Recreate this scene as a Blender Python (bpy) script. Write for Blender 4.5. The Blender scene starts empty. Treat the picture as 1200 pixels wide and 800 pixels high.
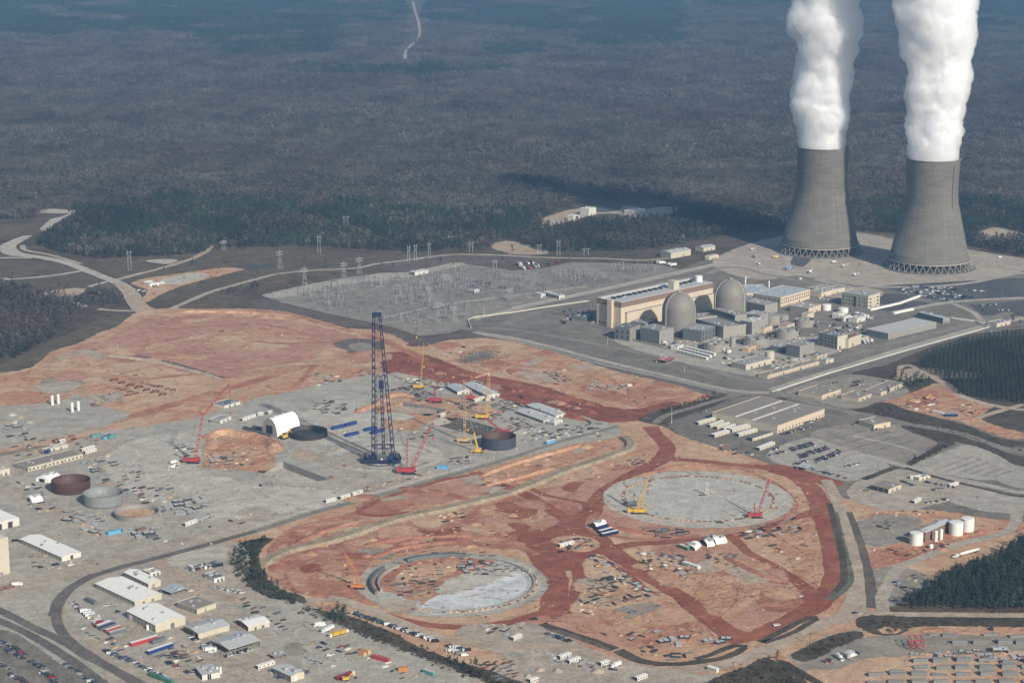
import bpy, bmesh, math, random
import numpy as np
from mathutils import Vector, Matrix, noise, geometry
random.seed(7); rng = np.random.default_rng(7)
SC = bpy.context.scene; COL = SC.collection
R = math.radians
CAM_H, PITCH, FPX = 614.0, R(12.9), 2400.0
cam = bpy.data.cameras.new('camera'); cam.sensor_width = 36; cam.lens = FPX/1200*36
cam.clip_start = 5; cam.clip_end = 80000
camo = bpy.data.objects.new('camera', cam); COL.objects.link(camo)
camo.location = (0,0, CAM_H); camo.rotation_euler = (math.pi/2-PITCH, 0,0); SC.camera = camo
SUN_AZ, SUN_EL = math.atan2(.53,-.848), R(30)
w = bpy.data.worlds.new('World'); SC.world = w; w.use_nodes = True
nt = w.node_tree; sky = nt.nodes.new('ShaderNodeTexSky'); sky.sky_type = 'NISHITA'; sky.sun_disc = False
sky.sun_elevation = SUN_EL; sky.sun_rotation = SUN_AZ; sky.air_density = 1.3; sky.dust_density = 1.5
bg = nt.nodes['Background']; nt.links.new(sky.outputs[0], bg.inputs[0]); bg.inputs[1].default_value = 0.075
sl = bpy.data.lights.new('sun', 'SUN'); sl.energy = 4.7; sl.angle = R(1.8); sl.color = (1,.925,.81)
so = bpy.data.objects.new('sun', sl); COL.objects.link(so)
so.rotation_euler = (math.pi/2-SUN_EL, 0, math.pi-SUN_AZ)
vs = SC.view_settings; vs.view_transform = 'Standard'; vs.look = 'None'; vs.exposure = 0.17; vs.gamma = 1
SC.display_settings.display_device = 'sRGB'
cy = SC.cycles; cy.max_bounces = 30; cy.diffuse_bounces = 7; cy.volume_bounces = 24; cy.transparent_max_bounces = 24
cy.use_denoising = True; cy.caustics_reflective = cy.caustics_refractive = False
SC.render.engine = 'CYCLES'
CT, ST = math.cos(PITCH), math.sin(PITCH)
def zd(y): v = (y-400)/FPX; return CAM_H/(ST+v*CT)
def S(y): return zd(y)/FPX                      # metres per pixel at ground row y
def g(x, y):
    z = zd(y); v = (y-400)/FPX
    return Vector(((x-600)/FPX*z, z*(CT-v*ST), 0))
def gn(P):
    P = np.asarray(P, float); v = (P[:, 1]-400)/FPX; z = CAM_H/(ST+v*CT)
    return np.stack([(P[:, 0]-600)/FPX*z, z*(CT-v*ST)], 1)
def px(X, Y, Z=0):
    d = Y*CT+(CAM_H-Z)*ST; u = (CAM_H-Z)*CT-Y*ST
    return 600+FPX*X/d, 400+FPX*u/d
def tag(o, label=None, cat=None, group=None, kind=None):
    for k, v in (('label', label),('category', cat),('group', group),('kind', kind)):
        if v: o[k] = v
    return o
def link(name, me, mats=(), parent=None):
    o = bpy.data.objects.new(name, me); COL.objects.link(o)
    for m in mats: me.materials.append(m)
    if parent: o.parent = parent
    return o
def empty(name, loc, rz, label, cat, group=None):
    o = bpy.data.objects.new(name, None); COL.objects.link(o); o.empty_display_size = .1
    o.location = loc; o.rotation_euler.z = rz
    return tag(o, label, cat, group)
def copy_tree(o, parent=None):
    c = o.copy(); COL.objects.link(c)
    if parent: c.parent = parent
    for ch in o.children: copy_tree(ch, c)
    return c
def newmat(name):
    m = bpy.data.materials.new(name); m.use_nodes = True
    return m, m.node_tree, m.node_tree.nodes['Principled BSDF']
def nmath(t, op, a, b=None):
    n = t.nodes.new('ShaderNodeMath'); n.operation = op
    for i, v in enumerate((a, b)):
        if v is None: continue
        if isinstance(v, (int, float)): n.inputs[i].default_value = v
        else: t.links.new(v, n.inputs[i])
    return n.outputs[0]
def mixc(t, fac, a, b, mode='MIX'):
    n = t.nodes.new('ShaderNodeMix'); n.data_type = 'RGBA'; n.blend_type = mode
    for s, v in ((n.inputs[0], fac),(n.inputs[6], a),(n.inputs[7], b)):
        if isinstance(v, (int, float)): s.default_value = v
        elif isinstance(v, tuple): s.default_value = (*v, 1)
        else: t.links.new(v, s)
    return n.outputs[2]
def nz(t, scale, detail=4, rough=.6, vec=None, dist=0):
    n = t.nodes.new('ShaderNodeTexNoise'); n.inputs['Scale'].default_value = scale
    n.inputs['Detail'].default_value = detail; n.inputs['Roughness'].default_value = rough; n.inputs['Distortion'].default_value = dist
    if vec is not None: t.links.new(vec, n.inputs['Vector'])
    return n.outputs[0]
def ss(t, v, lo, hi):
    n = t.nodes.new('ShaderNodeMapRange'); n.interpolation_type = 'SMOOTHSTEP'; t.links.new(v, n.inputs[0])
    n.inputs[1].default_value = lo; n.inputs[2].default_value = hi; return n.outputs[0]
def pos(t): return t.nodes.new('ShaderNodeNewGeometry').outputs['Position']
def vscale(t, v, s, rz=0):
    n = t.nodes.new('ShaderNodeMapping'); n.inputs['Scale'].default_value = s; n.inputs['Rotation'].default_value = (0,0, rz)
    t.links.new(v, n.inputs[0]); return n.outputs[0]
def ground_mat(name, c0, c1, c2=None, c3=None, s=(.012,.05,.006), edge=True, streak=None, t3=(.62,.7), amt=1, relief=.5):
    """mottled earth: c0/c1 by broad noise, c2 by finer patches, c3 in rarer blotches; ragged soft borders from the 'edge' attribute"""
    m, t, b = newmat(name); p = pos(t)
    c = mixc(t, ss(t, nz(t, s[0], 5,.65, p, .6), .38,.62), c0, c1)
    if c2:
        c = mixc(t, nmath(t, 'MULTIPLY', ss(t, nz(t, s[1], 5,.65, p, 1.2), .48,.66), .8), c, c2)
    if c3:
        c = mixc(t, nmath(t, 'MULTIPLY', ss(t, nz(t, s[2], 6,.62, p, 1.5), *t3), .85), c, c3)
    if streak:
        q = vscale(t, p, (.008,.11,1), streak)
        c = mixc(t, nmath(t, 'MULTIPLY', ss(t, nz(t, 1,4,.6, q, .5), .45,.75), .45*amt), c, tuple(v*.72 for v in c1))
    f = nmath(t, 'ADD', nmath(t, 'MULTIPLY', ss(t, nz(t, .4,3,.7, p), .25,.75), .36*amt), 1-.18*amt)
    f2 = nmath(t, 'ADD', nmath(t, 'MULTIPLY', ss(t, nz(t, .07,5,.72, p, 1.0), .25,.75), .44*amt), 1-.22*amt)
    f = nmath(t, 'MULTIPLY', f, f2)
    n = t.nodes.new('ShaderNodeVectorMath'); n.operation = 'SCALE'; t.links.new(c, n.inputs[0]); t.links.new(f, n.inputs['Scale'])
    t.links.new(n.outputs[0], b.inputs['Base Color'])
    b.inputs['Roughness'].default_value = .95; b.inputs['Specular IOR Level'].default_value = .15
    bp = t.nodes.new('ShaderNodeBump'); bp.inputs['Strength'].default_value = .8; bp.inputs['Distance'].default_value = relief
    t.links.new(nmath(t, 'ADD', nz(t, .05,5,.6, p, 1.0), nmath(t, 'MULTIPLY', nz(t, .22,3,.6, p), .35)), bp.inputs['Height']); t.links.new(bp.outputs[0], b.inputs['Normal'])
    if edge:
        a = t.nodes.new('ShaderNodeAttribute'); a.attribute_name = 'edge'
        e = nmath(t, 'ADD', a.outputs['Fac'], nmath(t, 'MULTIPLY', nmath(t, 'SUBTRACT', nz(t, .14,9,.82, p), .5), 2.2))
        t.links.new(ss(t, e, .44,.47), b.inputs['Alpha'])
    return m
def surf(name, c, rough=.6, var=.16, scale=.25, metal=0, streak=True, spec=.4, c2=None):
    """painted / concrete / metal surface with broad weathering and vertical rain streaks"""
    m, t, b = newmat(name); p = pos(t)
    f = nz(t, scale, 5,.65, p)
    if streak: f = nmath(t, 'ADD', nmath(t, 'MULTIPLY', f, .6), nmath(t, 'MULTIPLY', nz(t, 1,3,.6, vscale(t, p, (.5,.5,.04))), .4))
    k = nmath(t, 'ADD', nmath(t, 'MULTIPLY', f, var*4), 1-var*2)
    base = c
    if c2: base = mixc(t, ss(t, nz(t, scale*.4,5,.6, p), .5,.62), c, c2)
    else:
        n0 = t.nodes.new('ShaderNodeRGB'); n0.outputs[0].default_value = (*c, 1); base = n0.outputs[0]
    n = t.nodes.new('ShaderNodeVectorMath'); n.operation = 'SCALE'; t.links.new(base, n.inputs[0]); t.links.new(k, n.inputs['Scale'])
    t.links.new(n.outputs[0], b.inputs['Base Color'])
    b.inputs['Roughness'].default_value = rough; b.inputs['Metallic'].default_value = metal; b.inputs['Specular IOR Level'].default_value = spec
    return m
G = {}
G['ground'] = ground_mat('scrub', (.085,.066,.046),(.125,.098,.068),(.065,.056,.038),(.15,.10,.068), edge=False, relief=3)
G['far'] = ground_mat('forest_floor', (.07,.06,.05),(.09,.075,.06), edge=False)
G['dirt'] = ground_mat('peach_dirt', (.45,.275,.17),(.50,.35,.235),(.42,.21,.125),(.35,.145,.092), s=(.008,.022,.006), t3=(.56,.66), streak=.6, relief=1.5)
G['pink'] = ground_mat('pink_clay', (.38,.195,.14),(.44,.255,.185),(.40,.235,.15),(.31,.13,.09), s=(.01,.03,.012), t3=(.55,.66), streak=.9, relief=1.3)
G['red'] = ground_mat('red_haul_clay', (.245,.080,.050),(.29,.112,.07),(.21,.068,.045), s=(.02,.06,.01), relief=1.8)
G['rust'] = ground_mat('rust_clay', (.345,.15,.098),(.42,.215,.145),(.28,.102,.066),(.46,.285,.185), s=(.012,.035,.009), t3=(.52,.62), streak=.3, relief=2.4)
G['orange'] = ground_mat('orange_clay', (.42,.23,.135),(.47,.305,.20),(.36,.165,.10),(.48,.36,.255), s=(.02,.05,.01), relief=3)
G['brick'] = ground_mat('brick_clay', (.205,.066,.044),(.26,.095,.062),(.165,.052,.038),(.33,.15,.10), s=(.015,.05,.01), relief=2.5)
G['maroonclay'] = ground_mat('maroon_clay', (.17,.055,.042),(.22,.08,.055),(.14,.045,.035), s=(.02,.06,.01), relief=4)
G['gravel'] = ground_mat('grey_gravel', (.35,.325,.275),(.39,.365,.31),(.315,.293,.25),(.43,.36,.275), s=(.008,.03,.005), t3=(.58,.7), streak=.35, relief=0.9)
G['palegravel'] = ground_mat('pale_gravel', (.425,.395,.335),(.465,.435,.37),(.385,.35,.295), s=(.012,.04,.01), streak=.35, relief=0.9)
G['tangravel'] = ground_mat('tan_gravel', (.35,.305,.25),(.40,.35,.285),(.31,.265,.21),(.37,.345,.31), s=(.012,.04,.01), streak=.5, relief=1)
G['yard'] = ground_mat('switchyard_stone', (.225,.208,.18),(.26,.24,.21),(.20,.185,.16),(.30,.275,.235), s=(.008,.03,.006), streak=.2)
G['pave'] = ground_mat('plant_pavement', (.165,.150,.127),(.21,.19,.16),(.135,.124,.107),(.25,.222,.182), s=(.01,.03,.012), streak=-.85, relief=0.6)
G['lot'] = ground_mat('worn_asphalt', (.255,.226,.185),(.29,.26,.215),(.225,.20,.165), s=(.012,.05,.012), streak=-.7)
G['palelot'] = ground_mat('pale_lot_stone', (.35,.325,.275),(.39,.36,.305),(.315,.29,.245), s=(.012,.05,.012), streak=-.7)
G['asph'] = ground_mat('dark_asphalt', (.075,.074,.078),(.10,.098,.10),(.085,.083,.085), s=(.012,.05,.012))
G['road'] = ground_mat('road_grey', (.205,.188,.16),(.24,.22,.19),(.18,.165,.14), s=(.02,.08,.01))
G['paleroad'] = ground_mat('pale_road', (.40,.37,.32),(.44,.40,.345),(.36,.32,.265), s=(.02,.06,.01))
G['tanroad'] = ground_mat('tan_road', (.37,.295,.225),(.42,.345,.27),(.34,.25,.18), s=(.015,.06,.01))
G['conc'] = ground_mat('concrete_slab', (.41,.395,.35),(.45,.43,.385),(.37,.355,.315),(.36,.33,.28), s=(.03,.08,.02))
G['newconc'] = ground_mat('fresh_concrete', (.50,.52,.53),(.56,.57,.57),(.46,.48,.49), s=(.04,.09,.03))
G['grass'] = ground_mat('winter_grass', (.105,.085,.058),(.13,.105,.072),(.075,.066,.045),(.16,.12,.085), s=(.012,.04,.012), relief=3)
G['dkgrass'] = ground_mat('dark_scrub', (.07,.058,.043),(.10,.08,.06),(.05,.044,.033),(.125,.10,.075), s=(.015,.05,.012), relief=3)
G['green'] = ground_mat('seeded_green', (.115,.125,.085),(.15,.15,.105),(.10,.10,.07), s=(.02,.06,.01))
G['ballast'] = ground_mat('railway_ballast', (.13,.115,.105),(.16,.14,.125),(.11,.098,.09), s=(.03,.1,.02))
G['strawbank'] = ground_mat('straw_bank', (.26,.21,.15),(.31,.255,.18),(.21,.165,.115), s=(.03,.08,.02), edge=False)
G['mud'] = ground_mat('dark_mud', (.115,.095,.08),(.15,.125,.105),(.09,.075,.065), s=(.02,.06,.02))
G['water'] = ground_mat('pond_water', (.035,.04,.045),(.04,.045,.05))
G['water'].node_tree.nodes['Principled BSDF'].inputs['Roughness'].default_value = .12
LAYER = [0]; PLACED = []
def layer_for(P, pad=8):
    """lowest layer above every earlier sheet this one can touch: sheets stay within centimetres of the ground"""
    x0, x1, y0, y1 = min(p[0] for p in P)-pad, max(p[0] for p in P)+pad, min(p[1] for p in P)-pad, max(p[1] for p in P)+pad
    k = 1+max([q[4] for q in PLACED if q[0] < x1 and q[1] > x0 and q[2] < y1 and q[3] > y0], default=0)
    PLACED.append((x0, x1, y0, y1, k)); LAYER[0] = max(LAYER[0], k); return .005*k
def catmull(P, closed, step=3.0):
    n = len(P); out = []
    rg = range(n) if closed else range(n-1)
    for i in rg:
        if closed: a, b, c, d = P[i-1], P[i], P[(i+1) % n], P[(i+2) % n]
        else: a, b, c, d = P[max(i-1,0)], P[i], P[i+1], P[min(i+2, n-1)]
        k = max(2, min(60, int((c-b).length/step)))
        L = (c-b).length
        m1 = (c-a); m1 = m1.normalized()*min(L, (b-a).length or L) if m1.length else m1
        m2 = (d-b); m2 = m2.normalized()*min(L, (d-c).length or L) if m2.length else m2
        for j in range(k):
            t = j/k; t2 = t*t; t3 = t2*t
            out.append(b*(2*t3-3*t2+1)+m1*(t3-2*t2+t)+c*(-2*t3+3*t2)+m2*(t3-t2))
    if not closed: out.append(P[-1].copy())
    return out
def straight(P, step=6.0):
    out = []
    for i in range(len(P)):
        a, b = P[i], P[(i+1) % len(P)]; k = max(1, min(80, int((b-a).length/step)))
        out += [a.lerp(b, j/k) for j in range(k)]
    return out
def rough_line(P, amp, closed):
    if amp <= 0: return P
    n = len(P); out = []
    for i in range(n):
        a = P[i-1] if (closed or i) else P[i]; b = P[(i+1) % n] if (closed or i < n-1) else P[i]
        d = b-a; nrm = Vector((-d.y, d.x, 0)); nrm = nrm.normalized() if nrm.length else nrm
        q = P[i]
        f = noise.noise(q*.02)*.9+noise.noise(q*.07+Vector((9,3,1)))*.6+noise.noise(q*.22)*.35
        out.append(q+nrm*f*amp)
    return out
def edge_attr(me, vals):
    a = me.attributes.new('edge', 'FLOAT', 'POINT'); a.data.foreach_set('value', vals)
def sheet(name, P, mat, amp=4, soft=None, holes=(), sm=True, raw=False):
    """one flat patch of ground: outline in photograph pixels (or metres when raw), ragged by amp metres, soft border band"""
    P = [Vector((*p, 0)) for p in P] if raw else [g(*p) for p in P]
    z = layer_for(P, 10+amp*2)
    P = rough_line(catmull(P, True, 4) if sm else straight(P), amp, True)
    n = len(P); soft = (1.5+amp*1.3) if soft is None else soft*1.3
    loops = [[v.copy() for v in P]]+[[Vector((q[0], q[1], 0)) for q in h] for h in holes]
    tris = geometry.tessellate_polygon(loops)
    vs_ = [(v.x, v.y, z) for l in loops for v in l]; ev = [1.0]*len(vs_)
    fs = [tuple(t) for t in tris]
    if soft > 0:
        area = sum(P[i-1].x*P[i].y-P[i].x*P[i-1].y for i in range(n)); sg = -1 if area > 0 else 1
        b0 = len(vs_)
        for i in range(n):
            d = P[(i+1) % n]-P[i-1]; nr = Vector((-d.y, d.x, 0)).normalized()*sg
            q = P[i]-nr*soft*.3; r = P[i]+nr*soft
            vs_ += [(q.x, q.y, z-.002),(r.x, r.y, z-.002)]; ev += [1.0,0.0]
        for i in range(n):
            j = (i+1) % n; fs.append((b0+2*i, b0+2*i+1, b0+2*j+1, b0+2*j))
    me = bpy.data.meshes.new(name); me.from_pydata(vs_, [], fs); edge_attr(me, ev)
    me.update(); fixup(me)
    o = link(name, me, [G[mat]]); o['kind'] = 'structure'; return o
def fixup(me):
    bm = bmesh.new(); bm.from_mesh(me)
    for f in bm.faces:
        f.normal_update()
        if f.normal.z < 0: f.normal_flip()
    bm.to_mesh(me); bm.free()
def strip(name, P, w, mat, amp=1.0, soft=2.0, raw=False, z=None):
    """a road or track along a centre line, w metres wide (a number or one per point), edges worn"""
    K = [Vector((*p[:2], 0)) for p in P] if raw else [g(*p[:2]) for p in P]
    ws = w if isinstance(w, (list, tuple)) else [w]*len(K)
    z = layer_for(K, max(ws)+4)
    C = catmull(K, False, 5); m = len(C)
    L = [0]
    for i in range(1, len(K)): L.append(L[-1]+(K[i]-K[i-1]).length)
    l = [0]
    for i in range(1, m): l.append(l[-1]+(C[i]-C[i-1]).length)
    W = np.interp(np.array(l)/max(l[-1], 1e-6)*L[-1], L, ws)
    vs_, ev, fs = [], [], []
    for i in range(m):
        d = C[min(i+1, m-1)]-C[max(i-1,0)]; nr = Vector((-d.y, d.x, 0)).normalized(); q = C[i]
        a = (noise.noise(q*.05)+.6*noise.noise(q*.17))*amp; b = (noise.noise(q*.05+Vector((40,0,0)))+.6*noise.noise(q*.17+Vector((40,0,0))))*amp
        h = W[i]/2
        for off, e in ((-h-soft+a, 0),(-h+a, 1),(h+b, 1),(h+soft+b, 0)):
            p = q+nr*off; vs_.append((p.x, p.y, z)); ev.append(e)
        if i:
            k = 4*(i-1)
            fs += [(k+j, k+4+j, k+5+j, k+1+j) for j in range(3)]
    me = bpy.data.meshes.new(name); me.from_pydata(vs_, [], fs); edge_attr(me, ev); me.update(); fixup(me)
    o = link(name, me, [G[mat]]); o['kind'] = 'structure'; return o
def bank(name, P, prof, mat, amp=.6, raw=False, z0=0):
    """earth bank or kerb swept along a line; prof = [(offset, height), ...]"""
    K = [Vector((*p, 0)) for p in P] if raw else [g(*p) for p in P]
    C = catmull(K, False, 5); m = len(C); n = len(prof); vs_, fs = [], []
    for i in range(m):
        d = C[min(i+1, m-1)]-C[max(i-1,0)]; nr = Vector((-d.y, d.x, 0)).normalized(); q = C[i]
        e = min(1, i/3,(m-1-i)/3)
        for o_, h in prof:
            p = q+nr*(o_+noise.noise(q*.1+Vector((0,0, o_)))*amp)
            vs_.append((p.x, p.y, z0+h*e*(1+.25*noise.noise(q*.08+Vector((o_, 5,0))))-.05*(h == 0)))
        if i: fs += [((i-1)*n+j, i*n+j, i*n+j+1,(i-1)*n+j+1) for j in range(n-1)]
    me = bpy.data.meshes.new(name); me.from_pydata(vs_, [], fs); edge_attr(me, [1.0]*len(vs_)); me.update(); fixup(me)
    o = link(name, me, [G[mat]]); o['kind'] = 'structure'; return o
def disc(cx, cy_, r, n=96, a0=0, a1=360):
    c = g(cx, cy_); return [(c.x+r*math.cos(R(a0+(a1-a0)*i/n)), c.y+r*math.sin(R(a0+(a1-a0)*i/n))) for i in range(n)]
# ================================================================ GROUND
PITS = {}
def pit_rect(key, k, l, r, depth):
    k, l, r = g(*k), g(*l), g(*r); e = (r-k); u = e.normalized(); v = Vector((-u.y, u.x, 0))
    if v.dot(l-k) < 0: v = -v
    wd = abs(v.dot(l-k)); PITS[key] = (k, u, v, e.length, wd, depth)
    c = [k, k+u*e.length, k+u*e.length+v*wd, k+v*wd]
    return [(p.x, p.y) for p in c]
HA = pit_rect('A', (332,541),(296,551),(385,561), 7)
HB = pit_rect('B', (529,487),(508,497),(588,503), 8)
HC = pit_rect('C', (472,471),(459,480),(524,480), 5)
HOLES = [HA, HB, HC]
LAYER[0] = 0
GX = 34000
me = bpy.data.meshes.new('ground')
tr = geometry.tessellate_polygon([[Vector((-GX, -3000,0)), Vector((GX, -3000,0)), Vector((GX, 60000,0)), Vector((-GX, 60000,0))]]+[[Vector((*q, 0)) for q in h] for h in HOLES])
me.from_pydata([(-GX, -3000,0),(GX, -3000,0),(GX, 60000,0),(-GX, 60000,0)]+[(q[0], q[1], 0) for h in HOLES for q in h], [], [tuple(t) for t in tr]); me.update(); fixup(me)
link('ground', me, [G['ground']])['kind'] = 'structure'
sheet('field', [(0,330),(60,335),(140,345),(165,372),(60,415),(0,440),(-330,440),(-330,330)], 'dkgrass', 8)
sheet('field', [(80,392),(125,372),(160,366),(166,372),(120,388),(70,412),(30,428),(0,436),(0,428)], 'grass', 5)
sheet('field', [(0,306),(60,308),(110,322),(135,338),(95,340),(40,336),(0,332)], 'grass', 5)
sheet('field', [(0,264),(28,262),(60,255),(70,262),(30,272),(5,284),(0,284)], 'grass', 8)
sheet('field', [(117,305),(160,303),(250,296),(330,290),(380,292),(430,298),(520,297),(610,297),(640,300),(560,303),(480,309),(420,318),(330,326),(250,336),(215,346),(180,352),(165,345),(160,330),(135,322)], 'grass', 8)
sheet('field', [(462,302),(520,300),(620,300),(628,308),(545,310),(470,318),(450,316)], 'mud', 5)
sheet('field', [(590,283),(612,286),(640,296),(600,297),(580,290)], 'tanroad', 5)
sheet('dry_bed', [(262,318),(280,312),(310,309),(318,312),(285,316),(268,320)], 'asph', 3)
sheet('clearing', [(42,246),(60,245),(90,247),(92,250),(45,249)], 'paleroad', 3)
sheet('clearing', [(50,267),(60,258),(72,254),(82,251),(62,262),(54,270)], 'paleroad', 3)
sheet('clearing', [(640,255),(665,247),(690,243),(735,242),(760,247),(790,243),(782,252),(758,255),(720,250),(690,252),(650,263),(625,266)], 'tanroad', 5)
sheet('clearing', [(755,246),(788,243),(780,252),(760,254)], 'palelot', 3)
sheet('dark_patch', [(699,242),(727,241),(722,247),(700,248)], 'asph', 1)  # flat dark patch at the clearing, asphalt-toned
sheet('clearing', [(1146,275),(1165,267),(1185,271),(1200,274),(1200,282),(1170,278),(1150,283)], 'tanroad', 5)
strip('road', [(487,75),(479,72.5),(475,68),(476,60),(482,53),(489,48)], [7,9,10,10,9,7], 'tangravel', 2)
strip('road', [(489,48),(492,38),(490,24),(486,12),(484,2)], [6,8,8,8,8], 'tangravel', 3)
strip('road', [(980,250),(1015,248),(1060,248)], 12, 'tanroad', 2)
strip('gravel_road', [(33,276),(18,283),(9,289),(16,297),(45,301),(75,307),(100,316),(125,326),(140,332),(152,342),(160,355),(170,364),(190,372)], [14,22,26,26,18,16,15,15,17,22,24,26,30], 'paleroad', 1.5)
strip('dirt_road', [(137,331),(152,342),(160,355),(170,364),(195,374)], [12,20,22,30,40], 'tanroad', 3)
strip('gravel_road', [(0,302),(38,302)], 9, 'paleroad', 1)
strip('gravel_road', [(0,326),(15,327),(60,323),(97,317)], 8, 'paleroad', 1)
strip('dirt_road', [(26,287),(30,293),(60,299),(95,309)], 7, 'tanroad', 1)
strip('dirt_road', [(140,327),(162,321),(190,314),(225,303),(242,294),(247,288)], 9, 'tanroad', 1.5)
strip('gravel_road', [(104,336),(125,330),(140,327)], 7, 'paleroad', 1)
strip('gravel_road', [(115,362),(140,364),(172,364)], 7, 'tanroad', 1)
sheet('clearing', [(50,343),(70,340),(95,338),(97,342),(86,348),(92,355),(99,359),(88,356),(78,347),(62,347)], 'tanroad', 3)
strip('gravel_road', [(200,362),(225,351),(250,341),(300,327),(325,321),(362,317),(417,314),(442,309),(475,305),(512,300),(537,298),(587,299),(625,301),(650,302),(710,303),(750,305),(790,302)], 8, 'tangravel', 1)
sheet('clearing', [(158,330),(205,322),(260,314),(282,316),(240,327),(205,337),(172,353),(166,351),(175,340)], 'dirt', 4)
sheet('gravel_patch', [(188,329),(215,322),(240,321),(236,326),(205,333)], 'palegravel', 4)
sheet('clearing', [(172,306),(185,304),(206,305),(195,309)], 'paleroad', 2)
sheet('switchyard_pad', [(308,346),(375,331),(405,325),(440,321),(480,319),(532,308),(565,312),(600,317),(640,314),(672,307),(770,310),(803,317),(750,332),(680,347),(600,362),(550,372),(546,383),(555,387),(540,386),(525,390),(492,393),(460,383),(395,369),(332,355)], 'yard', 2, sm=False)
sheet('gravel_patch', [(440,321),(480,319),(532,308),(545,310),(495,320),(470,326),(430,329)], 'palelot', 4)
sheet('gravel_patch', [(308,346),(350,336),(395,329),(440,326),(400,334),(340,347),(320,349)], 'palelot', 4)
strip('gravel_road', [(400,350),(470,333),(540,328)], 7, 'lot', 1)
strip('gravel_road', [(450,372),(520,357),(620,344),(690,335)], 7, 'palelot', 1)
strip('gravel_road', [(480,384),(560,362),(640,350)], 6, 'lot', 1)
sheet('dark_slope', [(308,350),(335,358),(395,371),(460,386),(492,396),(545,388),(560,389),(610,398),(600,402),(560,396),(500,405),(470,400),(440,386),(400,381),(345,366),(300,360)], 'mud', 3)
sheet('plant_pavement', [(547,384),(552,374),(650,352),(780,322),(840,300),(880,285),(930,274),(1005,272),(1060,280),(1140,293),(1195,303),(1520,330),(1520,360),(1185,382),(1130,402),(960,456),(905,464),(870,463),(845,472),(780,452),(700,430),(610,402),(560,392)], 'pave', 3, sm=False)
sheet('tower_apron', [(838,304),(880,286),(930,275),(1005,274),(1050,281),(1140,294),(1195,303),(1205,314),(1150,329),(1080,335),(1010,334),(960,326),(930,323),(890,327),(850,318)], 'tangravel', 4)
sheet('car_park', [(1030,335),(1190,326),(1520,322),(1520,350),(1200,349),(1115,355),(1080,348)], 'asph', 1, sm=False)
sheet('car_park', [(1137,357),(1200,352),(1520,352),(1520,376),(1152,369)], 'asph', 1, sm=False)
sheet('dark_patch', [(1033,345),(1070,347),(1055,352),(1032,356)], 'asph', 1)  # pond by the car park
sheet('car_park', [(1028,362),(1055,353),(1085,354),(1080,360),(1055,365)], 'asph', 1)
sheet('asphalt_yard', [(560,383),(655,362),(700,383),(720,402),(640,392)], 'pave', 4)
strip('plant_road', [(556,374),(600,363),(650,352),(720,337),(775,325),(805,318),(845,309),(900,296),(925,290)], 9, 'palelot', .6)
strip('plant_road', [(592,379),(655,358),(735,339),(830,321)], 11, 'road', .6)
strip('plant_road', [(830,321),(858,313),(900,322),(960,333),(1010,341)], 10, 'lot', .6)
strip('plant_road', [(560,384),(600,386),(650,394),(725,408),(800,424),(870,444),(905,448)], [8,8,8,10,12,12,14], 'road', .8)
strip('plant_road', [(556,389),(600,396),(640,405),(700,421),(780,440),(850,456),(890,460),(915,458)], 9, 'palelot', .8)
strip('railway_bed', [(556,392),(600,401),(640,411),(700,428),(790,448),(845,462)], 7, 'ballast', .5)
strip('plant_road', [(896,446),(960,427),(1050,401),(1120,384),(1185,366)], 14, 'road', .8)
strip('plant_road', [(905,457),(970,436),(1055,410),(1110,394),(1150,383),(1200,372)], 12, 'palelot', .8)
strip('plant_road', [(1047,366),(1072,361),(1100,356),(1125,353),(1200,349),(1520,346)], 10, 'palelot', .5)
strip('plant_road', [(1118,356),(1140,366),(1150,375),(1158,384)], 7, 'palelot', .5)
strip('plant_road', [(955,327),(1000,337),(1020,336),(1085,336),(1140,331),(1200,320),(1520,305)], 10, 'palelot', .6)
strip('plant_road', [(905,290),(935,303),(925,312)], 8, 'palelot', .6)
sheet('water_channel', [(934,296),(952,299),(942,312),(927,310)], 'asph', 1)
sheet('gravel_patch', [(985,338),(1030,340),(1025,350),(990,350),(960,344)], 'tangravel', 2)
sheet('gravel_patch', [(720,398),(790,412),(880,432),(905,437),(880,440),(800,424)], 'palelot', 3)
sheet('gravel_patch', [(780,405),(830,395),(900,400),(880,425),(820,420)], 'palelot', 4)
sheet('gravel_patch', [(900,400),(980,395),(1010,398),(960,420),(910,430)], 'palelot', 4)
sheet('dirt_clearing', [(-330,450),(0,437),(40,430),(62,414),(108,396),(150,376),(168,364),(205,362),(300,363),(350,370),(402,384),(445,388),(478,402),(500,406),(530,399),(575,397),(620,405),(690,426),(760,447),(830,464),(843,471),(800,484),(765,497),(790,512),(820,520),(900,540),(975,567),(1000,580),(1040,572),(1120,596),(1210,605),(1240,640),(1200,640),(1130,665),(1070,700),(1030,712),(1010,722),(1040,735),(1200,742),(1240,820),(-330,820)], 'dirt', 5, holes=HOLES)
sheet('clay_slope', [(75,424),(120,402),(158,380),(230,370),(310,374),(380,385),(420,398),(405,410),(350,422),(290,432),(262,443),(190,428),(130,420)], 'pink', 6, soft=9)
sheet('clay_patch', [(40,432),(70,414),(118,394),(150,378),(165,372),(120,398),(95,415),(60,440),(10,452),(0,450),(0,442)], 'orange', 4, soft=5)
sheet('dark_soil_patch', [(65,424),(95,412),(125,408),(140,411),(110,420),(85,424)], 'tanroad', 8, soft=16)
sheet('clay_patch', [(240,400),(300,388),(360,392),(330,404),(270,410)], 'dirt', 6, soft=9)
sheet('clay_patch', [(300,458),(340,445),(420,432),(455,430),(430,442),(350,456),(310,466)], 'orange', 5, soft=6)
sheet('clay_patch', [(210,470),(262,456),(300,450),(300,464),(250,474),(190,482)], 'orange', 5, soft=6)
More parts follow.
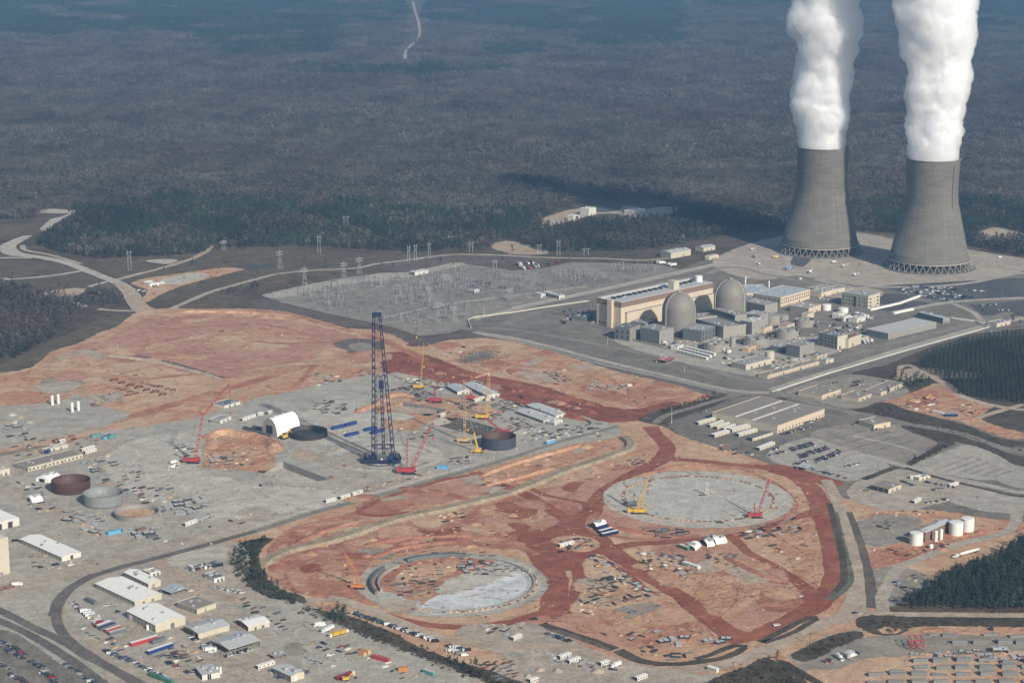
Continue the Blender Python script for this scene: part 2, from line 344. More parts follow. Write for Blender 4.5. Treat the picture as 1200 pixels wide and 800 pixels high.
sheet('red_clay_ground', [(455,414),(495,416),(525,426),(550,436),(600,446),(650,458),(705,475),(745,480),(790,471),(780,482),(752,491),(725,494),(690,492),(655,483),(600,466),(550,453),(500,440),(458,438),(448,426)], 'brick', 4)
sheet('red_clay_ground', [(745,450),(775,448),(800,455),(810,463),(770,472),(748,476),(730,470)], 'rust', 4)
sheet('red_clay_ground', [(600,432),(640,438),(700,455),(745,466),(720,470),(660,452),(605,440)], 'rust', 4, soft=6)
sheet('clay_patch', [(560,410),(620,415),(700,436),(760,450),(720,454),(640,434),(570,420)], 'orange', 5, soft=7)
sheet('dark_soil_patch', [(395,402),(420,398),(445,402),(440,411),(412,414)], 'mud', 5, soft=8)
sheet('gravel_patch', [(410,404),(428,402),(436,408),(418,411)], 'lot', 2)
strip('haul_road', [(0,524),(60,512),(110,500),(160,486),(210,472),(262,457),(300,446),(337,434),(375,424),(412,415),(445,410)], [16,16,16,16,16,15,15,14,13,13,12], 'rust', 2)
strip('dirt_road', [(-20,530),(0,524),(40,516),(90,505),(130,495)], 20, 'tanroad', 2)
strip('haul_road', [(300,364),(340,368),(400,385),(430,392),(470,408),(498,422)], 12, 'rust', 2)
strip('dirt_track', [(345,455),(370,428),(400,420)], 6, 'rust', 2)
strip('dirt_track', [(120,412),(180,420),(230,433),(262,443)], 4, 'mud', 1.2)
strip('dirt_track', [(150,392),(220,384),(300,380),(370,392)], 5, 'rust', 2)
strip('dirt_track', [(165,400),(240,396),(330,402),(400,400)], 5, 'rust', 2)
strip('dirt_track', [(60,460),(140,448),(250,436)], 5, 'rust', 2)
sheet('gravel_yard', [(-330,545),(0,533),(70,522),(120,507),(185,497),(240,487),(300,468),(345,458),(380,450),(425,441),(470,437),(520,442),(560,447),(600,467),(660,483),(700,494),(724,500),(722,510),(560,549),(430,583),(300,623),(235,642),(175,657),(110,677),(84,692),(70,712),(75,740),(110,772),(150,800),(160,830),(-330,830)], 'gravel', 4, holes=HOLES)
sheet('gravel_yard', [(-330,470),(0,472),(50,463),(95,466),(120,478),(148,486),(125,496),(60,510),(0,520),(-330,530)], 'gravel', 5)
sheet('gravel_yard', [(55,448),(75,443),(95,448),(70,456)], 'lot', 8, soft=14)
sheet('clay_patch', [(0,462),(40,458),(80,462),(60,470),(0,474)], 'orange', 4, soft=6)
sheet('gravel_yard', [(45,455),(65,450),(90,449),(85,456),(60,459)], 'tangravel', 8, soft=14)
sheet('gravel_yard', [(108,461),(120,457),(133,460),(138,468),(122,470)], 'tangravel', 8, soft=14)
sheet('clay_mound_ground', [(238,520),(250,507),(275,508),(310,512),(330,523),(318,535),(322,546),(300,552),(270,548),(240,548),(232,536)], 'orange', 3)
sheet('clay_patch', [(414,484),(440,472),(458,460),(480,462),(508,470),(535,478),(548,487),(520,488),(530,482),(500,494),(480,504),(450,500),(430,492)], 'orange', 3, holes=[HC])
sheet('clay_patch', [(520,466),(560,474),(585,484),(560,490),(540,484)], 'dirt', 4, soft=6)
sheet('gravel_patch', [(0,535),(60,527),(125,512),(120,530),(60,545),(0,556)], 'tangravel', 5, soft=8)
strip('yard_road', [(-20,700),(60,678),(140,655),(230,633),(310,610),(420,578),(520,552)], [34,34,32,30,26,20,16], 'tangravel', 3, soft=6)
strip('yard_road', [(-20,560),(20,578),(80,610),(150,640)], 18, 'tangravel', 3, soft=6)
strip('yard_road', [(140,530),(132,545),(150,565),(200,590),(235,600)], 16, 'palegravel', 3, soft=6)
sheet('gravel_patch', [(150,520),(220,510),(230,540),(215,570),(160,560),(140,540)], 'palegravel', 6, soft=12)
sheet('gravel_patch', [(240,560),(300,570),(400,580),(330,600),(260,605),(215,590)], 'palegravel', 6, soft=12)
sheet('gravel_patch', [(400,470),(440,490),(430,510),(380,520),(340,500)], 'palegravel', 6, soft=10)
sheet('slab', disc(455,535,62), 'palegravel', 1.5, soft=3, raw=True, sm=False)
strip('dirt_track', disc(455,535,62,60,0,360), 2.6, 'tangravel', .8, raw=True)
strip('dirt_track', disc(455,535,48,60,20,340), 1.6, 'lot', .6, raw=True)
sheet('dark_soil_patch', [(380,535),(405,520),(425,528),(425,545),(395,547)], 'tangravel', 5, soft=10)
sheet('clay_patch', [(348,528),(365,530),(368,538),(352,538)], 'tanroad', 4, soft=5)
strip('perimeter_road', [(135,668),(175,656),(300,622),(370,600),(450,579),(517,560),(600,536),(650,519),(700,506),(724,499)], [6,7,8,8,8,8,8,7,7,7], 'road', .4, soft=1)
strip('kerb_strip', [(300,616),(370,595),(450,574),(517,555),(560,543)], 4, 'palegravel', .4, soft=1)
sheet('red_clay_ground', [(325,662),(350,645),(400,635),(450,615),(500,600),(540,595),(600,580),(640,590),(690,605),(660,625),(640,640),(600,640),(540,638),(480,645),(432,655),(425,680),(440,705),(400,700),(350,690),(325,680)], 'rust', 6)
sheet('clay_patch', [(318,650),(335,625),(380,610),(430,598),(460,605),(430,612),(380,625),(345,640)], 'rust', 5, soft=7)
sheet('clay_patch', [(430,590),(480,575),(520,568),(530,580),(480,592),(450,602)], 'rust', 4, soft=6)
sheet('clay_patch', [(470,580),(510,570),(550,562),(580,570),(540,582),(510,590)], 'pink', 5, soft=6)
sheet('clay_patch', [(560,556),(600,540),(680,520),(710,520),(660,545),(600,562)], 'orange', 5, soft=6)
sheet('clay_patch', [(600,590),(650,580),(700,560),(740,548),(720,572),(690,596),(660,602)], 'rust', 5, soft=7)
sheet('clay_patch', [(620,580),(660,568),(690,565),(680,578),(650,586)], 'pink', 4, soft=6)
sheet('clay_patch', [(660,572),(675,565),(697,570),(682,577)], 'red', 2)
sheet('clay_patch', [(765,500),(800,512),(850,526),(880,536),(860,545),(800,538),(780,520)], 'dirt', 4, soft=5)
sheet('clay_patch', [(640,735),(680,700),(720,735),(780,735),(840,728),(862,745),(840,752),(780,752),(740,756),(700,748)], 'rust', 5, soft=7)
sheet('clay_patch', [(600,725),(640,722),(700,735),(735,752),(720,762),(660,745),(610,735)], 'pink', 5, soft=7)
sheet('clay_patch', [(818,700),(860,685),(890,682),(870,697),(830,712)], 'pink', 4, soft=6)
sheet('clay_patch', [(870,712),(920,705),(945,712),(920,728),(880,738),(860,725)], 'pink', 4, soft=6)
sheet('clay_patch', [(900,690),(930,690),(945,705),(920,716),(895,712)], 'rust', 4, soft=8)
sheet('clay_patch', [(905,625),(950,610),(960,640),(965,670),(945,680),(925,650)], 'orange', 5, soft=9)
sheet('clay_patch', [(860,660),(900,672),(935,688),(900,690),(850,690),(815,700),(830,680)], 'orange', 5, soft=9)
sheet('graded_clay', [(560,600),(600,590),(640,600),(620,622),(575,625),(545,615)], 'pink', 5, soft=7)
sheet('graded_clay', [(360,640),(420,620),(470,612),(480,625),(420,640),(370,655)], 'pink', 5, soft=7)
sheet('graded_clay', [(770,640),(850,640),(880,660),(850,672),(800,665)], 'pink', 5, soft=7)
sheet('clay_ring', disc(818,584,122), 'pink', 3, soft=5, raw=True, sm=False)
sheet('clay_ring', [(745,552),(800,541),(870,546),(925,562),(945,590),(935,612),(915,615),(930,595),(905,570),(860,555),(800,551),(752,560)], 'dirt', 3, soft=4)
strip('haul_road', [(762,500),(772,512),(782,524),(775,538),(745,555),(715,573),(697,590),(690,602),(665,616),(640,631),(634,648),(644,664),(650,682),(650,704),(646,722)], [16,14,16,18,18,18,18,20,22,26,26,22,22,22,22], 'red', 1.8)
strip('haul_road', [(770,536),(825,541),(862,545),(900,548),(925,555),(948,570),(960,588),(963,600),(972,630),(977,655),(977,682),(967,697),(955,710),(930,724),(900,738),(878,748)], [12,12,13,14,17,19,20,20,18,17,18,20,22,18,16,16], 'red', 1.6)
strip('haul_road', [(555,553),(570,561),(600,573),(625,584),(650,600),(672,612),(700,632),(715,645),(755,672),(795,697),(815,712),(850,738),(875,752)], [12,12,12,12,14,16,22,20,17,16,17,20,26], 'red', 1.8)
strip('haul_road', [(705,645),(740,638),(785,635),(840,630),(865,627),(900,618),(930,607),(960,598)], [16,12,11,11,11,11,10,12], 'red', 1.4)
strip('haul_road', [(860,630),(877,647),(900,659),(925,675),(945,690),(955,708)], [8,8,8,10,12,16], 'red', 1.2)
strip('haul_road', [(690,640),(678,658),(683,676),(677,697),(668,714),(655,726)], [22,20,16,14,16,16], 'red', 1.6)
sheet('red_clay_ground', [(630,640),(645,625),(665,620),(700,625),(715,640),(700,652),(685,660),(670,668),(655,668),(640,660)], 'red', 2)
strip('dirt_track', [(700,652),(735,672),(760,693),(782,706)], 5, 'red', 1.2)
strip('dirt_track', [(550,557),(520,562),(480,574),(440,588),(420,600),(445,604),(480,600)], 5, 'red', 1.4)
strip('dirt_track', [(630,650),(560,618),(500,622),(440,632),(420,650),(415,680),(440,708)], 7, 'rust', 2)
strip('dirt_track', [(430,715),(480,728),(540,735),(600,728),(640,716)], 9, 'red', 2)
strip('dirt_track', [(610,565),(640,580),(690,590)], 5, 'red', 1.4)
strip('dirt_track', [(735,700),(700,720),(660,722)], 8, 'pink', 2)
strip('dirt_track', [(520,610),(570,622),(620,632)], 6, 'rust', 2)
strip('dirt_track', [(860,545),(895,560),(925,580),(930,600),(905,622),(860,627)], 5, 'rust', 1.5)
strip('dirt_track', [(700,600),(690,612),(700,624),(760,632),(820,628)], 5, 'rust', 1.5)
sheet('laydown_ground', [(649,632),(668,628),(690,630),(700,637),(690,645),(665,645),(652,640)], 'dirt', 2)
sheet('laydown_ground', [(684,662),(700,652),(720,668),(745,690),(782,704),(770,715),(720,720),(680,722),(672,712),(688,692),(690,678)], 'dirt', 3)
sheet('gravel_patch', [(720,716),(750,708),(772,710),(755,718),(728,724)], 'lot', 3)
sheet('gravel_patch', [(420,646),(440,642),(460,648),(452,655),(438,650)], 'lot', 3)
sheet('slab', disc(818,584,94), 'conc', 1.5, soft=3, raw=True, sm=False)
strip('slab', disc(818,584,84,70,0,360), 11, 'palegravel', 1.5, soft=5, raw=True)
sheet('clay_ring', disc(531,683,82), 'gravel', 3, soft=5, raw=True, sm=False)
sheet('red_clay_ground', disc(531,683,68), 'rust', 4, soft=4, raw=True, sm=False)
sheet('slab', [(492,712),(520,695),(560,685),(600,670),(622,668),(625,683),(605,703),(570,714),(530,719),(505,720)], 'newconc', 1.5, soft=2)
sheet('gravel_patch', [(512,692),(530,680),(560,668),(590,660),(612,662),(600,672),(560,686),(525,696)], 'palegravel', 4, soft=5)
sheet('clay_patch', [(470,672),(500,662),(540,660),(530,670),(490,684),(468,690)], 'dirt', 4, soft=5)
strip('slab', disc(531,683,72,60,-110,60), 9, 'conc', 1.2, soft=3, raw=True)
sheet('gravel_patch', [(442,694),(460,696),(475,704),(490,705),(488,718),(460,712)], 'conc', 2)
sheet('clay_patch', [(450,705),(468,704),(485,710),(478,718),(455,714)], 'tanroad', 3)
sheet('tan_ground', [(545,735),(600,733),(640,737),(680,760),(740,782),(860,790),(980,745),(1010,740),(900,800),(870,830),(600,830),(570,800),(600,770),(560,755)], 'tangravel', 5, soft=7)
strip('tan_road', [(357,706),(375,701),(400,703),(435,716),(475,732),(512,746),(550,752),(600,757),(650,757),(682,763),(725,776),(762,784),(800,785),(850,778),(900,761),(937,741),(975,728),(1000,719),(1030,719),(1060,720),(1200,721),(1520,722)], [9,10,10,11,11,12,12,13,12,12,12,12,12,12,14,14,16,16,10,9,9,9], 'tanroad', 1.2)
strip('tan_road', [(700,800),(720,785),(770,788)], 10, 'tangravel', 2, soft=5)
strip('dark_ditch', [(352,716),(395,727),(440,745),(480,765),(520,780),(560,792),(600,806)], [22,26,28,26,26,26,26], 'dkgrass', 2)
sheet('dark_ditch', [(265,648),(285,637),(300,632),(318,632),(302,645),(305,668),(325,690),(352,700),(345,712),(310,700),(282,685),(270,668)], 'dkgrass', 2.5)
strip('dark_ditch', [(634,731),(660,740),(690,750),(720,761)], [6,8,9,9], 'dkgrass', .8)
strip('dark_ditch', [(724,762),(750,774),(780,778),(815,776),(850,770),(868,762),(872,757),(858,757),(835,766),(815,772)], [9,8,6,6,5,5,5,5,4,4], 'dkgrass', .8)
strip('dark_ditch', [(890,752),(915,740),(940,727),(955,723),(950,729),(925,743),(895,753)], [4,5,5,5,4,4,4], 'dkgrass', .8)
sheet('workshop_yard', [(82,700),(108,680),(175,659),(240,643),(275,637),(292,655),(283,680),(310,700),(350,714),(400,738),(470,765),(540,790),(590,812),(580,830),(180,830),(120,780),(85,745),(75,722)], 'tangravel', 3)
sheet('gravel_patch', [(330,705),(400,735),(480,770),(540,795),(520,830),(380,830),(340,770),(320,730)], 'gravel', 5, soft=9)
sheet('gravel_patch', [(200,652),(240,644),(262,641),(267,650),(240,660),(205,664)], 'palegravel', 2, soft=2)
sheet('gravel_patch', [(80,705),(110,690),(150,712),(130,740),(95,740)], 'gravel', 3, soft=6)
strip('yard_road', [(185,658),(205,670),(240,690),(300,712)], 9, 'tanroad', 1.2)
strip('yard_road', [(120,760),(180,765),(230,745),(270,740),(300,745)], 8, 'gravel', 1.2, soft=4)
sheet('car_park', [(-330,722),(0,738),(30,752),(60,772),(100,800),(120,830),(-330,830)], 'pave', 2)
for tr_ in ([(300,622),(240,639),(175,656),(140,665),(107,676),(82,691),(70,707),(66,724),(72,740),(87,755),(112,772),(150,795),(180,815)],
            [(62,722),(68,704),(84,688),(110,673)], [(-20,708),(0,715),(37,734),(75,752),(100,768),(137,786),(175,806)], [(-20,719),(30,741),(80,771),(120,800),(140,815)]):
    strip('railway_bed', tr_, 7.5, 'ballast', .5, soft=1.2)
sheet('grass_verge', [(790,492),(870,466),(905,463),(1000,440),(1075,428),(1110,402),(1160,388),(1520,372),(1520,640),(1120,600),(1000,585),(960,563),(880,535),(800,510)], 'pave', 3)
sheet('dark_slope', [(1000,440),(1040,428),(1110,402),(1160,390),(1520,375),(1520,520),(1190,505),(1110,470),(1060,462),(1040,455)], 'dkgrass', 4)
sheet('dark_slope', [(830,468),(850,462),(840,474),(775,496),(750,492),(770,482)], 'dkgrass', 2)
strip('plant_road', [(865,462),(820,475),(780,487),(768,496)], 7, 'road', .6)
sheet('orange_clearing', [(1035,472),(1065,462),(1095,450),(1107,451),(1125,462),(1150,472),(1162,477),(1145,490),(1165,499),(1197,507),(1190,514),(1160,506),(1125,493),(1090,488),(1060,478)], 'orange', 3)
sheet('clay_patch', [(1070,462),(1095,455),(1115,465),(1095,475),(1075,478),(1062,470)], 'rust', 3, soft=4)
sheet('clay_patch', [(1150,440),(1075,432),(1050,440),(1060,447),(1085,443)], 'tanroad', 3, soft=4)
strip('dirt_road', [(1053,437),(1062,428),(1080,435),(1100,446),(1112,452),(1125,463),(1150,472),(1180,478),(1200,480),(1520,482)], [5,6,6,8,9,9,9,9,9,9], 'tanroad', 1)
strip('dirt_road', [(1145,490),(1170,482),(1200,474)], 7, 'tanroad', 1)
sheet('dark_slope', [(1000,479),(1035,472),(1060,480),(1125,497),(1190,517),(1520,530),(1520,545),(1150,520),(1080,502),(1040,490)], 'dkgrass', 2)
strip('site_road', [(905,459),(940,468),(975,478),(1040,491),(1060,496),(1125,508),(1200,530),(1520,548)], 12, 'road', .8)
sheet('gravel_patch', [(925,458),(990,440),(1010,440),(1055,450),(1060,462),(1030,470),(1000,478),(960,470)], 'lot', 3)
sheet('car_park', [(950,510),(1000,496),(1060,499),(1107,514),(1085,525),(1062,544),(987,527)], 'lot', 2)
sheet('dark_verge', [(1060,499),(1120,512),(1117,518),(1066,545),(1060,545),(1100,520),(1070,507)], 'dkgrass', 1.2)
sheet('car_park', [(1066,548),(1130,522),(1150,525),(1175,536),(1197,546),(1170,560),(1150,562),(1090,553)], 'palelot', 2)
sheet('dark_slope', [(1122,516),(1150,519),(1200,535),(1520,550),(1520,560),(1200,546),(1172,534),(1145,523)], 'dkgrass', 2)
sheet('car_park', [(900,533),(937,515),(955,514),(985,528),(1040,545),(1007,561),(990,563),(930,548)], 'palelot', 2)
sheet('car_park', [(997,572),(1050,551),(1152,571),(1112,586),(1055,598),(1005,588)], 'tangravel', 2)
sheet('car_park', [(1115,585),(1152,573),(1187,582),(1520,590),(1520,605),(1200,602),(1147,597)], 'palelot', 2)
sheet('car_park', [(1170,560),(1200,548),(1520,550),(1520,580),(1200,572)], 'palelot', 2)
strip('site_road', [(955,516),(987,526),(1050,543),(1100,557),(1150,567),(1200,577),(1520,590)], 9, 'palelot', .8)
strip('dark_ditch', [(1060,548),(1100,560),(1150,572),(1200,582),(1520,594)], 4, 'dkgrass', .8)
strip('dark_ditch', [(1012,562),(1035,553),(1052,547)], 6, 'dkgrass', .8)
for i in range(6):
    strip('parking_row_line', [(1108+i*13,553+i*1.5),(1128+i*13,545+i*2.4),(1140+i*10,540+i*2.2)] if 0 else [(1095+i*14,551+i*1.6),(1140+i*9,535+i*3.4)], 1.6, 'lot', .4, soft=1.2)
for i in range(4):
    strip('parking_row_line', [(970+i*16,516+i*4.5),(1030+i*14,501+i*5)], 1.5, 'pave', .4, soft=1.2)
strip('parking_row_line', [(1000,511),(1050,522),(1075,530)], 2.5, 'palelot', .4)
sheet('red_clay_ground', [(900,545),(930,548),(985,565),(980,570),(940,562),(905,553)], 'red', 2)
sheet('clay_patch', [(985,590),(1040,600),(1100,610),(1060,640),(1010,640)], 'dirt', 4, soft=6)
sheet('clay_patch', [(1010,650),(1060,640),(1100,638),(1090,650),(1050,658),(1020,664)], 'rust', 4, soft=5)
sheet('clay_patch', [(1130,612),(1180,610),(1200,614),(1190,622),(1140,628),(1110,632)], 'orange', 4, soft=6)
sheet('gravel_patch', [(1008,612),(1040,605),(1075,610),(1060,632),(1025,640),(1012,632)], 'lot', 4, soft=6)
sheet('gravel_patch', [(1020,675),(1050,665),(1090,678),(1075,690),(1045,710),(1030,714)], 'lot', 3, soft=4)
strip('tan_road', [(968,562),(978,580),(985,600),(992,625),(1000,650),(1006,682),(1004,702),(996,720)], [9,10,11,12,12,14,18,22], 'tanroad', 1)
strip('grassy_ditch', [(977,600),(984,632),(992,662),(995,680),(985,693),(972,703)], 7, 'green', .6)
strip('dark_ditch', [(972,590),(980,620),(987,650),(989,680),(978,694)], 4, 'dkgrass', .6)
strip('dark_ditch', [(995,600),(1007,632),(1017,668),(1024,712)], [4,5,6,10], 'mud', .6)
strip('tan_road', [(1035,718),(1034,700),(1047,674),(1062,661),(1125,638),(1175,625),(1190,612),(1200,600),(1520,590)], 9, 'tangravel', .8)
sheet('dark_slope', [(1008,725),(1040,722),(1060,724),(1200,725),(1520,726),(1520,735),(1200,734),(1075,733),(1050,744),(1035,744),(1015,738)], 'dkgrass', 2)
sheet('dark_slope', [(928,768),(960,752),(990,742),(1008,741),(1008,748),(985,758),(955,773),(940,775)], 'dkgrass', 2)
sheet('dark_slope', [(830,800),(880,780),(910,770),(935,790),(960,812),(960,830),(820,830)], 'dkgrass', 3)
strip('dirt_road', [(910,770),(935,785),(965,800),(990,815)], 10, 'orange', 1.5)
sheet('precast_yard', [(935,782),(960,772),(990,758),(1012,748),(1060,745),(1520,745),(1520,830),(1010,830),(980,795)], 'lot', 3)
sheet('clay_patch', [(950,790),(990,785),(1015,775),(1060,770),(1200,765),(1520,765),(1520,830),(990,830)], 'dirt', 4, soft=5)
sheet('clay_patch', [(1085,737),(1200,735),(1520,735),(1520,745),(1090,744)], 'orange', 3, soft=3)
sheet('clay_patch', [(1032,739),(1045,735),(1052,738),(1042,743)], 'orange', 2)
def blots(n, poly, mats, lo, hi, seed):
    rr = random.Random(seed); Pm = gn(poly); k = 0
    while k < n:
        x, y = rr.uniform(Pm[:, 0].min(), Pm[:, 0].max()), rr.uniform(Pm[:, 1].min(), Pm[:, 1].max())
        if not inpoly(np.array([x]), np.array([y]), Pm)[0]: continue
        a, b, t = rr.uniform(lo, hi), rr.uniform(lo, hi)*.5, rr.uniform(0,3.14)
        sheet('clay_patch', [(x+a*math.cos(q*.785)*math.cos(t)*rr.uniform(.6,1.2)-b*math.sin(q*.785)*math.sin(t), y+a*math.cos(q*.785)*math.sin(t)+b*math.sin(q*.785)*math.cos(t)*rr.uniform(.6,1.2)) for q in range(8)], rr.choice(mats), 3.5, soft=7, raw=True); k += 1
def inpoly(X, Y, poly):
    poly = np.asarray(poly, float); c = np.zeros(len(X), bool); j = len(poly)-1
    for i in range(len(poly)):
        xi, yi = poly[i]; xj, yj = poly[j]
        with np.errstate(divide='ignore', invalid='ignore'):
            c ^= ((yi > Y) != (yj > Y)) & (X < (xj-xi)*(Y-yi)/(yj-yi)+xi)
        j = i
    return c
blots(26, [(60,430),(150,380),(300,368),(430,395),(440,420),(300,440),(190,470),(80,470)], ['pink', 'orange', 'dirt', 'dirt'], 12,45,31)
blots(18, [(480,402),(620,408),(800,455),(740,470),(600,440)], ['orange', 'dirt', 'pink', 'tanroad', 'rust'], 10,35,32)
blots(14, [(470,418),(540,436),(600,450),(700,478),(690,488),(600,462),(470,436)], ['rust', 'red', 'maroonclay', 'brick'], 8,30,33)
blots(30, [(345,640),(500,600),(640,590),(640,640),(540,636),(440,650),(425,690),(360,690)], ['dirt', 'dirt', 'pink', 'red', 'orange', 'orange'], 8,26,34)
blots(16, [(730,655),(800,645),(900,665),(930,700),(850,720),(800,690)], ['orange', 'dirt', 'pink', 'tanroad', 'orange'], 8,26,35)
blots(14, [(350,600),(500,565),(640,530),(720,520),(640,560),(450,605),(350,640)], ['orange', 'dirt', 'rust', 'tanroad'], 7,20,36)
blots(10, [(690,668),(720,720),(780,735),(700,745),(650,735)], ['pink', 'dirt', 'orange', 'tanroad'], 7,20,37)
blots(14, [(20,560),(200,520),(420,470),(640,500),(430,570),(150,640),(20,680)], ['palegravel', 'tangravel', 'tangravel', 'gravel', 'tanroad'], 8,30,38)
blots(12, [(120,700),(270,650),(330,710),(540,790),(220,810)], ['gravel', 'palegravel', 'tanroad', 'lot'], 6,20,39)
def tracks(n, poly, mat, w=(.7,1.6), ln=(40,160), bend=.02, seed=1):
    rr = random.Random(seed); Pm = gn(poly); xs, ys = Pm[:, 0], Pm[:, 1]
    vs_, ev, fs = [], [], []; z0 = layer_for(Pm.tolist(), 0)
    def inside(x, y):
        c = False; j = len(Pm)-1
        for i in range(len(Pm)):
            if (Pm[i, 1] > y) != (Pm[j, 1] > y) and x < (Pm[j, 0]-Pm[i, 0])*(y-Pm[i, 1])/(Pm[j, 1]-Pm[i, 1])+Pm[i, 0]: c = not c
            j = i
        return c
    k = 0
    while k < n:
        x, y = rr.uniform(xs.min(), xs.max()), rr.uniform(ys.min(), ys.max())
        if not inside(x, y): continue
        a = noise.noise(Vector((x*.003, y*.003, seed)))*5; L = rr.uniform(*ln); cv = rr.gauss(0, bend); W = rr.uniform(*w); p = Vector((x, y, 0)); m = int(L/6)+2
        b0 = len(vs_)
        for i in range(m):
            if not inside(p.x, p.y): m = i; break
            d = Vector((math.cos(a), math.sin(a), 0)); nr = Vector((-d.y, d.x, 0)); e = .42*min(1, i/2,(m-1-i)/2)
            z = z0+.00006*(k % 55)
            for s_, f in ((-W-2,0),(0, e),(W+2,0)): vs_.append((p.x+nr.x*s_, p.y+nr.y*s_, z)); ev.append(f)
            p = p+d*6; a += cv+noise.noise(Vector((p.x*.02, p.y*.02, k)))*.06
        for i in range(m-1):
            q = b0+3*i; fs += [(q, q+3, q+4, q+1),(q+1, q+4, q+5, q+2)]
        k += 1
    me = bpy.data.meshes.new('tyre_tracks'); me.from_pydata(vs_, [], fs); edge_attr(me, ev); me.update(); fixup(me)
    o = link('tyre_tracks', me, [G[mat]]); o['kind'] = 'stuff'
YP = [(150,505),(300,470),(440,442),(520,445),(650,485),(710,500),(560,545),(430,578),(300,615),(100,675),(0,700),(0,560)]
tracks(42, YP, 'palegravel', seed=1); tracks(30, YP, 'lot', seed=2); tracks(16, YP, 'tanroad', (1,3), seed=3)
DP = [(20,440),(150,380),(300,368),(430,395),(440,425),(300,440),(190,475),(60,480)]
tracks(25, DP, 'rust', (1,3),(60,260), .01,4); tracks(19, DP, 'pink', (2,5),(60,260), .01,5); tracks(11, DP, 'tangravel', (1,3),(60,200), .01,15)
CP = [(320,640),(560,570),(760,520),(960,570),(975,690),(880,745),(650,735),(430,705)]
tracks(60, CP, 'red', (1,3),(30,160), .03,6); tracks(33, CP, 'dirt', (1,4),(30,160), .03,7); tracks(19, CP, 'pink', (1,3),(30,160), .03,8)
RP = [(480,402),(620,408),(800,455),(740,490),(600,462),(460,430)]
tracks(19, RP, 'rust', (1,3),(30,140), .02,9); tracks(16, RP, 'dirt', (1,3),(30,140), .02,10)
BP = [(120,700),(270,645),(300,700),(540,795),(200,820)]
tracks(25, BP, 'palegravel', (.8,2),(25,90), .03,11); tracks(22, BP, 'lot', (.8,2),(25,90), .03,12)
bank('earth_bank', [(302,662),(337,646),(400,631),(450,613),(490,603),(517,598),(550,590),(600,577),(662,552),(700,540),(735,527),(738,520),(728,511)], [(-8,0),(-5,3),(3.5,3.2),(6,0)], 'strawbank')
bank('earth_bank', [(636,735),(665,744),(695,754),(718,763)], [(-3,0),(-1,2),(1,2),(3,0)], 'mud')
bank('earth_bank', [(238,514),(260,508),(290,511),(315,518),(325,530)], [(-10,0),(-3,5),(3,5),(9,0)], 'orange', 1)
bank('earth_bank', [(415,484),(440,474),(462,463),(490,466)], [(-7,0),(-2,3),(2,3),(6,0)], 'orange', 1)
bank('earth_bank', [(205,366),(260,366),(300,368),(335,374)], [(-5,0),(-1,3),(1,3),(5,0)], 'orange', 1)
bank('earth_bank', [(60,522),(20,530),(-20,537)], [(-3,0),(-1,2.5),(1,2.5),(3,0)], 'mud', 1)
bank('earth_bank', [(120,416),(180,424),(235,437),(262,445)], [(-4,0),(-1,2),(1,2),(4,0)], 'tanroad', 1)
for a in ([(560,560),(600,545),(660,528),(690,520)], [(565,570),(610,560),(650,548)]):
    bank('earth_bank', a, [(-4,0),(-1,2.5),(1,2.5),(4,0)], 'orange', 1)
for a, h_ in (([(452,432),(500,441),(550,454),(600,468),(655,485),(690,493)], 3.5),([(470,418),(525,432),(575,444),(640,460),(700,476)], 2.5),([(560,441),(610,455),(670,471)], 2)):
    bank('cut_bank', a, [(-7,0),(-2, h_),(1.5, h_),(4,0)], 'red', 1.6)
for a in ([(340,640),(380,622),(430,608)], [(420,640),(470,632),(540,628),(600,632)], [(430,655),(480,640),(540,634)], [(335,668),(350,690),(390,702)], [(690,610),(740,622),(800,630)], [(845,650),(880,668),(920,684)], [(740,560),(800,546),(870,550)], [(500,572),(540,583),(560,590)]):
    bank('graded_berm', a, [(-6,0),(-1.5,1.6),(1,1.6),(6,0)], 'rust', 1.6)
bank('earth_bank', [(910,772),(940,790),(970,806)], [(-5,0),(-1,3),(1,3),(5,0)], 'dkgrass', 1)
print('LAYERS', LAYER)
# ================================================================ VEGETATION
def leaf_mat(name, c0, c1, c2, rough=.9):
    m, t, b = newmat(name); p = pos(t)
    a = t.nodes.new('ShaderNodeAttribute'); a.attribute_name = 'tone'
    oi = t.nodes.new('ShaderNodeObjectInfo')
    f = nmath(t, 'ADD', nmath(t, 'MULTIPLY', a.outputs['Fac'], .7), nmath(t, 'MULTIPLY', oi.outputs['Random'], .3))
    c = mixc(t, f, c0, c1)
    c = mixc(t, nmath(t, 'MULTIPLY', ss(t, nz(t, .0022,6,.68, p, .5), .44,.62), .85), c, c2)
    k = nmath(t, 'MULTIPLY', nmath(t, 'ADD', nmath(t, 'MULTIPLY', ss(t, nz(t, .006,5,.7, vscale(t, p, (1,.6,1)), .8), .3,.7), .8), .6), nmath(t, 'ADD', nmath(t, 'MULTIPLY', ss(t, nz(t, .03,4,.7, p), .3,.7), .7), .65))
    n = t.nodes.new('ShaderNodeVectorMath'); n.operation = 'SCALE'; t.links.new(c, n.inputs[0]); t.links.new(k, n.inputs['Scale'])
    t.links.new(n.outputs[0], b.inputs['Base Color'])
    b.inputs['Roughness'].default_value = rough; b.inputs['Specular IOR Level'].default_value = .1
    return m
LM = {'bare': leaf_mat('bare_twigs', (.047,.042,.037),(.15,.134,.117),(.075,.057,.049)),
      'pine': leaf_mat('pine_needles', (.017,.034,.023),(.044,.066,.040),(.03,.045,.028)),
      'shrub': leaf_mat('scrub_leaves', (.05,.052,.03),(.11,.09,.055),(.075,.065,.04)),
      'trunk': surf('bark', (.09,.07,.055), .9,.15)}
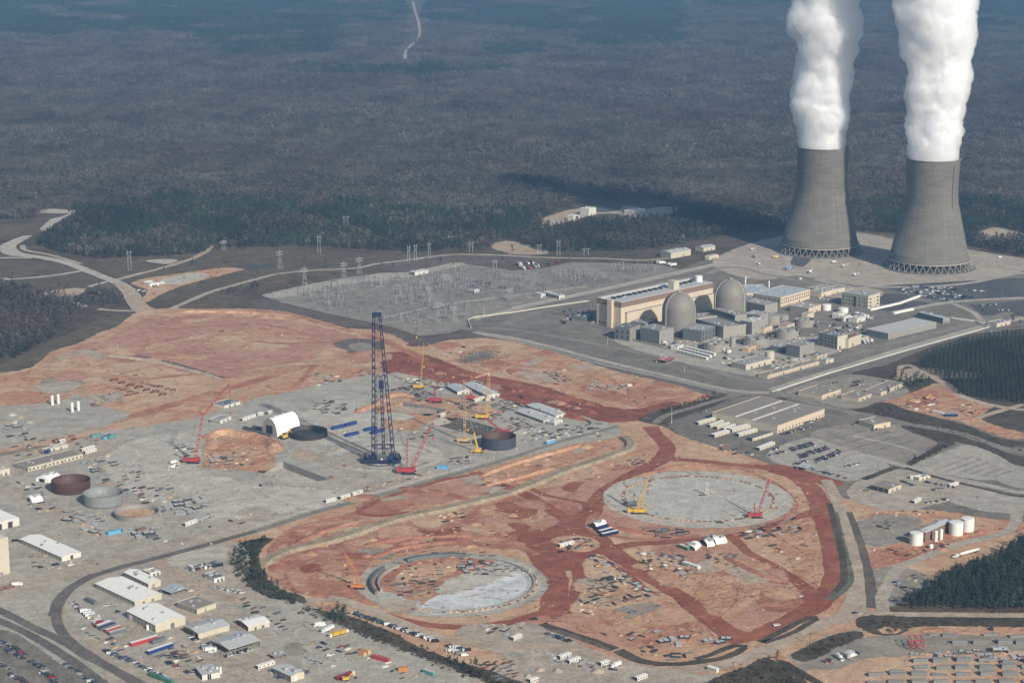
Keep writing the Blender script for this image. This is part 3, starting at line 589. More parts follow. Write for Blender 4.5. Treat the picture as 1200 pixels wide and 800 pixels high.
def blades(n, shape, rg):
    """n small triangles spread through a crown; returns verts (3n,3) and per-vertex tone"""
    V, T = [], []
    cl = [shape(rg) for _ in range(max(5, n//5))]; ct = rg.uniform(0,1, len(cl))
    for i in range(n):
        k = i % len(cl); c, s = cl[k]; p = c+rg.normal(0, s*.8,3)*np.array([1,1,.7])
        a = rg.normal(size=3); a /= np.linalg.norm(a); b = np.cross(a, rg.normal(size=3)); b /= np.linalg.norm(b)
        s2 = s*rg.uniform(.7,1.4)
        V += [p+a*s2, p-a*s2*.6+b*s2*.8, p-a*s2*.6-b*s2*.8]; T += [np.clip(ct[k]*.7+rg.uniform(0,.3), 0,1)]*3
    return np.array(V), np.array(T)
def pine_shape(h, r):
    def f(rg):
        t = rg.uniform(0,1)**.8; z = h*(.28+.70*t); rr = r*(1.05-t)**.8*math.sqrt(rg.uniform(.1,1)); a = rg.uniform(0,6.28)
        return np.array([rr*math.cos(a), rr*math.sin(a), z]), r*.30*(1.1-.6*t)
    return f
def bare_shape(h, r):
    def f(rg):
        t = rg.uniform(0,1); z = h*(.35+.62*t); rr = r*math.sqrt(max(.05,1-(2*t-.9)**2*.8))*math.sqrt(rg.uniform(.05,1)); a = rg.uniform(0,6.28)
        return np.array([rr*math.cos(a), rr*math.sin(a), z]), r*.20
    return f
def shrub_shape(h, r):
    def f(rg):
        a = rg.uniform(0,6.28); rr = r*math.sqrt(rg.uniform(0,1)); return np.array([rr*math.cos(a), rr*math.sin(a), h*rg.uniform(.15,.9)*(1.1-rr/r*.5)]), r*.3
    return f
def tri_mesh(name, V, T, mats, trunk=None):
    n = len(V)//3; vs_ = [tuple(v) for v in V]; fs = [(3*i, 3*i+1,3*i+2) for i in range(n)]; mi = [0]*n; tone = list(T)
    if trunk:
        for (x, y, h, r) in trunk:
            b = len(vs_); vs_ += [(x+r*math.cos(k*1.571), y+r*math.sin(k*1.571), -.3) for k in range(4)]+[(x+r*.35*math.cos(k*1.571), y+r*.35*math.sin(k*1.571), h) for k in range(4)]
            fs += [(b+k, b+(k+1) % 4, b+4+(k+1) % 4, b+4+k) for k in range(4)]; mi += [1]*4; tone += [.5]*8
    me = bpy.data.meshes.new(name); me.from_pydata(vs_, [], fs); me.polygons.foreach_set('material_index', mi)
    a = me.attributes.new('tone', 'FLOAT', 'POINT'); a.data.foreach_set('value', tone); me.update()
    for m in mats: me.materials.append(m)
    return me
TREES = {}
def one_tree(kind, i):
    rg = np.random.default_rng(100+i)
    if kind == 'pine': return blades(95, pine_shape(rg.uniform(15,19), rg.uniform(3.2,4.2)), rg)
    if kind == 'young': return blades(70, pine_shape(rg.uniform(8,10), rg.uniform(1.8,2.3)), rg)
    if kind == 'row': return blades(70, pine_shape(rg.uniform(11,13), rg.uniform(1.7,2.1)), rg)
    if kind == 'bare': return blades(90, bare_shape(rg.uniform(12,17), rg.uniform(4.0,5.5)), rg)
    return blades(36, shrub_shape(rg.uniform(2,3.5), rg.uniform(1.8,2.8)), rg)
TM = {'pine': 'pine', 'young': 'pine', 'row': 'pine', 'bare': 'bare', 'shrub': 'shrub'}
for k in TM:
    for i in range(4):
        V, T = one_tree(k, i); H = V[:, 2].max()
        TREES[k, i] = (V, T, H)
def template(kind, i):
    V, T, H = TREES[kind, i]
    me = tri_mesh('tpl_'+kind, V, T, [LM[TM[kind]], LM['trunk']], None if kind == 'shrub' else [(0,0, H*.8,.3 if kind != 'young' else .15)])
    return bpy.data.objects.new('tpl_'+kind, me)
def patch(kind, i, size, n):
    rg = np.random.default_rng(500+i); VV, TT, tr_ = [], [], []
    for j in range(n):
        k = kind
        if kind == 'mix': k = 'pine' if rg.uniform() < .35 else 'bare'
        p = rg.uniform(-size/2, size/2,2)*1.12; sc = rg.uniform(.75,1.2)
        V, T = blades(30 if k == 'bare' else 34,(bare_shape(15*sc, 5.6*sc) if k == 'bare' else pine_shape(18*sc, 4.6*sc)), rg)
        V = V+np.array([p[0], p[1], 0]); VV.append(V); TT.append(np.clip(T*.4+rg.uniform(0,.6), 0,1))
    me = tri_mesh('tpl_patch_'+kind, np.concatenate(VV), np.concatenate(TT), [LM['pine' if kind == 'pine' else 'bare'], LM['trunk']])
    return bpy.data.objects.new('tpl_patch', me)
def scatter(name, tpls, P, idx, rot, scl):
    c = bpy.data.collections.new('tpl_'+name)
    for o in tpls: c.objects.link(o)
    me = bpy.data.meshes.new(name); me.from_pydata([tuple(p) for p in P], [], [])
    for nm, ty, v in (('idx', 'INT', idx),('rot', 'FLOAT', rot),('scl', 'FLOAT', scl)):
        a = me.attributes.new(nm, ty, 'POINT'); a.data.foreach_set('value', list(v))
    o = link(name, me); o['kind'] = 'stuff'
    t = bpy.data.node_groups.new('scatter_'+name, 'GeometryNodeTree')
    t.interface.new_socket('Geometry', in_out='INPUT', socket_type='NodeSocketGeometry'); t.interface.new_socket('Geometry', in_out='OUTPUT', socket_type='NodeSocketGeometry')
    N = t.nodes.new; gi, go = N('NodeGroupInput'), N('NodeGroupOutput'); ip = N('GeometryNodeInstanceOnPoints'); ci = N('GeometryNodeCollectionInfo')
    ci.inputs['Collection'].default_value = c; ci.inputs['Separate Children'].default_value = True; ci.inputs['Reset Children'].default_value = True
    ip.inputs['Pick Instance'].default_value = True
    def att(nm, ty):
        n = N('GeometryNodeInputNamedAttribute'); n.data_type = ty; n.inputs['Name'].default_value = nm; return n.outputs['Attribute']
    cx = N('ShaderNodeCombineXYZ'); L = t.links.new
    L(att('rot', 'FLOAT'), cx.inputs[2]); er = N('FunctionNodeEulerToRotation'); L(cx.outputs[0], er.inputs[0])
    L(gi.outputs[0], ip.inputs['Points']); L(ci.outputs[0], ip.inputs['Instance']); L(att('idx', 'INT'), ip.inputs['Instance Index'])
    L(er.outputs[0], ip.inputs['Rotation']); L(att('scl', 'FLOAT'), ip.inputs['Scale']); L(ip.outputs[0], go.inputs[0])
    md = o.modifiers.new('scatter', 'NODES'); md.node_group = t
    return o
def inpoly(X, Y, poly):
    poly = np.asarray(poly, float); c = np.zeros(len(X), bool); j = len(poly)-1
    for i in range(len(poly)):
        xi, yi = poly[i]; xj, yj = poly[j]
        with np.errstate(divide='ignore', invalid='ignore'):
            c ^= ((yi > Y) != (yj > Y)) & (X < (xj-xi)*(Y-yi)/(yj-yi)+xi)
        j = i
    return c
def pxn(X, Y):
    d = Y*CT+CAM_H*ST; u = CAM_H*CT-Y*ST; return 600+FPX*X/d, 400+FPX*u/d
def vnoise(X, Y, s, seed):
    return np.array([noise.noise(Vector((x*s, y*s, seed))) for x, y in zip(X, Y)])
FOREST = [(-330,-60),(1520,-60),(1520,318),(1200,301),(1140,289),(1050,274),(1010,270),(960,270),(900,270),(850,277),(790,289),(750,294),(690,297),(640,296),(625,291),(612,285),(590,281),(575,290),(552,296),(530,291),(522,296),(475,296),(437,294),(400,291),(345,289),(300,291),(255,291),(240,297),(207,300),(118,304),(75,297),(40,285),(78,262),(60,254),(28,258),(-330,262)]
CLEAR = [[(44,244),(95,244),(95,252),(60,266),(50,270)], [(628,264),(655,248),(690,237),(735,236),(800,238),(797,257),(745,262),(690,262),(645,272)], [(1146,275),(1165,266),(1200,272),(1200,283),(1150,283)],
         [(495,79),(470,77),(464,66),(468,56),(484,45),(498,47),(486,62),(488,71)], [(472,-8),(498,-8),(504,46),(480,46)], [(395,265),(410,263),(470,285),(455,289)], [(242,296),(255,284),(262,286),(250,296)], [(985,246),(1060,245),(1060,250),(985,251)], [(547,296),(548,286),(562,281),(565,286),(556,296)]]
PINEP = [[(40,286),(80,262),(95,250),(140,240),(300,232),(420,238),(540,252),(595,264),(610,280),(560,296),(440,296),(300,292),(210,302),(118,306)], [(990,240),(1520,228),(1520,320),(1140,292),(1050,276),(1000,272)],
         [(780,262),(840,254),(900,258),(905,272),(850,279),(790,290),(640,298),(620,290),(680,272)]]
FARPINE = [[(-330,-60),(330,-60),(420,5),(400,30),(400,60),(330,68),(262,66),(240,50),(200,41),(80,43),(-330,46)], [(400,2),(560,2),(640,12),(800,0),(800,58),(700,62),(640,40),(560,30),(480,28),(420,32)],
           [(340,80),(400,78),(480,80),(600,78),(610,86),(480,93),(340,91)], [(560,52),(640,55),(640,65),(570,68)], [(1100,-60),(1520,-60),(1520,40),(1120,38)], [(800,-60),(1100,-60),(1090,8),(820,14)]]
st = 58
xs, ys = np.meshgrid(np.arange(-4200,4200, st), np.arange(3640,12600, st))
X, Y = xs.ravel()+rng.uniform(-14,14, xs.size), ys.ravel()+rng.uniform(-14,14, xs.size)
PX, PY = pxn(X, Y)
keep = (PX > -330) & (PX < 1530) & inpoly(PX, PY, FOREST)
for c in CLEAR: keep &= ~inpoly(PX, PY, c)
dd = noise
keep &= PY < 250
X, Y, PX, PY = X[keep], Y[keep], PX[keep], PY[keep]
n1, n2 = vnoise(X, Y, .0011,3.3), vnoise(X, Y, .005,7.7)
pine = np.zeros(len(X), bool)
for p in FARPINE: pine |= inpoly(PX+n2*20, PY+n1*7, p)
near_p = np.zeros(len(X), bool)
for p in PINEP: near_p |= inpoly(PX+n2*12, PY+n2*6, p)
pine = (pine & (n2 < .38)) | (near_p & (n2 < .25))
n3 = vnoise(X*.5, Y, .0016,5.1); mix = (~pine) & ((n1+.5*n2+.5*n3 > .16) | near_p)
NB = 5
tp = [patch('bare', i, st, 40) for i in range(NB)]+[patch('pine', 10+i, st, 46) for i in range(NB)]+[patch('mix', 20+i, st, 42) for i in range(NB)]
idx = np.where(pine, NB, np.where(mix, 2*NB, 0))+rng.integers(0, NB, len(X))
for i, o in enumerate(tp): o.name = f'tpl_{i:02d}'
scatter('far_forest', tp, np.stack([X, Y, 0*X], 1), idx, rng.integers(0,4, len(X))*1.5708+rng.uniform(-.15,.15, len(X)), np.clip(1.0+n2*.55+rng.uniform(-.12,.12, len(X)), .7,1.35))
NEAR = []                                             # (x, y, kind, variant, scale, wood)
def wood(poly, spacing, kinds, woodname, keep_p=1.0, jit=.45, scale=(.75,1.15), rows=None, clear=()):
    P = gn(poly); x0, y0 = P.min(0); x1, y1 = P.max(0)
    if rows is None:
        xs, ys = np.meshgrid(np.arange(x0, x1, spacing), np.arange(y0, y1, spacing)); X, Y = xs.ravel(), ys.ravel()
    else:
        a = rows; L = max(x1-x0, y1-y0); u, v = np.meshgrid(np.arange(-L, L, spacing*1.15), np.arange(-L, L, spacing*.6)); cxx, cyy = (x0+x1)/2,(y0+y1)/2
        X = cxx+u.ravel()*math.cos(a)-v.ravel()*math.sin(a); Y = cyy+u.ravel()*math.sin(a)+v.ravel()*math.cos(a)
    X = X+rng.uniform(-jit, jit, X.size)*spacing; Y = Y+rng.uniform(-jit, jit, Y.size)*spacing
    k = inpoly(X, Y, P) & (rng.uniform(0,1, X.size) < keep_p)
    if clear:
        a, b = pxn(X, Y)
        for c in clear: k &= ~inpoly(a, b, c)
    for x, y in zip(X[k], Y[k]):
        r = rng.uniform(); acc = 0
        if woodname == 'wood' and len(kinds) > 1: r = min(.999, max(0, r+(1 if kinds[0][0] == 'pine' else -1)*.9*noise.noise(Vector((x*.011, y*.006,3)))))
        for kd, f in kinds:
            acc += f
            if r < acc: break
        NEAR.append((x, y, kd, int(rng.integers(0,4)), rng.uniform(*scale), woodname))
nf = [(-330,250),(1520,250)]+FOREST[2:]
wood([(40,286),(80,262),(95,250),(140,248),(610,248),(610,281),(590,281),(575,290),(552,296),(530,291),(522,296),(475,296),(437,294),(400,291),(345,289),(300,291),(255,291),(240,297),(207,300),(118,304),(75,297)], 8.2, [('pine', .72),('bare', .28)], 'wood', clear=CLEAR)
wood([(610,249),(990,249),(1000,270),(960,270),(900,270),(850,277),(790,289),(750,294),(690,297),(640,296),(625,291),(612,285)], 8.6, [('pine', .42),('bare', .58)], 'wood', clear=CLEAR)
wood([(990,249),(1520,249),(1520,318),(1200,301),(1140,289),(1050,274),(1000,270)], 8.4, [('pine', .74),('bare', .26)], 'wood', clear=CLEAR)
wood([(-330,249),(50,249),(60,254),(28,258),(-330,262)], 9, [('bare', .9),('pine', .1)], 'wood', clear=CLEAR)
wood([(-330,345),(20,342),(60,350),(95,358),(92,372),(60,400),(20,422),(-330,436)], 9.5, [('bare', .9),('pine', .1)], 'wood', .8)
wood([(0,330),(45,340),(85,350),(110,356),(130,358),(110,366),(60,362),(0,352)], 12, [('pine', .55),('bare', .45)], 'wood', .55, scale=(.5,.85))
wood([(98,343),(118,336),(140,345),(145,358),(110,357)], 9, [('bare', .7),('pine', .3)], 'wood', .8, scale=(.4,.7))
wood([(255,344),(300,334),(310,340),(270,350)], 10, [('shrub', .6),('pine', .4)], 'wood', .7, scale=(.4,.7))
wood([(1060,713),(1075,703),(1100,687),(1125,674),(1150,666),(1175,656),(1200,638),(1250,612),(1250,717),(1110,715)], 4.6, [('pine', 1)], 'pine wood at the lower right edge', .95, scale=(.62,.95))
wood([(1075,702),(1100,685),(1125,672),(1150,663),(1175,653),(1200,635),(1225,622),(1225,628),(1180,656),(1150,668),(1110,684)], 5, [('shrub', .6),('bare', .4)], 'scrub', .8, scale=(.4,.8))
wood([(1078,431),(1115,448),(1122,462),(1150,468),(1200,474),(1520,476),(1520,398),(1180,396),(1130,405),(1085,420)], 5.0, [('row', 1)], 'plantation rows beyond the orange clearing', .96,.2,(.85,1.2), rows=R(-12))
wood([(1045,440),(1085,443),(1092,450),(1072,458),(1050,458)], 6, [('pine', .8),('shrub', .2)], 'clump by the orange clearing', .7, scale=(.4,.65))
wood([(270,650),(285,638),(300,633),(316,633),(303,645),(303,668),(322,688),(350,700),(345,711),(312,699),(284,684),(272,668)], 4.3, [('young', .55),('shrub', .45)], 'trench beside the workshop yard', .9, scale=(.7,1.15))
wood([(352,709),(400,716),(450,737),(520,768),(600,800),(590,806),(520,785),(440,752),(380,728),(350,720)], 4.6, [('shrub', .93),('young', .07)], 'scrub', .75, scale=(.4,.85))
wood([(390,714),(406,718),(404,730),(388,728)], 4, [('young', 1)], 'ditch beside the row of parked pickups', .8, scale=(.8,1.3))
wood([(525,775),(560,783),(570,796),(545,796)], 4.5, [('young', .8),('shrub', .2)], 'ditch beside the row of parked pickups', .75, scale=(.7,1.2))
wood([(836,800),(885,781),(912,772),(930,790),(950,812),(840,820)], 4.5, [('shrub', .9),('young', .1)], 'scrub', .8, scale=(.5,1))
wood([(1015,726),(1060,725),(1200,727),(1200,733),(1075,733),(1040,742)], 4.5, [('shrub', 1)], 'scrub', .95, scale=(.35,.8))
wood([(932,767),(960,753),(1005,743),(985,757),(950,772)], 4, [('shrub', 1)], 'scrub', .95, scale=(.4,.8))
wood([(776,480),(840,462),(843,466),(780,486)], 4, [('shrub', .8),('young', .2)], 'scrub', .9, scale=(.5,.8))
wood([(1064,541),(1118,517),(1120,521),(1068,546)], 4, [('shrub', .8),('young', .2)], 'scrub', .9, scale=(.5,.9))
wood([(1062,499),(1120,512),(1117,517),(1072,507)], 4.5, [('shrub', 1)], 'scrub', .8, scale=(.4,.7))
wood([(1000,481),(1035,474),(1060,482),(1125,499),(1190,519),(1200,530),(1150,518),(1080,500),(1040,489)], 6, [('shrub', 1)], 'scrub', .9, scale=(.35,.75))
wood([(636,728),(724,760),(718,763),(634,733)], 4, [('shrub', 1)], 'scrub', .9, scale=(.3,.6))
wood([(620,482),(660,488),(668,495),(630,495)], 4, [('shrub', 1)], 'scrub', .0)
wood([(200,318),(300,310),(460,305),(610,300),(612,308),(470,314),(300,326),(215,345)], 22, [('shrub', .8),('pine', .2)], 'scrub', .4, scale=(.4,.7))
for x, y, k, s in ((226,311, 'pine', .8),(270,309, 'bare', .8),(192,317, 'pine', .5),(45,324, 'bare', .7),(15,326, 'pine', .6),(357,305, 'pine', .55),(447,312, 'pine', .5),(460,315, 'pine', .55),(600,298, 'pine', .9),(572,294, 'pine', .9),(720,304, 'pine', .5),(727,303, 'pine', .45),(735,302, 'pine', .5),(745,301, 'pine', .5),(750,301, 'pine', .45),
                   (1040,462, 'pine', .6),(1042,461, 'pine', .5),(1186,380, 'pine', .8),(1052,458, 'pine', .4),(910,777, 'young', 1),(1195,382, 'pine', .6),(70,335, 'pine', .6),(80,338, 'bare', .6)):
    v = g(x, y); NEAR.append((v.x, v.y, k, random.randrange(4), s, 'open ground'))
KN = {'pine': ('pine_tree', 'pine'), 'young': ('pine_tree', 'pine'), 'bare': ('bare_tree', 'bare tree'), 'shrub': ('shrub', 'shrub')}
def place_words(x, y):
    a, b = pxn(np.array([x]), np.array([y])); return float(a[0]), float(b[0])
CLUMPS = {'open ground', 'pine wood at the lower right edge', 'plantation rows beyond the orange clearing', 'clump by the orange clearing', 'trench beside the workshop yard', 'ditch beside the row of parked pickups'}
cand = [t for t in NEAR if t[5] in CLUMPS and t[2] not in ('shrub', 'row') and -5 < place_words(t[0], t[1])[0] < 1205]
cand.sort(key=lambda t: (t[5] != 'open ground', t[1]/(t[4]*(.55 if t[2] == 'young' else 1))))
indiv = cand[:290]; iset = set(map(id, indiv))
CROWN, TRUNK = {}, {}
for k in ('pine', 'young', 'bare'):
    for i in range(4):
        V, T, H = TREES[k, i]
        rg = np.random.default_rng(900+i)
        CROWN[k, i] = tri_mesh('crown', V, T, [LM[TM[k]]])
        bm = bmesh.new(); bmesh.ops.create_cone(bm, segments=6, radius1=.32 if k != 'young' else .16, radius2=.06, depth=H*.85, matrix=Matrix.Translation((0,0, H*.425-.3)))
        for j in range(5):                              # limbs
            a = j*2.4; z = H*(.38+.1*j); q = Vector((math.cos(a), math.sin(a), .5)).normalized()
            bmesh.ops.create_cone(bm, segments=3, radius1=.1, radius2=.02, depth=H*.16, matrix=Matrix.Translation(Vector((0,0, z))+q*H*.08) @ q.to_track_quat('Z', 'Y').to_matrix().to_4x4())
        me = bpy.data.meshes.new('trunk'); bm.to_mesh(me); bm.free(); me.materials.append(LM['trunk']); TRUNK[k, i] = me
SOLO = {}
for (x, y, k, v, s, wn) in indiv:
    a, b = place_words(x, y)
    if wn == 'open ground': lab, grp = None, None
    else:
        grp = {'pine': 'pines', 'young': 'young pines', 'bare': 'bare trees'}[k]+' in the '+wn
        lab = {'pine': 'dark green pine', 'young': 'small dark green pine', 'bare': 'leafless grey tree'}[k]+' in the '+wn
    if lab is None:
        near = ('in the far western field beside the pale gravel road' if a < 120 else 'beside the tan clearing with parked vehicles' if a < 300 else 'on the brown bank behind the switchyard' if a < 650 else 'by the gravel road behind the power plant' if a < 800 else 'at the edge of the orange clearing' if a < 1100 and b < 500 else 'by the dark car park at the right edge' if b < 400 else 'at the corner of the precast yard')
        base = {'pine': 'lone dark pine', 'young': 'small lone pine', 'bare': 'lone leafless tree'}[k]; lab = f'{base} {near}'; grp = 'lone trees on open ground'
    e = empty(KN[k][0], (x, y, 0), random.uniform(0,6.28), lab, KN[k][1], grp); e.scale = (s,)*3
    for nm, me in (('trunk', TRUNK[k, v]),('crown', CROWN[k, v])):
        o = bpy.data.objects.new(nm, me); COL.objects.link(o); o.parent = e
rest = [t for t in NEAR if id(t) not in iset]
kk = ['bare', 'pine', 'shrub', 'young', 'row']
tp = [template(k, i) for k in kk for i in range(4)]
for i, o in enumerate(tp): o.name = f'tpn_{i:02d}'
scatter('woodland', tp, [(t[0], t[1], 0) for t in rest], [kk.index(t[2])*4+t[3] for t in rest], rng.uniform(0,6.28, len(rest)), [t[4] for t in rest])
print('trees', len(NEAR), 'patches', len(X))
# ================================================================ COOLING TOWERS
M = {}
M['tower'] = None
def tower_mat(z0, H):
    m, t, b = newmat('tower_concrete'); p = pos(t); co = t.nodes.new('ShaderNodeTexCoord').outputs['Object']
    sx = t.nodes.new('ShaderNodeSeparateXYZ'); t.links.new(co, sx.inputs[0])
    ang = nmath(t, 'ARCTAN2', sx.outputs[1], sx.outputs[0])
    cb = t.nodes.new('ShaderNodeCombineXYZ'); t.links.new(nmath(t, 'MULTIPLY', ang, 60), cb.inputs[0]); t.links.new(nmath(t, 'MULTIPLY', sx.outputs[2], .02), cb.inputs[2])
    stv = nz(t, .35,4,.65, cb.outputs[0])                     # rain streaks running down
    cb2 = t.nodes.new('ShaderNodeCombineXYZ'); t.links.new(nmath(t, 'MULTIPLY', ang, 1.5), cb2.inputs[0]); t.links.new(nmath(t, 'MULTIPLY', sx.outputs[2], .30), cb2.inputs[2])
    lifts = nz(t, 1,3,.6, cb2.outputs[0])                     # pour lifts, each band its own grey
    c = mixc(t, ss(t, stv, .3,.7),(.138,.129,.11),(.192,.179,.153))
    c = mixc(t, nmath(t, 'MULTIPLY', ss(t, lifts, .35,.65), .7), c, (.112,.104,.089))
    c = mixc(t, nmath(t, 'MULTIPLY', ss(t, nz(t, .02,5,.6, p), .45,.7), .4), c, (.21,.195,.165))
    t.links.new(c, b.inputs['Base Color']); b.inputs['Roughness'].default_value = .9; b.inputs['Specular IOR Level'].default_value = .15
    bp = t.nodes.new('ShaderNodeBump'); bp.inputs['Strength'].default_value = .25; bp.inputs['Distance'].default_value = .3
    t.links.new(nmath(t, 'SINE', nmath(t, 'MULTIPLY', ang, 130)), bp.inputs['Height']); t.links.new(bp.outputs[0], b.inputs['Normal'])
    return m
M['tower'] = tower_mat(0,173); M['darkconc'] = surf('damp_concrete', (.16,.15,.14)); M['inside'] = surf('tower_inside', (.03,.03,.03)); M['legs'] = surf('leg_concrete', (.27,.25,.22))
M['conc'] = surf('weathered_concrete', (.29,.275,.25)); M['steeldark'] = surf('dark_steel', (.06,.058,.056), .5)
HT = 173.0
def prof(z): # radius of the shell at height z
    zt = 128.0; rt = 41.0; a = 93.0 if z < zt else 170.0
    return rt*math.sqrt(1+((z-zt)/a)**2) if z >= zt else rt*math.sqrt(1+((z-zt)/a)**2*.96)
def cooling_tower(x, y, lab, ladder):
    c = g(x, y); e = empty('cooling_tower', c, 0, lab, 'cooling tower')
    n = 120; Z = [13.5+(HT-13.5)*i/60 for i in range(61)]
    bm = bmesh.new(); rings = []
    for z in Z: rings.append([bm.verts.new((prof(z)*math.cos(k*6.28319/n), prof(z)*math.sin(k*6.28319/n), z)) for k in range(n)])
    inn = [[bm.verts.new(((prof(z)-1.1)*math.cos(k*6.28319/n),(prof(z)-1.1)*math.sin(k*6.28319/n), z)) for k in range(n)] for z in (HT, HT-20, HT-60,13.5)]
    rr = rings+inn
    for i in range(len(rr)-1):
        for k in range(n):
            f = bm.faces.new((rr[i][k], rr[i][(k+1) % n], rr[i+1][(k+1) % n], rr[i+1][k])); f.smooth = True
    for k in range(n): bm.faces.new((inn[-1][k], inn[-1][(k+1) % n], rings[0][(k+1) % n], rings[0][k]))
    me = bpy.data.meshes.new('shell'); bm.to_mesh(me); bm.free(); link('shell', me, [M['tower']], e)
    for nm, z, h, o_ in (('top_rim', HT-.2,1.5,.9),('lower_ring', 12.6,1.8,.7)):
        bm = bmesh.new(); rr = []
        for dr, dz in ((-1.3,0),(o_, 0),(o_, h),(-1.3, h)): rr.append([bm.verts.new(((prof(z)+dr)*math.cos(k*6.28319/n),(prof(z)+dr)*math.sin(k*6.28319/n), z+dz)) for k in range(n)])
        for i in range(4):
            for k in range(n): bm.faces.new((rr[i][k], rr[i][(k+1) % n], rr[(i+1) % 4][(k+1) % n], rr[(i+1) % 4][k]))
        me = bpy.data.meshes.new(nm); bm.to_mesh(me); bm.free(); link(nm, me, [M['conc'] if nm == 'lower_ring' else M['darkconc']], e)
    bm = bmesh.new(); L = math.dist((0,0,0),(0,3.4,10.8))
    bmesh.ops.create_cone(bm, segments=6, radius1=.55, radius2=.45, depth=1, matrix=Matrix.Translation((0,0,.5))); leg = bpy.data.meshes.new('leg'); bm.to_mesh(leg); bm.free(); leg.materials.append(M['legs'])
    nl = 38
    for i in range(nl):
        for s in (-.5,.5):
            a0, a1 = (i)*6.28319/nl, (i+s)*6.28319/nl
            p0 = Vector((71*math.cos(a0), 71*math.sin(a0), 0)); p1 = Vector(((prof(13)-.3)*math.cos(a1),(prof(13)-.3)*math.sin(a1), 12.8))
            o = bpy.data.objects.new('leg', leg); COL.objects.link(o); o.parent = e; o.location = p0
            o.rotation_mode = 'QUATERNION'; o.rotation_quaternion = (p1-p0).to_track_quat('Z', 'Y'); o.scale = (1,1,(p1-p0).length)
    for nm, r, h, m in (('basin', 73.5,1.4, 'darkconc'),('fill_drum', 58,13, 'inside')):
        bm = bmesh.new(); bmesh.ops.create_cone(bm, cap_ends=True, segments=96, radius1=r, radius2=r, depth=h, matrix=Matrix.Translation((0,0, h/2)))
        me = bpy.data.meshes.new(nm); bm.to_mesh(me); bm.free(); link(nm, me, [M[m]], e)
    if ladder:
        bm = bmesh.new(); a = R(-52); pr = None
        for z in range(96,173,6):
            p = Vector((math.cos(a), math.sin(a), 0))*(prof(z)+.5)+Vector((0,0, z))
            if pr: bmesh.ops.create_cone(bm, segments=4, radius1=.55, radius2=.55, depth=(p-pr).length, matrix=Matrix.Translation((p+pr)/2) @ (p-pr).to_track_quat('Z', 'Y').to_matrix().to_4x4())
            pr = p
        me = bpy.data.meshes.new('ladder'); bm.to_mesh(me); bm.free(); link('ladder', me, [M['steeldark']], e)
    return c
TA = cooling_tower(960.3,294, 'cooling tower standing farther back, behind the white sheds, steam plume rising', False)
TB = cooling_tower(1088,312.5, 'cooling tower nearer the dark car park, a ladder down its upper right side', True)
def plume_mat():
    m, t, b = newmat('steam')
    t.nodes.remove(b); v = t.nodes.new('ShaderNodeVolumePrincipled'); v.inputs['Color'].default_value = (.985,.99,.995,1)
    v.inputs['Density'].default_value = .065; v.inputs['Anisotropy'].default_value = .0
    t.links.new(v.outputs[0], t.nodes['Material Output'].inputs['Volume'])
    return m
M['steam'] = plume_mat(); mc, tc_, bc = newmat('core_brightener'); M['brightcore'] = mc; ds, tr_, mx = (tc_.nodes.new(n) for n in ('ShaderNodeBsdfDiffuse', 'ShaderNodeBsdfTranslucent', 'ShaderNodeMixShader')); ds.inputs[0].default_value = tr_.inputs[0].default_value = (.97,.972,.975,1); mx.inputs[0].default_value = .5; tc_.links.new(ds.outputs[0], mx.inputs[1]); tc_.links.new(tr_.outputs[0], mx.inputs[2]); tc_.links.new(mx.outputs[0], tc_.nodes['Material Output'].inputs[0])  # second material: white, light-passing surface added to brighten the steam
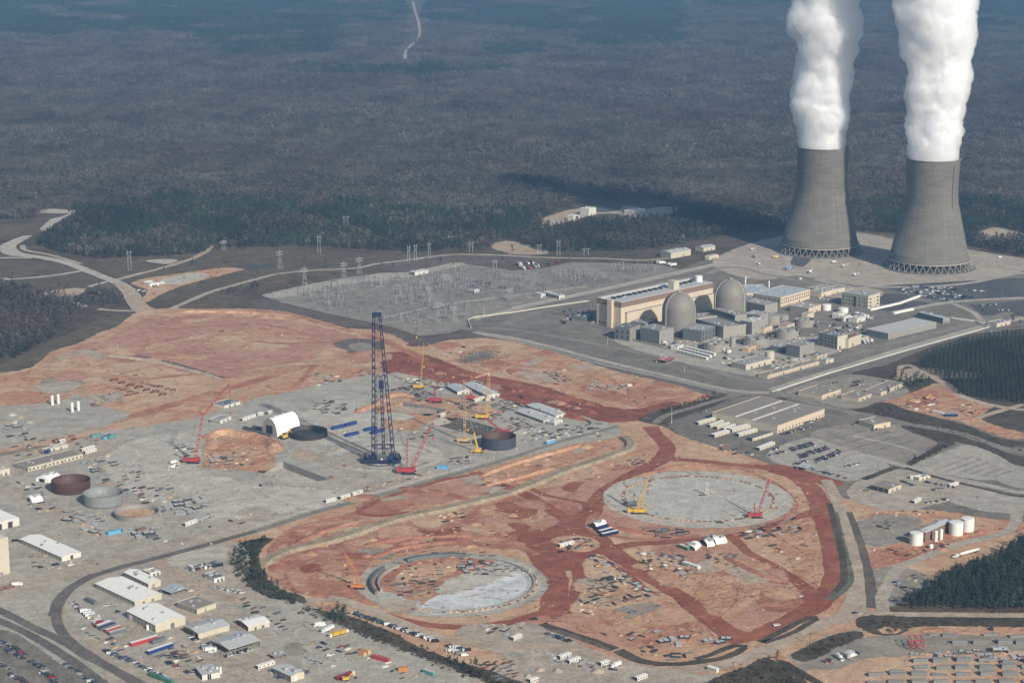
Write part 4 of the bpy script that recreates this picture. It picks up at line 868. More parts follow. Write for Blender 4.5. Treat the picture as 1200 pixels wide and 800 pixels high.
def plume(c, stations, seed, lab):
    """stations: (height above ground, left edge offset, right edge offset) in metres; a billowing closed column"""
    e = bpy.data.meshes.new('steam_plume'); n = 220; rows = 400; z0, z1 = HT-6, stations[-1][0]
    zs = np.array([s[0] for s in stations]); L = np.array([s[1] for s in stations]); Rr = np.array([s[2] for s in stations])
    zf = np.linspace(zs[0]-20, zs[-1], 300); ker = np.ones(25)/25
    L, Rr = (np.convolve(np.pad(np.interp(zf, zs, a), 12, 'edge'), ker, 'valid') for a in (L, Rr)); zs = zf
    def puffs(q, s, k):           # rounded billows: distance to the nearest feature point, turned outwards
        d, _ = noise.voronoi(q*s+Vector((k, k*1.7, seed)), distance_metric='DISTANCE'); return .42-.8*min(d[0], 1.1)**2
    V = np.zeros((rows, n, 3))
    for i in range(rows):
        t = i/(rows-1); z = z0+(z1-z0)*t; l, r = np.interp(z, zs, L), np.interp(z, zs, Rr); cx_, rad = (l+r)/2,(r-l)/2
        rise = min(1, max(0,(z-HT-1)/38)); cyo = 10*noise.noise(Vector((z*.012, seed, 2)))*rise
        for k in range(n):
            a = k*6.28319/n; d = Vector((math.cos(a), math.sin(a), 0)); q = Vector((cx_, cyo, z))+d*rad
            wq = q+Vector((noise.noise(q*.02+Vector((seed, 0,0))), noise.noise(q*.02+Vector((0, seed, 9))), noise.noise(q*.02)))*14
            f = (puffs(wq, .020,1)*20+puffs(wq, .045,5)*13+puffs(q, .10,9)*5.5+puffs(q, .22,13)*2+noise.noise(q*.5)*.9)*(.10+.75*rise)
            if z > z1-70: f -= rad*((z-z1+70)/70)**2
            p = Vector((cx_, cyo, z))+d*max(.5, rad*(.95-.03*rise)+f-1.5*rise)
            V[i, k] = (p.x, p.y, z+noise.noise(q*.06+Vector((4, seed, 4)))*7*rise)
    vs_ = V.reshape(-1,3).tolist()+[[0,0, z0], [float(V[-1, :, 0].mean()), float(V[-1, :, 1].mean()), z1]]
    fs = [(i*n+k, i*n+(k+1) % n, (i+1)*n+(k+1) % n, (i+1)*n+k) for i in range(rows-1) for k in range(n)]
    N = rows*n; fs += [(N, (k+1) % n, k) for k in range(n)]+[(N+1,(rows-1)*n+k, (rows-1)*n+(k+1) % n) for k in range(n)]
    e.from_pydata(vs_, [], fs); e.polygons.foreach_set('use_smooth', [True]*len(e.polygons)); e.update()
    o = link('steam_plume', e, [M['steam']]); o.location = c
    V2 = V.copy(); ax = V.mean(1, keepdims=True); V2[:, :, :2] = ax[:, :, :2]+(V[:, :, :2]-ax[:, :, :2])*.83; sub = V2[4:rows-60:2, ::2]; r2, n2 = sub.shape[:2]
    cm = bpy.data.meshes.new('brightening_core'); cm.from_pydata(sub.reshape(-1,3).tolist(), [], [(i*n2+k, i*n2+(k+1) % n2,(i+1)*n2+(k+1) % n2,(i+1)*n2+k) for i in range(r2-1) for k in range(n2)]+[tuple(range(n2-1,-1,-1)), tuple((r2-1)*n2+k for k in range(n2))]); cm.polygons.foreach_set('use_smooth', [True]*len(cm.polygons)); cm.update()
    link('brightening_core', cm, [M['brightcore']], o)  # added inner surface, hidden in the steam to lift its dark side
    o.location = c; o['kind'] = 'stuff'; tag(o, lab, 'steam')
def hgt(c, y):                    # height of the picture row y above a ground point
    v = (y-400)/FPX; a = PITCH+math.atan(v); d = c.y; return CAM_H-d*math.tan(a)
def stations(c, xc0, rows):
    out = []
    for y, l, r in rows:
        z = hgt(c, y); d = c.y*CT+(CAM_H-z)*ST
        out.append((z, (l-600)/FPX*d-c.x, (r-600)/FPX*d-c.x))
    z, l, r = out[-1]
    for k, f in ((40,1.03),(110,1.15),(160,1.25)): out.append((z+k, l*f-4, r*f+2))
    return out
plume(TA, stations(TA, 960, [(178,934,992),(173,933,992.5),(165,934,991),(150,935,991.5),(133,928,995),(107,927,997),(83,934,1000),(67,937,1005),(50,931,1011),(33,921,1011),(20,924,1010),(0,929,1006)]), 3.1, 'white steam column rising from the cooling tower farther back')
plume(TB, stations(TB, 1088, [(194,1063,1124),(189,1062.5,1124.5),(180,1063,1125),(167,1064,1126),(133,1066,1126),(117,1063,1129),(100,1064,1135),(83,1069,1137),(67,1058,1139),(50,1055,1145),(33,1051,1148),(17,1046,1145),(0,1044,1145)]), 8.4, 'white steam column rising from the cooling tower nearer the car park')
# ================================================================ BUILDERS
class MB:
    """collects boxes, bars, tubes into one mesh"""
    def __init__(s): s.v, s.f, s.m, s.sm = [], [], [], []
    def add(s, v, f, mi=0, sm=False):
        b = len(s.v); s.v += [tuple(q) for q in v]; s.f += [tuple(b+i for i in q) for q in f]; s.m += [mi]*len(f); s.sm += [sm]*len(f); return s
    def box(s, x0, x1, y0, y1, z0, z1, mi=0, bottom=False):
        f = [(0,1,5,4),(1,2,6,5),(2,3,7,6),(3,0,4,7),(4,5,6,7)]+([(3,2,1,0)] if bottom else [])
        return s.add([(x0, y0, z0),(x1, y0, z0),(x1, y1, z0),(x0, y1, z0),(x0, y0, z1),(x1, y0, z1),(x1, y1, z1),(x0, y1, z1)], f, mi)
    def bar(s, p, q, r, n=4, mi=0, r2=None, cap=False):
        p, q = Vector(p), Vector(q); d = q-p
        if d.length < 1e-6: return s
        k = d.to_track_quat('Z', 'Y'); r2 = r if r2 is None else r2
        a = [k @ Vector((math.cos(6.28319*(i+.5)/n), math.sin(6.28319*(i+.5)/n), 0)) for i in range(n)]
        f = [(i, (i+1) % n, n+(i+1) % n, n+i) for i in range(n)]
        if cap: f += [tuple(range(n-1,-1,-1)), tuple(range(n, 2*n))]
        return s.add([p+x*r for x in a]+[q+x*r2 for x in a], f, mi, n > 6)
    def cyl(s, x, y, z0, z1, r, n=24, mi=0, r2=None, cap=True, dome=0):
        r2 = r if r2 is None else r2; c = [(math.cos(6.28319*i/n), math.sin(6.28319*i/n)) for i in range(n)]
        s.add([(x+a*r, y+b*r, z0) for a, b in c]+[(x+a*r2, y+b*r2, z1) for a, b in c], [(i, (i+1) % n, n+(i+1) % n, n+i) for i in range(n)], mi, True)
        if dome:
            v, f, K = [], [], 4
            for j in range(K): t = j/K*1.5708; v += [(x+a*r2*math.cos(t), y+b*r2*math.cos(t), z1+dome*math.sin(t)) for a, b in c]
            v.append((x, y, z1+dome))
            for j in range(K-1): f += [(j*n+i, j*n+(i+1) % n, (j+1)*n+(i+1) % n, (j+1)*n+i) for i in range(n)]
            f += [((K-1)*n+i, (K-1)*n+(i+1) % n, K*n) for i in range(n)]; s.add(v, f, mi, True)
        elif cap: s.add([(x+a*r2, y+b*r2, z1) for a, b in c], [tuple(range(n))], mi)
        return s
    def ring(s, x, y, z0, z1, ro, ri, n=48, mi=0):
        c = [(math.cos(6.28319*i/n), math.sin(6.28319*i/n)) for i in range(n)]; v = []
        for r, z in ((ro, z0),(ro, z1),(ri, z1),(ri, z0)): v += [(x+a*r, y+b*r, z) for a, b in c]
        return s.add(v, [(j*n+i, j*n+(i+1) % n, (j+1)*n+(i+1) % n, (j+1)*n+i) for j in range(3) for i in range(n)], mi)
    def lattice(s, p, q, w, seg=None, r=.14, w2=None, mi=0, side=None):
        p, q = Vector(p), Vector(q); d = q-p; L = d.length; u = d.normalized(); w2 = w if w2 is None else w2
        a = (side or (Vector((1,0,0)) if abs(u.x) < .9 else Vector((0,1,0)))); a = (a-u*a.dot(u)).normalized(); b = u.cross(a); seg = seg or w*1.1; n = max(2, int(L/seg))
        def c(i, k): t = i/n; h = (w+(w2-w)*t)/2; return p+d*t+a*h*(1,1,-1,-1)[k]+b*h*(1,-1,-1,1)[k]
        for k in range(4):
            s.bar(c(0, k), c(n, k), r, 4, mi)
            for i in range(n):
                s.bar(c(i, k), c(i+1,(k+1) % 4) if (i+k) % 2 else c(i+1,(k-1) % 4), r*.55,3, mi)
                if i % 2 == 0: s.bar(c(i, k), c(i, (k+1) % 4), r*.5,3, mi)
        return s
    def mesh(s, name, mats):
        me = bpy.data.meshes.new(name); me.from_pydata(s.v, [], s.f)
        if any(m in G.values() for m in mats if not isinstance(m, str)): edge_attr(me, [1.0]*len(s.v))
        me.polygons.foreach_set('material_index', s.m); me.polygons.foreach_set('use_smooth', s.sm); me.update()
        for m in mats: me.materials.append(M[m] if isinstance(m, str) else m)
        return me
    def build(s, name, mat, parent=None, label=None):
        o = bpy.data.objects.new(name, s.mesh(name, mat if isinstance(mat, (list, tuple)) else [mat])); COL.objects.link(o); o.parent = parent
        if label: o['label'] = label
        return o
def P_(k, c, **kw): M[k] = surf('paint_'+k, c, **kw)
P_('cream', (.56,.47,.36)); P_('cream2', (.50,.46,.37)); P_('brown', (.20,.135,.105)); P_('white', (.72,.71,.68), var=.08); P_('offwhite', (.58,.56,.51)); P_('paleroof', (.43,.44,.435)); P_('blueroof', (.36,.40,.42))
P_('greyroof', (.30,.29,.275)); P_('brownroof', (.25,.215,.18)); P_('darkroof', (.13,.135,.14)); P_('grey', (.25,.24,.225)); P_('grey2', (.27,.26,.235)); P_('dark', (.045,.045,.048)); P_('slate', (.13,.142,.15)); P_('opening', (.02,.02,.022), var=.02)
P_('red', (.36,.045,.05)); P_('rust', (.19,.075,.05)); P_('blue', (.02,.04,.16)); P_('navy', (.012,.018,.06), var=.2); P_('sky', (.12,.33,.52)); P_('teal', (.10,.25,.24)); P_('yellow', (.58,.36,.05)); P_('tan', (.50,.34,.20)); P_('orange', (.50,.19,.06)); P_('green', (.06,.16,.10))
P_('steel', (.25,.26,.27), rough=.45, metal=.3); P_('galv', (.40,.42,.44), rough=.5, metal=.2); P_('wood', (.34,.24,.15)); P_('redroof', (.40,.13,.12)); P_('silver', (.42,.43,.44), rough=.35, metal=.4); P_('rubber', (.025,.025,.025)); P_('black', (.03,.03,.032)); P_('conc2', (.30,.283,.25)); P_('domeconc', (.20,.187,.165), var=.2); P_('ringgrey', (.22,.235,.23), var=.18, rough=.5); P_('ringbrown', (.085,.045,.035), var=.2); P_('ringblue', (.05,.06,.085), var=.2)
P_('fabric', (.80,.78,.73), var=.05, rough=.8); P_('maroon', (.11,.048,.038)); P_('precast', (.22,.22,.205), var=.15)
mg, tg, bgl = newmat('window_glass'); bgl.inputs['Base Color'].default_value = (.03,.035,.04,1); bgl.inputs['Roughness'].default_value = .12; M['glass'] = mg
def frame3(A, B, C):
    """corner B with local x towards C and local y towards A: (origin, rz, length, width)"""
    a, b, c = g(*A), g(*B), g(*C); u = c-b; v = a-b
    if v.length > u.length: w_ = v.normalized(); u2 = Vector((w_.y, -w_.x, 0)); L, W = abs(u.dot(u2)), v.length
    else: u2 = u.normalized(); w_ = Vector((-u2.y, u2.x, 0)); L, W = u.length, abs(v.dot(w_))
    return b, math.atan2(u2.y, u2.x), max(L, 1.5), max(W, 1.5)
def bld(label, A, B, C, hp, wall='cream', roof='greyroof', style='flat', ridge='x', rh=2.0, wl=None, band=None, win=(), doors=(), units=3, unit_m='galv', name='building', cat='building', group=None, parapet=.5, over=.5, open_=None):
    o, rz, L, W = frame3(A, B, C); h = hp*S(B[1])/.975; e = empty(name, o, rz, label, cat, group); rr = random.Random(int(B[0]*7+B[1]*13))
    posts = MB()
    if not doors and not open_ and style != 'arch' and L > 6: doors = [('R', .3,1.8, min(2.6, h*.8), 'dark'),('R', .62,2.6, min(3, h*.85), 'slate')]
    if style == 'arch': pass
    elif open_:                                      # open-sided shed: posts carry the roof; open_ names the open faces
        for i in range(int(L/6)+1):
            for y in ((0, W) if 'L' in open_ else (0,)): posts.box(min(i*6, L-.4), min(i*6, L-.4)+.4, min(y, W-.4), min(y, W-.4)+.4,0, h)
        posts.build('post', 'steel', e)
        w = MB(); w.box(L*.02, L*.98, W-.3, W, 0, h)
        if 'L' not in open_: w.box(0,.3,0, W-.35,0, h)
        if 'R' not in open_: w.box(.35, L-.35,0,.3,0, h)
        w.box(L-.3, L, .35, W-.35,0, h); w.build('wall', wall, e); MB().box(.5, L-.5,.6, W-.5,.0,.35).build('floor_slab', 'conc2', e)
    else:
        w = MB(); w.box(0, L, 0, W, 0, h); w.build('wall', [wall], e)
        if wl:                                     # left-facing end in its own colour; the darker greys put shade into it
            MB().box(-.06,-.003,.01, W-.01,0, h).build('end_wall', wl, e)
        pl = MB()
        for i in range(1, int(L/6)): pl.box(i*6-.12, i*6+.12,-.14,-.002,0, h-.3)
        for i in range(1, int(W/6)): pl.box(-.2,-.065, i*6-.12, i*6+.12,0, h-.3)
        if pl.v: pl.build('wall_rib', wall, e)
    r = MB(); V = over
    if style == 'flat':
        r.box(-V*.4, L+V*.4,-V*.4, W+V*.4, h, h+.25,0, True); r.build('roof', roof, e)
        if parapet and not open_:
            p = MB(); p.box(-V*.4, L+V*.4,-V*.4,-V*.4+.35, h+.251, h+.25+parapet); p.box(-V*.4, L+V*.4, W+V*.4-.35, W+V*.4, h+.251, h+.25+parapet)
            p.box(-V*.4,-V*.4+.35,-V*.4+.352, W+V*.4-.352, h+.251, h+.25+parapet); p.box(L+V*.4-.35, L+V*.4,-V*.4+.352, W+V*.4-.352, h+.251, h+.25+parapet); p.build('parapet', wall, e)
    elif style == 'gable':
        x0, x1, y0, y1 = -V, L+V, -V, W+V; t = .22
        if ridge == 'x': v = [(x0, y0, h),(x1, y0, h),(x1,(y0+y1)/2, h+rh),(x0,(y0+y1)/2, h+rh),(x0, y1, h),(x1, y1, h)]; f = [(0,1,2,3),(3,2,5,4)]; gb = [[(0,0, h),(0, W, h),(0, W/2, h+rh-.05)], [(L, 0, h),(L, W/2, h+rh-.05),(L, W, h)]]
        else: v = [(x0, y0, h),(x0, y1, h),((x0+x1)/2, y1, h+rh),((x0+x1)/2, y0, h+rh),(x1, y0, h),(x1, y1, h)]; f = [(1,0,3,2),(2,3,4,5)]; gb = [[(0,0, h),(L, 0, h),(L/2,0, h+rh-.05)], [(0, W, h),(L/2, W, h+rh-.05),(L, W, h)]]
        r.add([(a, b, c+t) for a, b, c in v]+[(a, b, c-.03) for a, b, c in v], f+[tuple(6+i for i in q[::-1]) for q in f]+([(0,1,7,6),(4,5,11,10),(0,3,9,6),(3,4,10,9),(1,2,8,7),(2,5,11,8)]))
        r.build('roof', roof, e); q = MB()
        for t_ in gb: q.add(t_, [(0,1,2)])
        q.build('gable', wall, e)
        s_ = MB(); n = int((L if ridge == 'x' else W)/3)
        for i in range(1, n):                       # standing seams
            for sg in (0,1):
                a = ((i*3, y0 if not sg else y1, h+t+.05),(i*3, W/2, h+rh+t+.05)) if ridge == 'x' else ((x0 if not sg else x1, i*3, h+t+.05),(L/2, i*3, h+rh+t+.05))
                s_.bar(a[0], a[1], .07,3)
        if s_.v: s_.build('roof_seam', roof, e)
    elif style == 'arch':
        n = 14; v, f = [], []
        for i in range(n+1):
            a = math.pi*i/n; yy = W/2-W/2*math.cos(a); zz = h*math.sin(a)**.85; v += [(0, yy, zz),(L, yy, zz)]
        f = [(2*i, 2*i+1,2*i+3,2*i+2) for i in range(n)]; r.add(v, f, 0, True); r.build('fabric_roof', roof, e)
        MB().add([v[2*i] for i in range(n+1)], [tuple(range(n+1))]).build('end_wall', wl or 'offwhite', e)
        MB().box(-.15,-.01, W*.3, W*.7,0, h*.6).build('door', 'opening', e)
        MB().add([v[2*i+1] for i in range(n+1)], [tuple(range(n, -1,-1))]).build('end_wall', wall, e)
        rb = MB()
        for k in range(1, int(L/6)+1):
            for i in range(n):
                a0, a1 = v[2*i], v[2*i+2]; rb.bar((min(k*6, L-.2), a0[1], a0[2]+.06),(min(k*6, L-.2), a1[1], a1[2]+.06), .1,3)
        rb.build('rib', roof, e)
    if band:                                       # (height share from, material): upper band of cladding on both visible faces
        MB().box(-.12, L+.05,-.12,-.005, h*band[0], h-.01).build('upper_cladding', band[1], e); MB().box(-.12,-.065,-.003, W, h*band[0], h-.01).build('upper_cladding', band[2] if len(band) > 2 else band[1], e)
    for (face, rows, cols, ww, wh, z0, dz, m0, m1) in win:
        n = L if face == 'R' else W
        if cols == 1 and ww > n: ww = n*.9
        wm = MB(); wm.box(0, ww, -.10,-.004,0, wh)
        me = wm.mesh('window', ['glass']); fr = MB(); fr.box(-.14, ww+.14,-.16,-.003,-.16,-.01); fr.box(-.14, ww+.14,-.16,-.003, wh+.01, wh+.16); mf = fr.mesh('frame', [wall])
        for i in range(rows):
            for j in range(cols):
                x = m0*n+((1-m1-m0)*n-ww)*(j/(cols-1) if cols > 1 else .5)
                q = bpy.data.objects.new('window', me); COL.objects.link(q); q.parent = e; fo = bpy.data.objects.new('frame', mf); COL.objects.link(fo); fo.parent = q
                if face == 'R': q.location = (x, 0, z0+i*dz)
                else: q.location = (-.065, n-x, z0+i*dz); q.rotation_euler.z = -math.pi/2
    for (face, fr_, ww, wh, m) in doors:
        n = L if face == 'R' else W; q = MB(); q.box(0, ww, -.13,-.004,0, wh); q = q.build('door', m, e)
        if face == 'R': q.location = (fr_*n, 0,0)
        else: q.location = (-.07, n-fr_*n, 0); q.rotation_euler.z = -math.pi/2
    for i in range(units):
        x, y = rr.uniform(.1,.85)*L, rr.uniform(.15,.8)*W; a, b, c = rr.uniform(.8,2.2), rr.uniform(.8,2.0), rr.uniform(.8,1.8)
        zz = h+.25+((rh*(1-abs((y-W/2)/(W/2))) if ridge == 'x' else rh*(1-abs((x-L/2)/(L/2)))) if style == 'gable' else 0)-.1
        MB().box(x-a, x+a, y-b, y+b, zz, zz+c).build('roof_unit', unit_m, e)
    return e, L, W, h
def tank(label, x, y, rp, hp, mat='white', dome=.12, group=None, ring=True, name='storage_tank', cat='tank', n=32, parapet=False):
    s = S(y); r = rp*s; h = hp*s/.975; e = empty(name, g(x, y), 0, label, cat, group)
    if parapet:
        MB().cyl(0,0,0, h, r, 40, cap=False).build('wall', mat, e); MB().ring(0,0, h-.02, h+1.2, r+.35, r-.6,40).build('rim', mat, e)
        MB().cyl(0,0, h-1.2, h-.9, r-.02,40).build('roof', 'grey', e)
        rr = random.Random(int(x)); q = MB()
        for k in range(4):
            a = k*1.5708+rr.uniform(0,1); MB().cyl(.5*r*math.cos(a), .5*r*math.sin(a), h-.9, h+1.6, r*.26,20).build('fan_stack', 'conc2', e)
        pb = MB()
        for k in range(24):
            a = k*6.28319/24; pb.bar(((r+.12)*math.cos(a),(r+.12)*math.sin(a), 0),((r+.12)*math.cos(a),(r+.12)*math.sin(a), h), .28,4)
        pb.build('buttress', mat, e); return e
    MB().cyl(0,0,0, h, r, n, cap=False).build('shell', mat, e); MB().cyl(0,0, h, h+.12, r+.12, n, dome=max(dome*r, .1)).build('roof', mat, e)
    if ring:
        for k in (.33,.66): MB().ring(0,0, h*k, h*k+.15, r+.09, r-.05, n).build('stiffener_ring', mat, e)
        q = MB(); q.bar((r+.4,-.3,0),(r+.4,-.3, h+1), .05,3); q.bar((r+.4,.3,0),(r+.4,.3, h+1), .05,3)
        for k in range(int(h/.6)): q.bar((r+.4,-.3, k*.6),(r+.4,.3, k*.6), .04,3)
        q.build('ladder', 'steel', e)
    return e
# ================================================================ OPERATING PLANT
PG = 'small plant buildings between the containments and the car park'
e, L, W, h = bld('long cream turbine hall with a brown roof band and black roof vents', (698,380),(727.5,385.6),(835,361), 31, 'cream', 'paleroof', name='turbine_hall', band=(.80, 'brown', 'brown'), wl='cream', win=[('L', 1,5,2.2,2.6,3,4,.1,.5)], doors=[('L', .62,5,7, 'brown')])
MB().box(8, L-.5,-4.5,-.13,0, h*.60).build('lower_bay', 'cream', e); MB().box(7.6, L-.3,-4.8,-.13, h*.60+.003, h*.60+.4).build('lower_bay_roof', 'greyroof', e)
MB().box(-4.5,-.1, W*.30, W*.30+8.5,0, h+1.5).build('stair_tower', 'cream', e)
MB().box(1, L-1, W-9, W-1, h+.26, h+1.0).build('roof_strip', 'offwhite', e)
for i in range(16):
    if i in (10,11): continue
    q = MB(); x = L*.05+i*L*.055; q.box(x, x+4.5, W*.48, W*.48+6, h+.26, h+2.6); q.build('roof_vent', 'black', e)
MB().box(L*.60, L*.66, W*.15, W*.4, h+.26, h+12).build('penthouse', 'cream2', e); MB().cyl(L-8, W*.45, h+.26, h+8.5,5.5,24).build('penthouse', 'white', e)
def containment(x, y, lab, ang):
    s = S(y); e = empty('containment_building', g(x, y), 0, lab, 'containment'); r, hc, n = 22.8,33.0,48
    V, F = [], []; prf = [(r, 0)]+[(r, hc*k/6) for k in range(1,7)]+[(r*math.cos(t*1.5708/12), hc+25*math.sin(t*1.5708/12)) for t in range(1,12)]
    for a, z in prf: V += [(a*math.cos(6.28319*i/n), a*math.sin(6.28319*i/n), z) for i in range(n)]
    V.append((0,0, hc+25)); K = len(prf)
    F = [(j*n+i, j*n+(i+1) % n, (j+1)*n+(i+1) % n, (j+1)*n+i) for j in range(K-1) for i in range(n)]+[((K-1)*n+i, (K-1)*n+(i+1) % n, K*n) for i in range(n)]
    MB().add(V, F, 0, True).build('dome_shell', 'domeconc', e)
    for k in range(3):                              # buttresses run up the wall and over the dome
        a = R(ang+k*120); q = MB(); d = Vector((math.cos(a), math.sin(a), 0)); t_ = Vector((-d.y, d.x, 0))
        P = [d*(rr_+1.3)+Vector((0,0, z_)) for rr_, z_ in prf]; I = [d*max(rr_-.2,0)+Vector((0,0, z_)) for rr_, z_ in prf]
        v = []
        for o_, i_ in zip(P, I): v += [o_-t_*1.5, o_+t_*1.5, i_+t_*1.5, i_-t_*1.5]
        q.add(v, [(4*j+k_, 4*j+(k_+1) % 4,4*j+4+(k_+1) % 4,4*j+4+k_) for j in range(K-1) for k_ in range(4)]); q.build('buttress', 'conc2', e)
    q = MB()
    for z in (11,22,33): q.ring(0,0, z, z+.5, r+.18, r-.3, n)
    q.build('hoop_joint', 'domeconc', e)
    q = MB(); q.cyl(0,0, hc+24.2, hc+26.5,3.2,16); q.build('top_vent', 'conc2', e)
    q = MB(); q.box(-3.5,3.5,-r-2.5,-r+1.5,0,9); q.build('equipment_hatch', 'conc2', e); MB().box(-2.4,2.4,-r-2.6,-r-2.505,.2,6.5).build('hatch_door', 'maroon', e)
containment(795,390.5, 'domed concrete containment in front of the cream turbine hall', 215)
containment(855,374, 'domed concrete containment at the right end of the turbine hall', 200)
B_ = bld
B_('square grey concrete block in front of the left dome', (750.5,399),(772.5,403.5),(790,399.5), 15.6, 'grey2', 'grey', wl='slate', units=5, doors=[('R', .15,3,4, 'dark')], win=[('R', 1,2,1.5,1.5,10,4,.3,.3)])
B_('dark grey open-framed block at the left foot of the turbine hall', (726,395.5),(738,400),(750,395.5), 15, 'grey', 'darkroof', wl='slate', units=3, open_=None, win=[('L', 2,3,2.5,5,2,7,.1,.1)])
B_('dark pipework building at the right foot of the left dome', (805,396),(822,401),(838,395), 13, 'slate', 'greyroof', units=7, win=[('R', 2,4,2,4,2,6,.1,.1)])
B_('low ribbed grey auxiliary building between the two domes', (814,386),(847.5,396.5),(870,391.5), 11, 'conc2', 'grey', units=6, parapet=2.5)
B_('tall grey block standing on the auxiliary roof line between the domes', (836,378),(861,386),(871,383), 16, 'conc2', 'grey2', wl='slate', units=4)
B_('grey block with pale roof hatches right of the ribbed building', (870,389.5),(881,393),(897,388.5), 15, 'conc2', 'paleroof', wl='slate', units=6, unit_m='offwhite')
B_('small cream hut with brown roof beside the round basins', (893,389),(895.5,391),(905,387.5), 6.5, 'cream', 'brown')
B_('concrete block dark on its left below the right dome', (874,364.5),(896,369),(912,366), 11, 'conc2', 'greyroof', wl='slate', units=3)
B_('long cream building with blue-grey roof behind the right dome', (862,341),(874,350),(900,344), 6.5, 'cream', 'blueroof', units=6)
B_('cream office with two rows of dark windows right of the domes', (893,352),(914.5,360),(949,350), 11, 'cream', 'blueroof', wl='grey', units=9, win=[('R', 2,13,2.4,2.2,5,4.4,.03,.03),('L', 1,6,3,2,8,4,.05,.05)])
B_('low building with grey end and cream front beside the white tanks', (928,364),(947.5,368),(962,363.5), 6.5, 'cream', 'greyroof', wl='grey', units=5, unit_m='white')
B_('three-storey pale office block with dark window bands near the towers', (986,357.5),(1017,362.3),(1033,358.5), 15, 'cream2', 'greyroof', wl='grey2', units=6, win=[('R', 3,2,5,2.2,3,5,.12,.1),('L', 3,4,2.6,2.2,3,5,.05,.55),('L', 1,1,4,15,1,5,.45,.45),('L', 3,2,2.6,2.2,3,5,.65,.1)])
B_('wide low grey warehouse with pale roof by the plant road', (1010,394),(1040.6,398),(1097,384.5), 7, 'grey2', 'paleroof', wl='slate', units=0, doors=[('R', .4,5,4, 'grey'),('R', .75,4,4, 'grey')])
B_('narrow low building with pale blue roof behind the wide warehouse', (1075,372),(1105,379.5),(1112,378), 6, 'grey2', 'blueroof', wl='slate')
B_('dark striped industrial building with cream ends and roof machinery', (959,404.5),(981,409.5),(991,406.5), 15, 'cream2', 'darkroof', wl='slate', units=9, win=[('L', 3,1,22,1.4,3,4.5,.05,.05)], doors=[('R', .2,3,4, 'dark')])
B_('cream annexe at the right of the dark striped building', (988,405),(994,408),(1009,402.5), 11, 'cream2', 'darkroof', units=4, unit_m='redroof', doors=[('R', .3,3,5, 'rust')])
B_('plain square concrete block near the front plant road', (923,416),(937,419.5),(954,414.5), 13, 'grey2', 'grey2', wl='slate')
B_('low dark-roofed hut with a strip of windows beside the plain block', (946,418.5),(957,421.5),(969,418), 3.5, 'cream', 'darkroof', win=[('R', 1,6,1.5,1.2,1,2,.05,.05)])
B_('cream warehouse with brown-grey roof beside the cream tank', (855,430.5),(874,433.8),(904,426), 6, 'cream2', 'greyroof', wl='grey', doors=[('R', .2,3,3.5, 'dark'),('R', .5,2,3, 'dark'),('R', .7,3,3.5, 'dark')])
B_('very long low cream building along the front plant road', (890,441),(899.5,443.8),(960,427), 3.6, 'cream', 'brownroof', win=[('R', 1,22,1.5,1.4,1.2,2,.02,.02)], units=4)
B_('tiny orange-cream hut between the round basins', (871,411),(877,412.8),(886,409.5), 4, 'tan', 'cream')
B_('larger white shed with ribbed roof behind the switchyard end', (775,300.5),(786,303.2),(809.5,299), 6.5, 'cream2', 'paleroof', style='gable', wl='grey2', doors=[('R', .6,4,4, 'grey2')], name='shed', cat='shed')
B_('smaller pale shed nearer the forest, beyond the white shed', (816,293),(824.5,295),(838,292.5), 4.2, 'cream2', 'paleroof', style='gable', name='shed', cat='shed')
B_('small cream store on open ground in front of the pale shed', (827,303.6),(831,304.6),(842,301.8), 3.2, 'cream', 'offwhite', name='shed', cat='shed')
B_('long pale control house at the back of the switchyard', (481,321.8),(486,323),(502,320), 3.6, 'offwhite', 'paleroof', wl='slate', name='control_house')
B_('little white control hut in the middle of the switchyard', (553,342.5),(556,343.7),(562,342), 2.6, 'offwhite', 'white', wl='slate', name='control_house')
B_('pale-roofed relay house at the plant end of the switchyard', (637,346.5),(655,351),(660,349.5), 4, 'offwhite', 'paleroof', wl='slate', name='control_house')
B_('small pale box building left of the relay house', (627,347.5),(634,349.3),(639,348.3), 4, 'offwhite', 'paleroof', name='control_house')
B_('white building alone in the forest clearing by the dark patch', (683,251),(690,253),(698.5,251.2), 7.5, 'offwhite', 'white')
B_('small pale gatehouse at the right edge beside the dark pine', (1160,380.5),(1168,383.5),(1184,380), 4, 'cream2', 'greyroof')
B_('pale hut among vehicles at the edge of the western clearing', (168,333.5),(176,336),(184,334), 3, 'white', 'white')
B_('long pale shed on the tower apron by the white machinery', (956,343.5),(966,346),(990,341.5), 4.5, 'cream2', 'greyroof', wl='grey')
tank('squat domed white water tank, the left of the pair', 968.5,363,5.3,6, group=None); tank('wider flat-topped white water tank right of the domed one', 988,366,5.9,5)
tank('cream cylindrical tank behind the cream warehouse', 901.8,421.5,5.5,10, 'cream2', .05)
for lab, x, y, r, hh in (('big round concrete cooling basin lowest in the plant, left', 839,409,15.5,7),('big round concrete cooling basin below the grey hatch block', 885,403,15.5,7),('round concrete cooling basin right of the cream hut', 922,395,13.5,8),('smallest round concrete cooling basin, farthest back', 942.5,381.5,11.5,7)):
    tank(lab, x, y, r, hh, 'conc', name='cooling_basin', cat='basin', parapet=True)
tank('upright round concrete tank with reddish top', 905,379,9,10, 'conc2', .03); tank('slim concrete cylinder between the two largest basins', 858.5,406,3.4,11, 'conc2', .05); tank('pair-less small concrete drum behind the concrete block', 918,374,6,5, 'conc2', .05)
tank('tall white vent stack rising behind the right dome', 873.5,333,.8,9, 'white', 0, ring=False, name='vent_stack', cat='stack')
tank('slender white stack on the low roofs right of the dome', 901,337,.8,8, 'white', 0, ring=False, name='vent_stack', cat='stack')
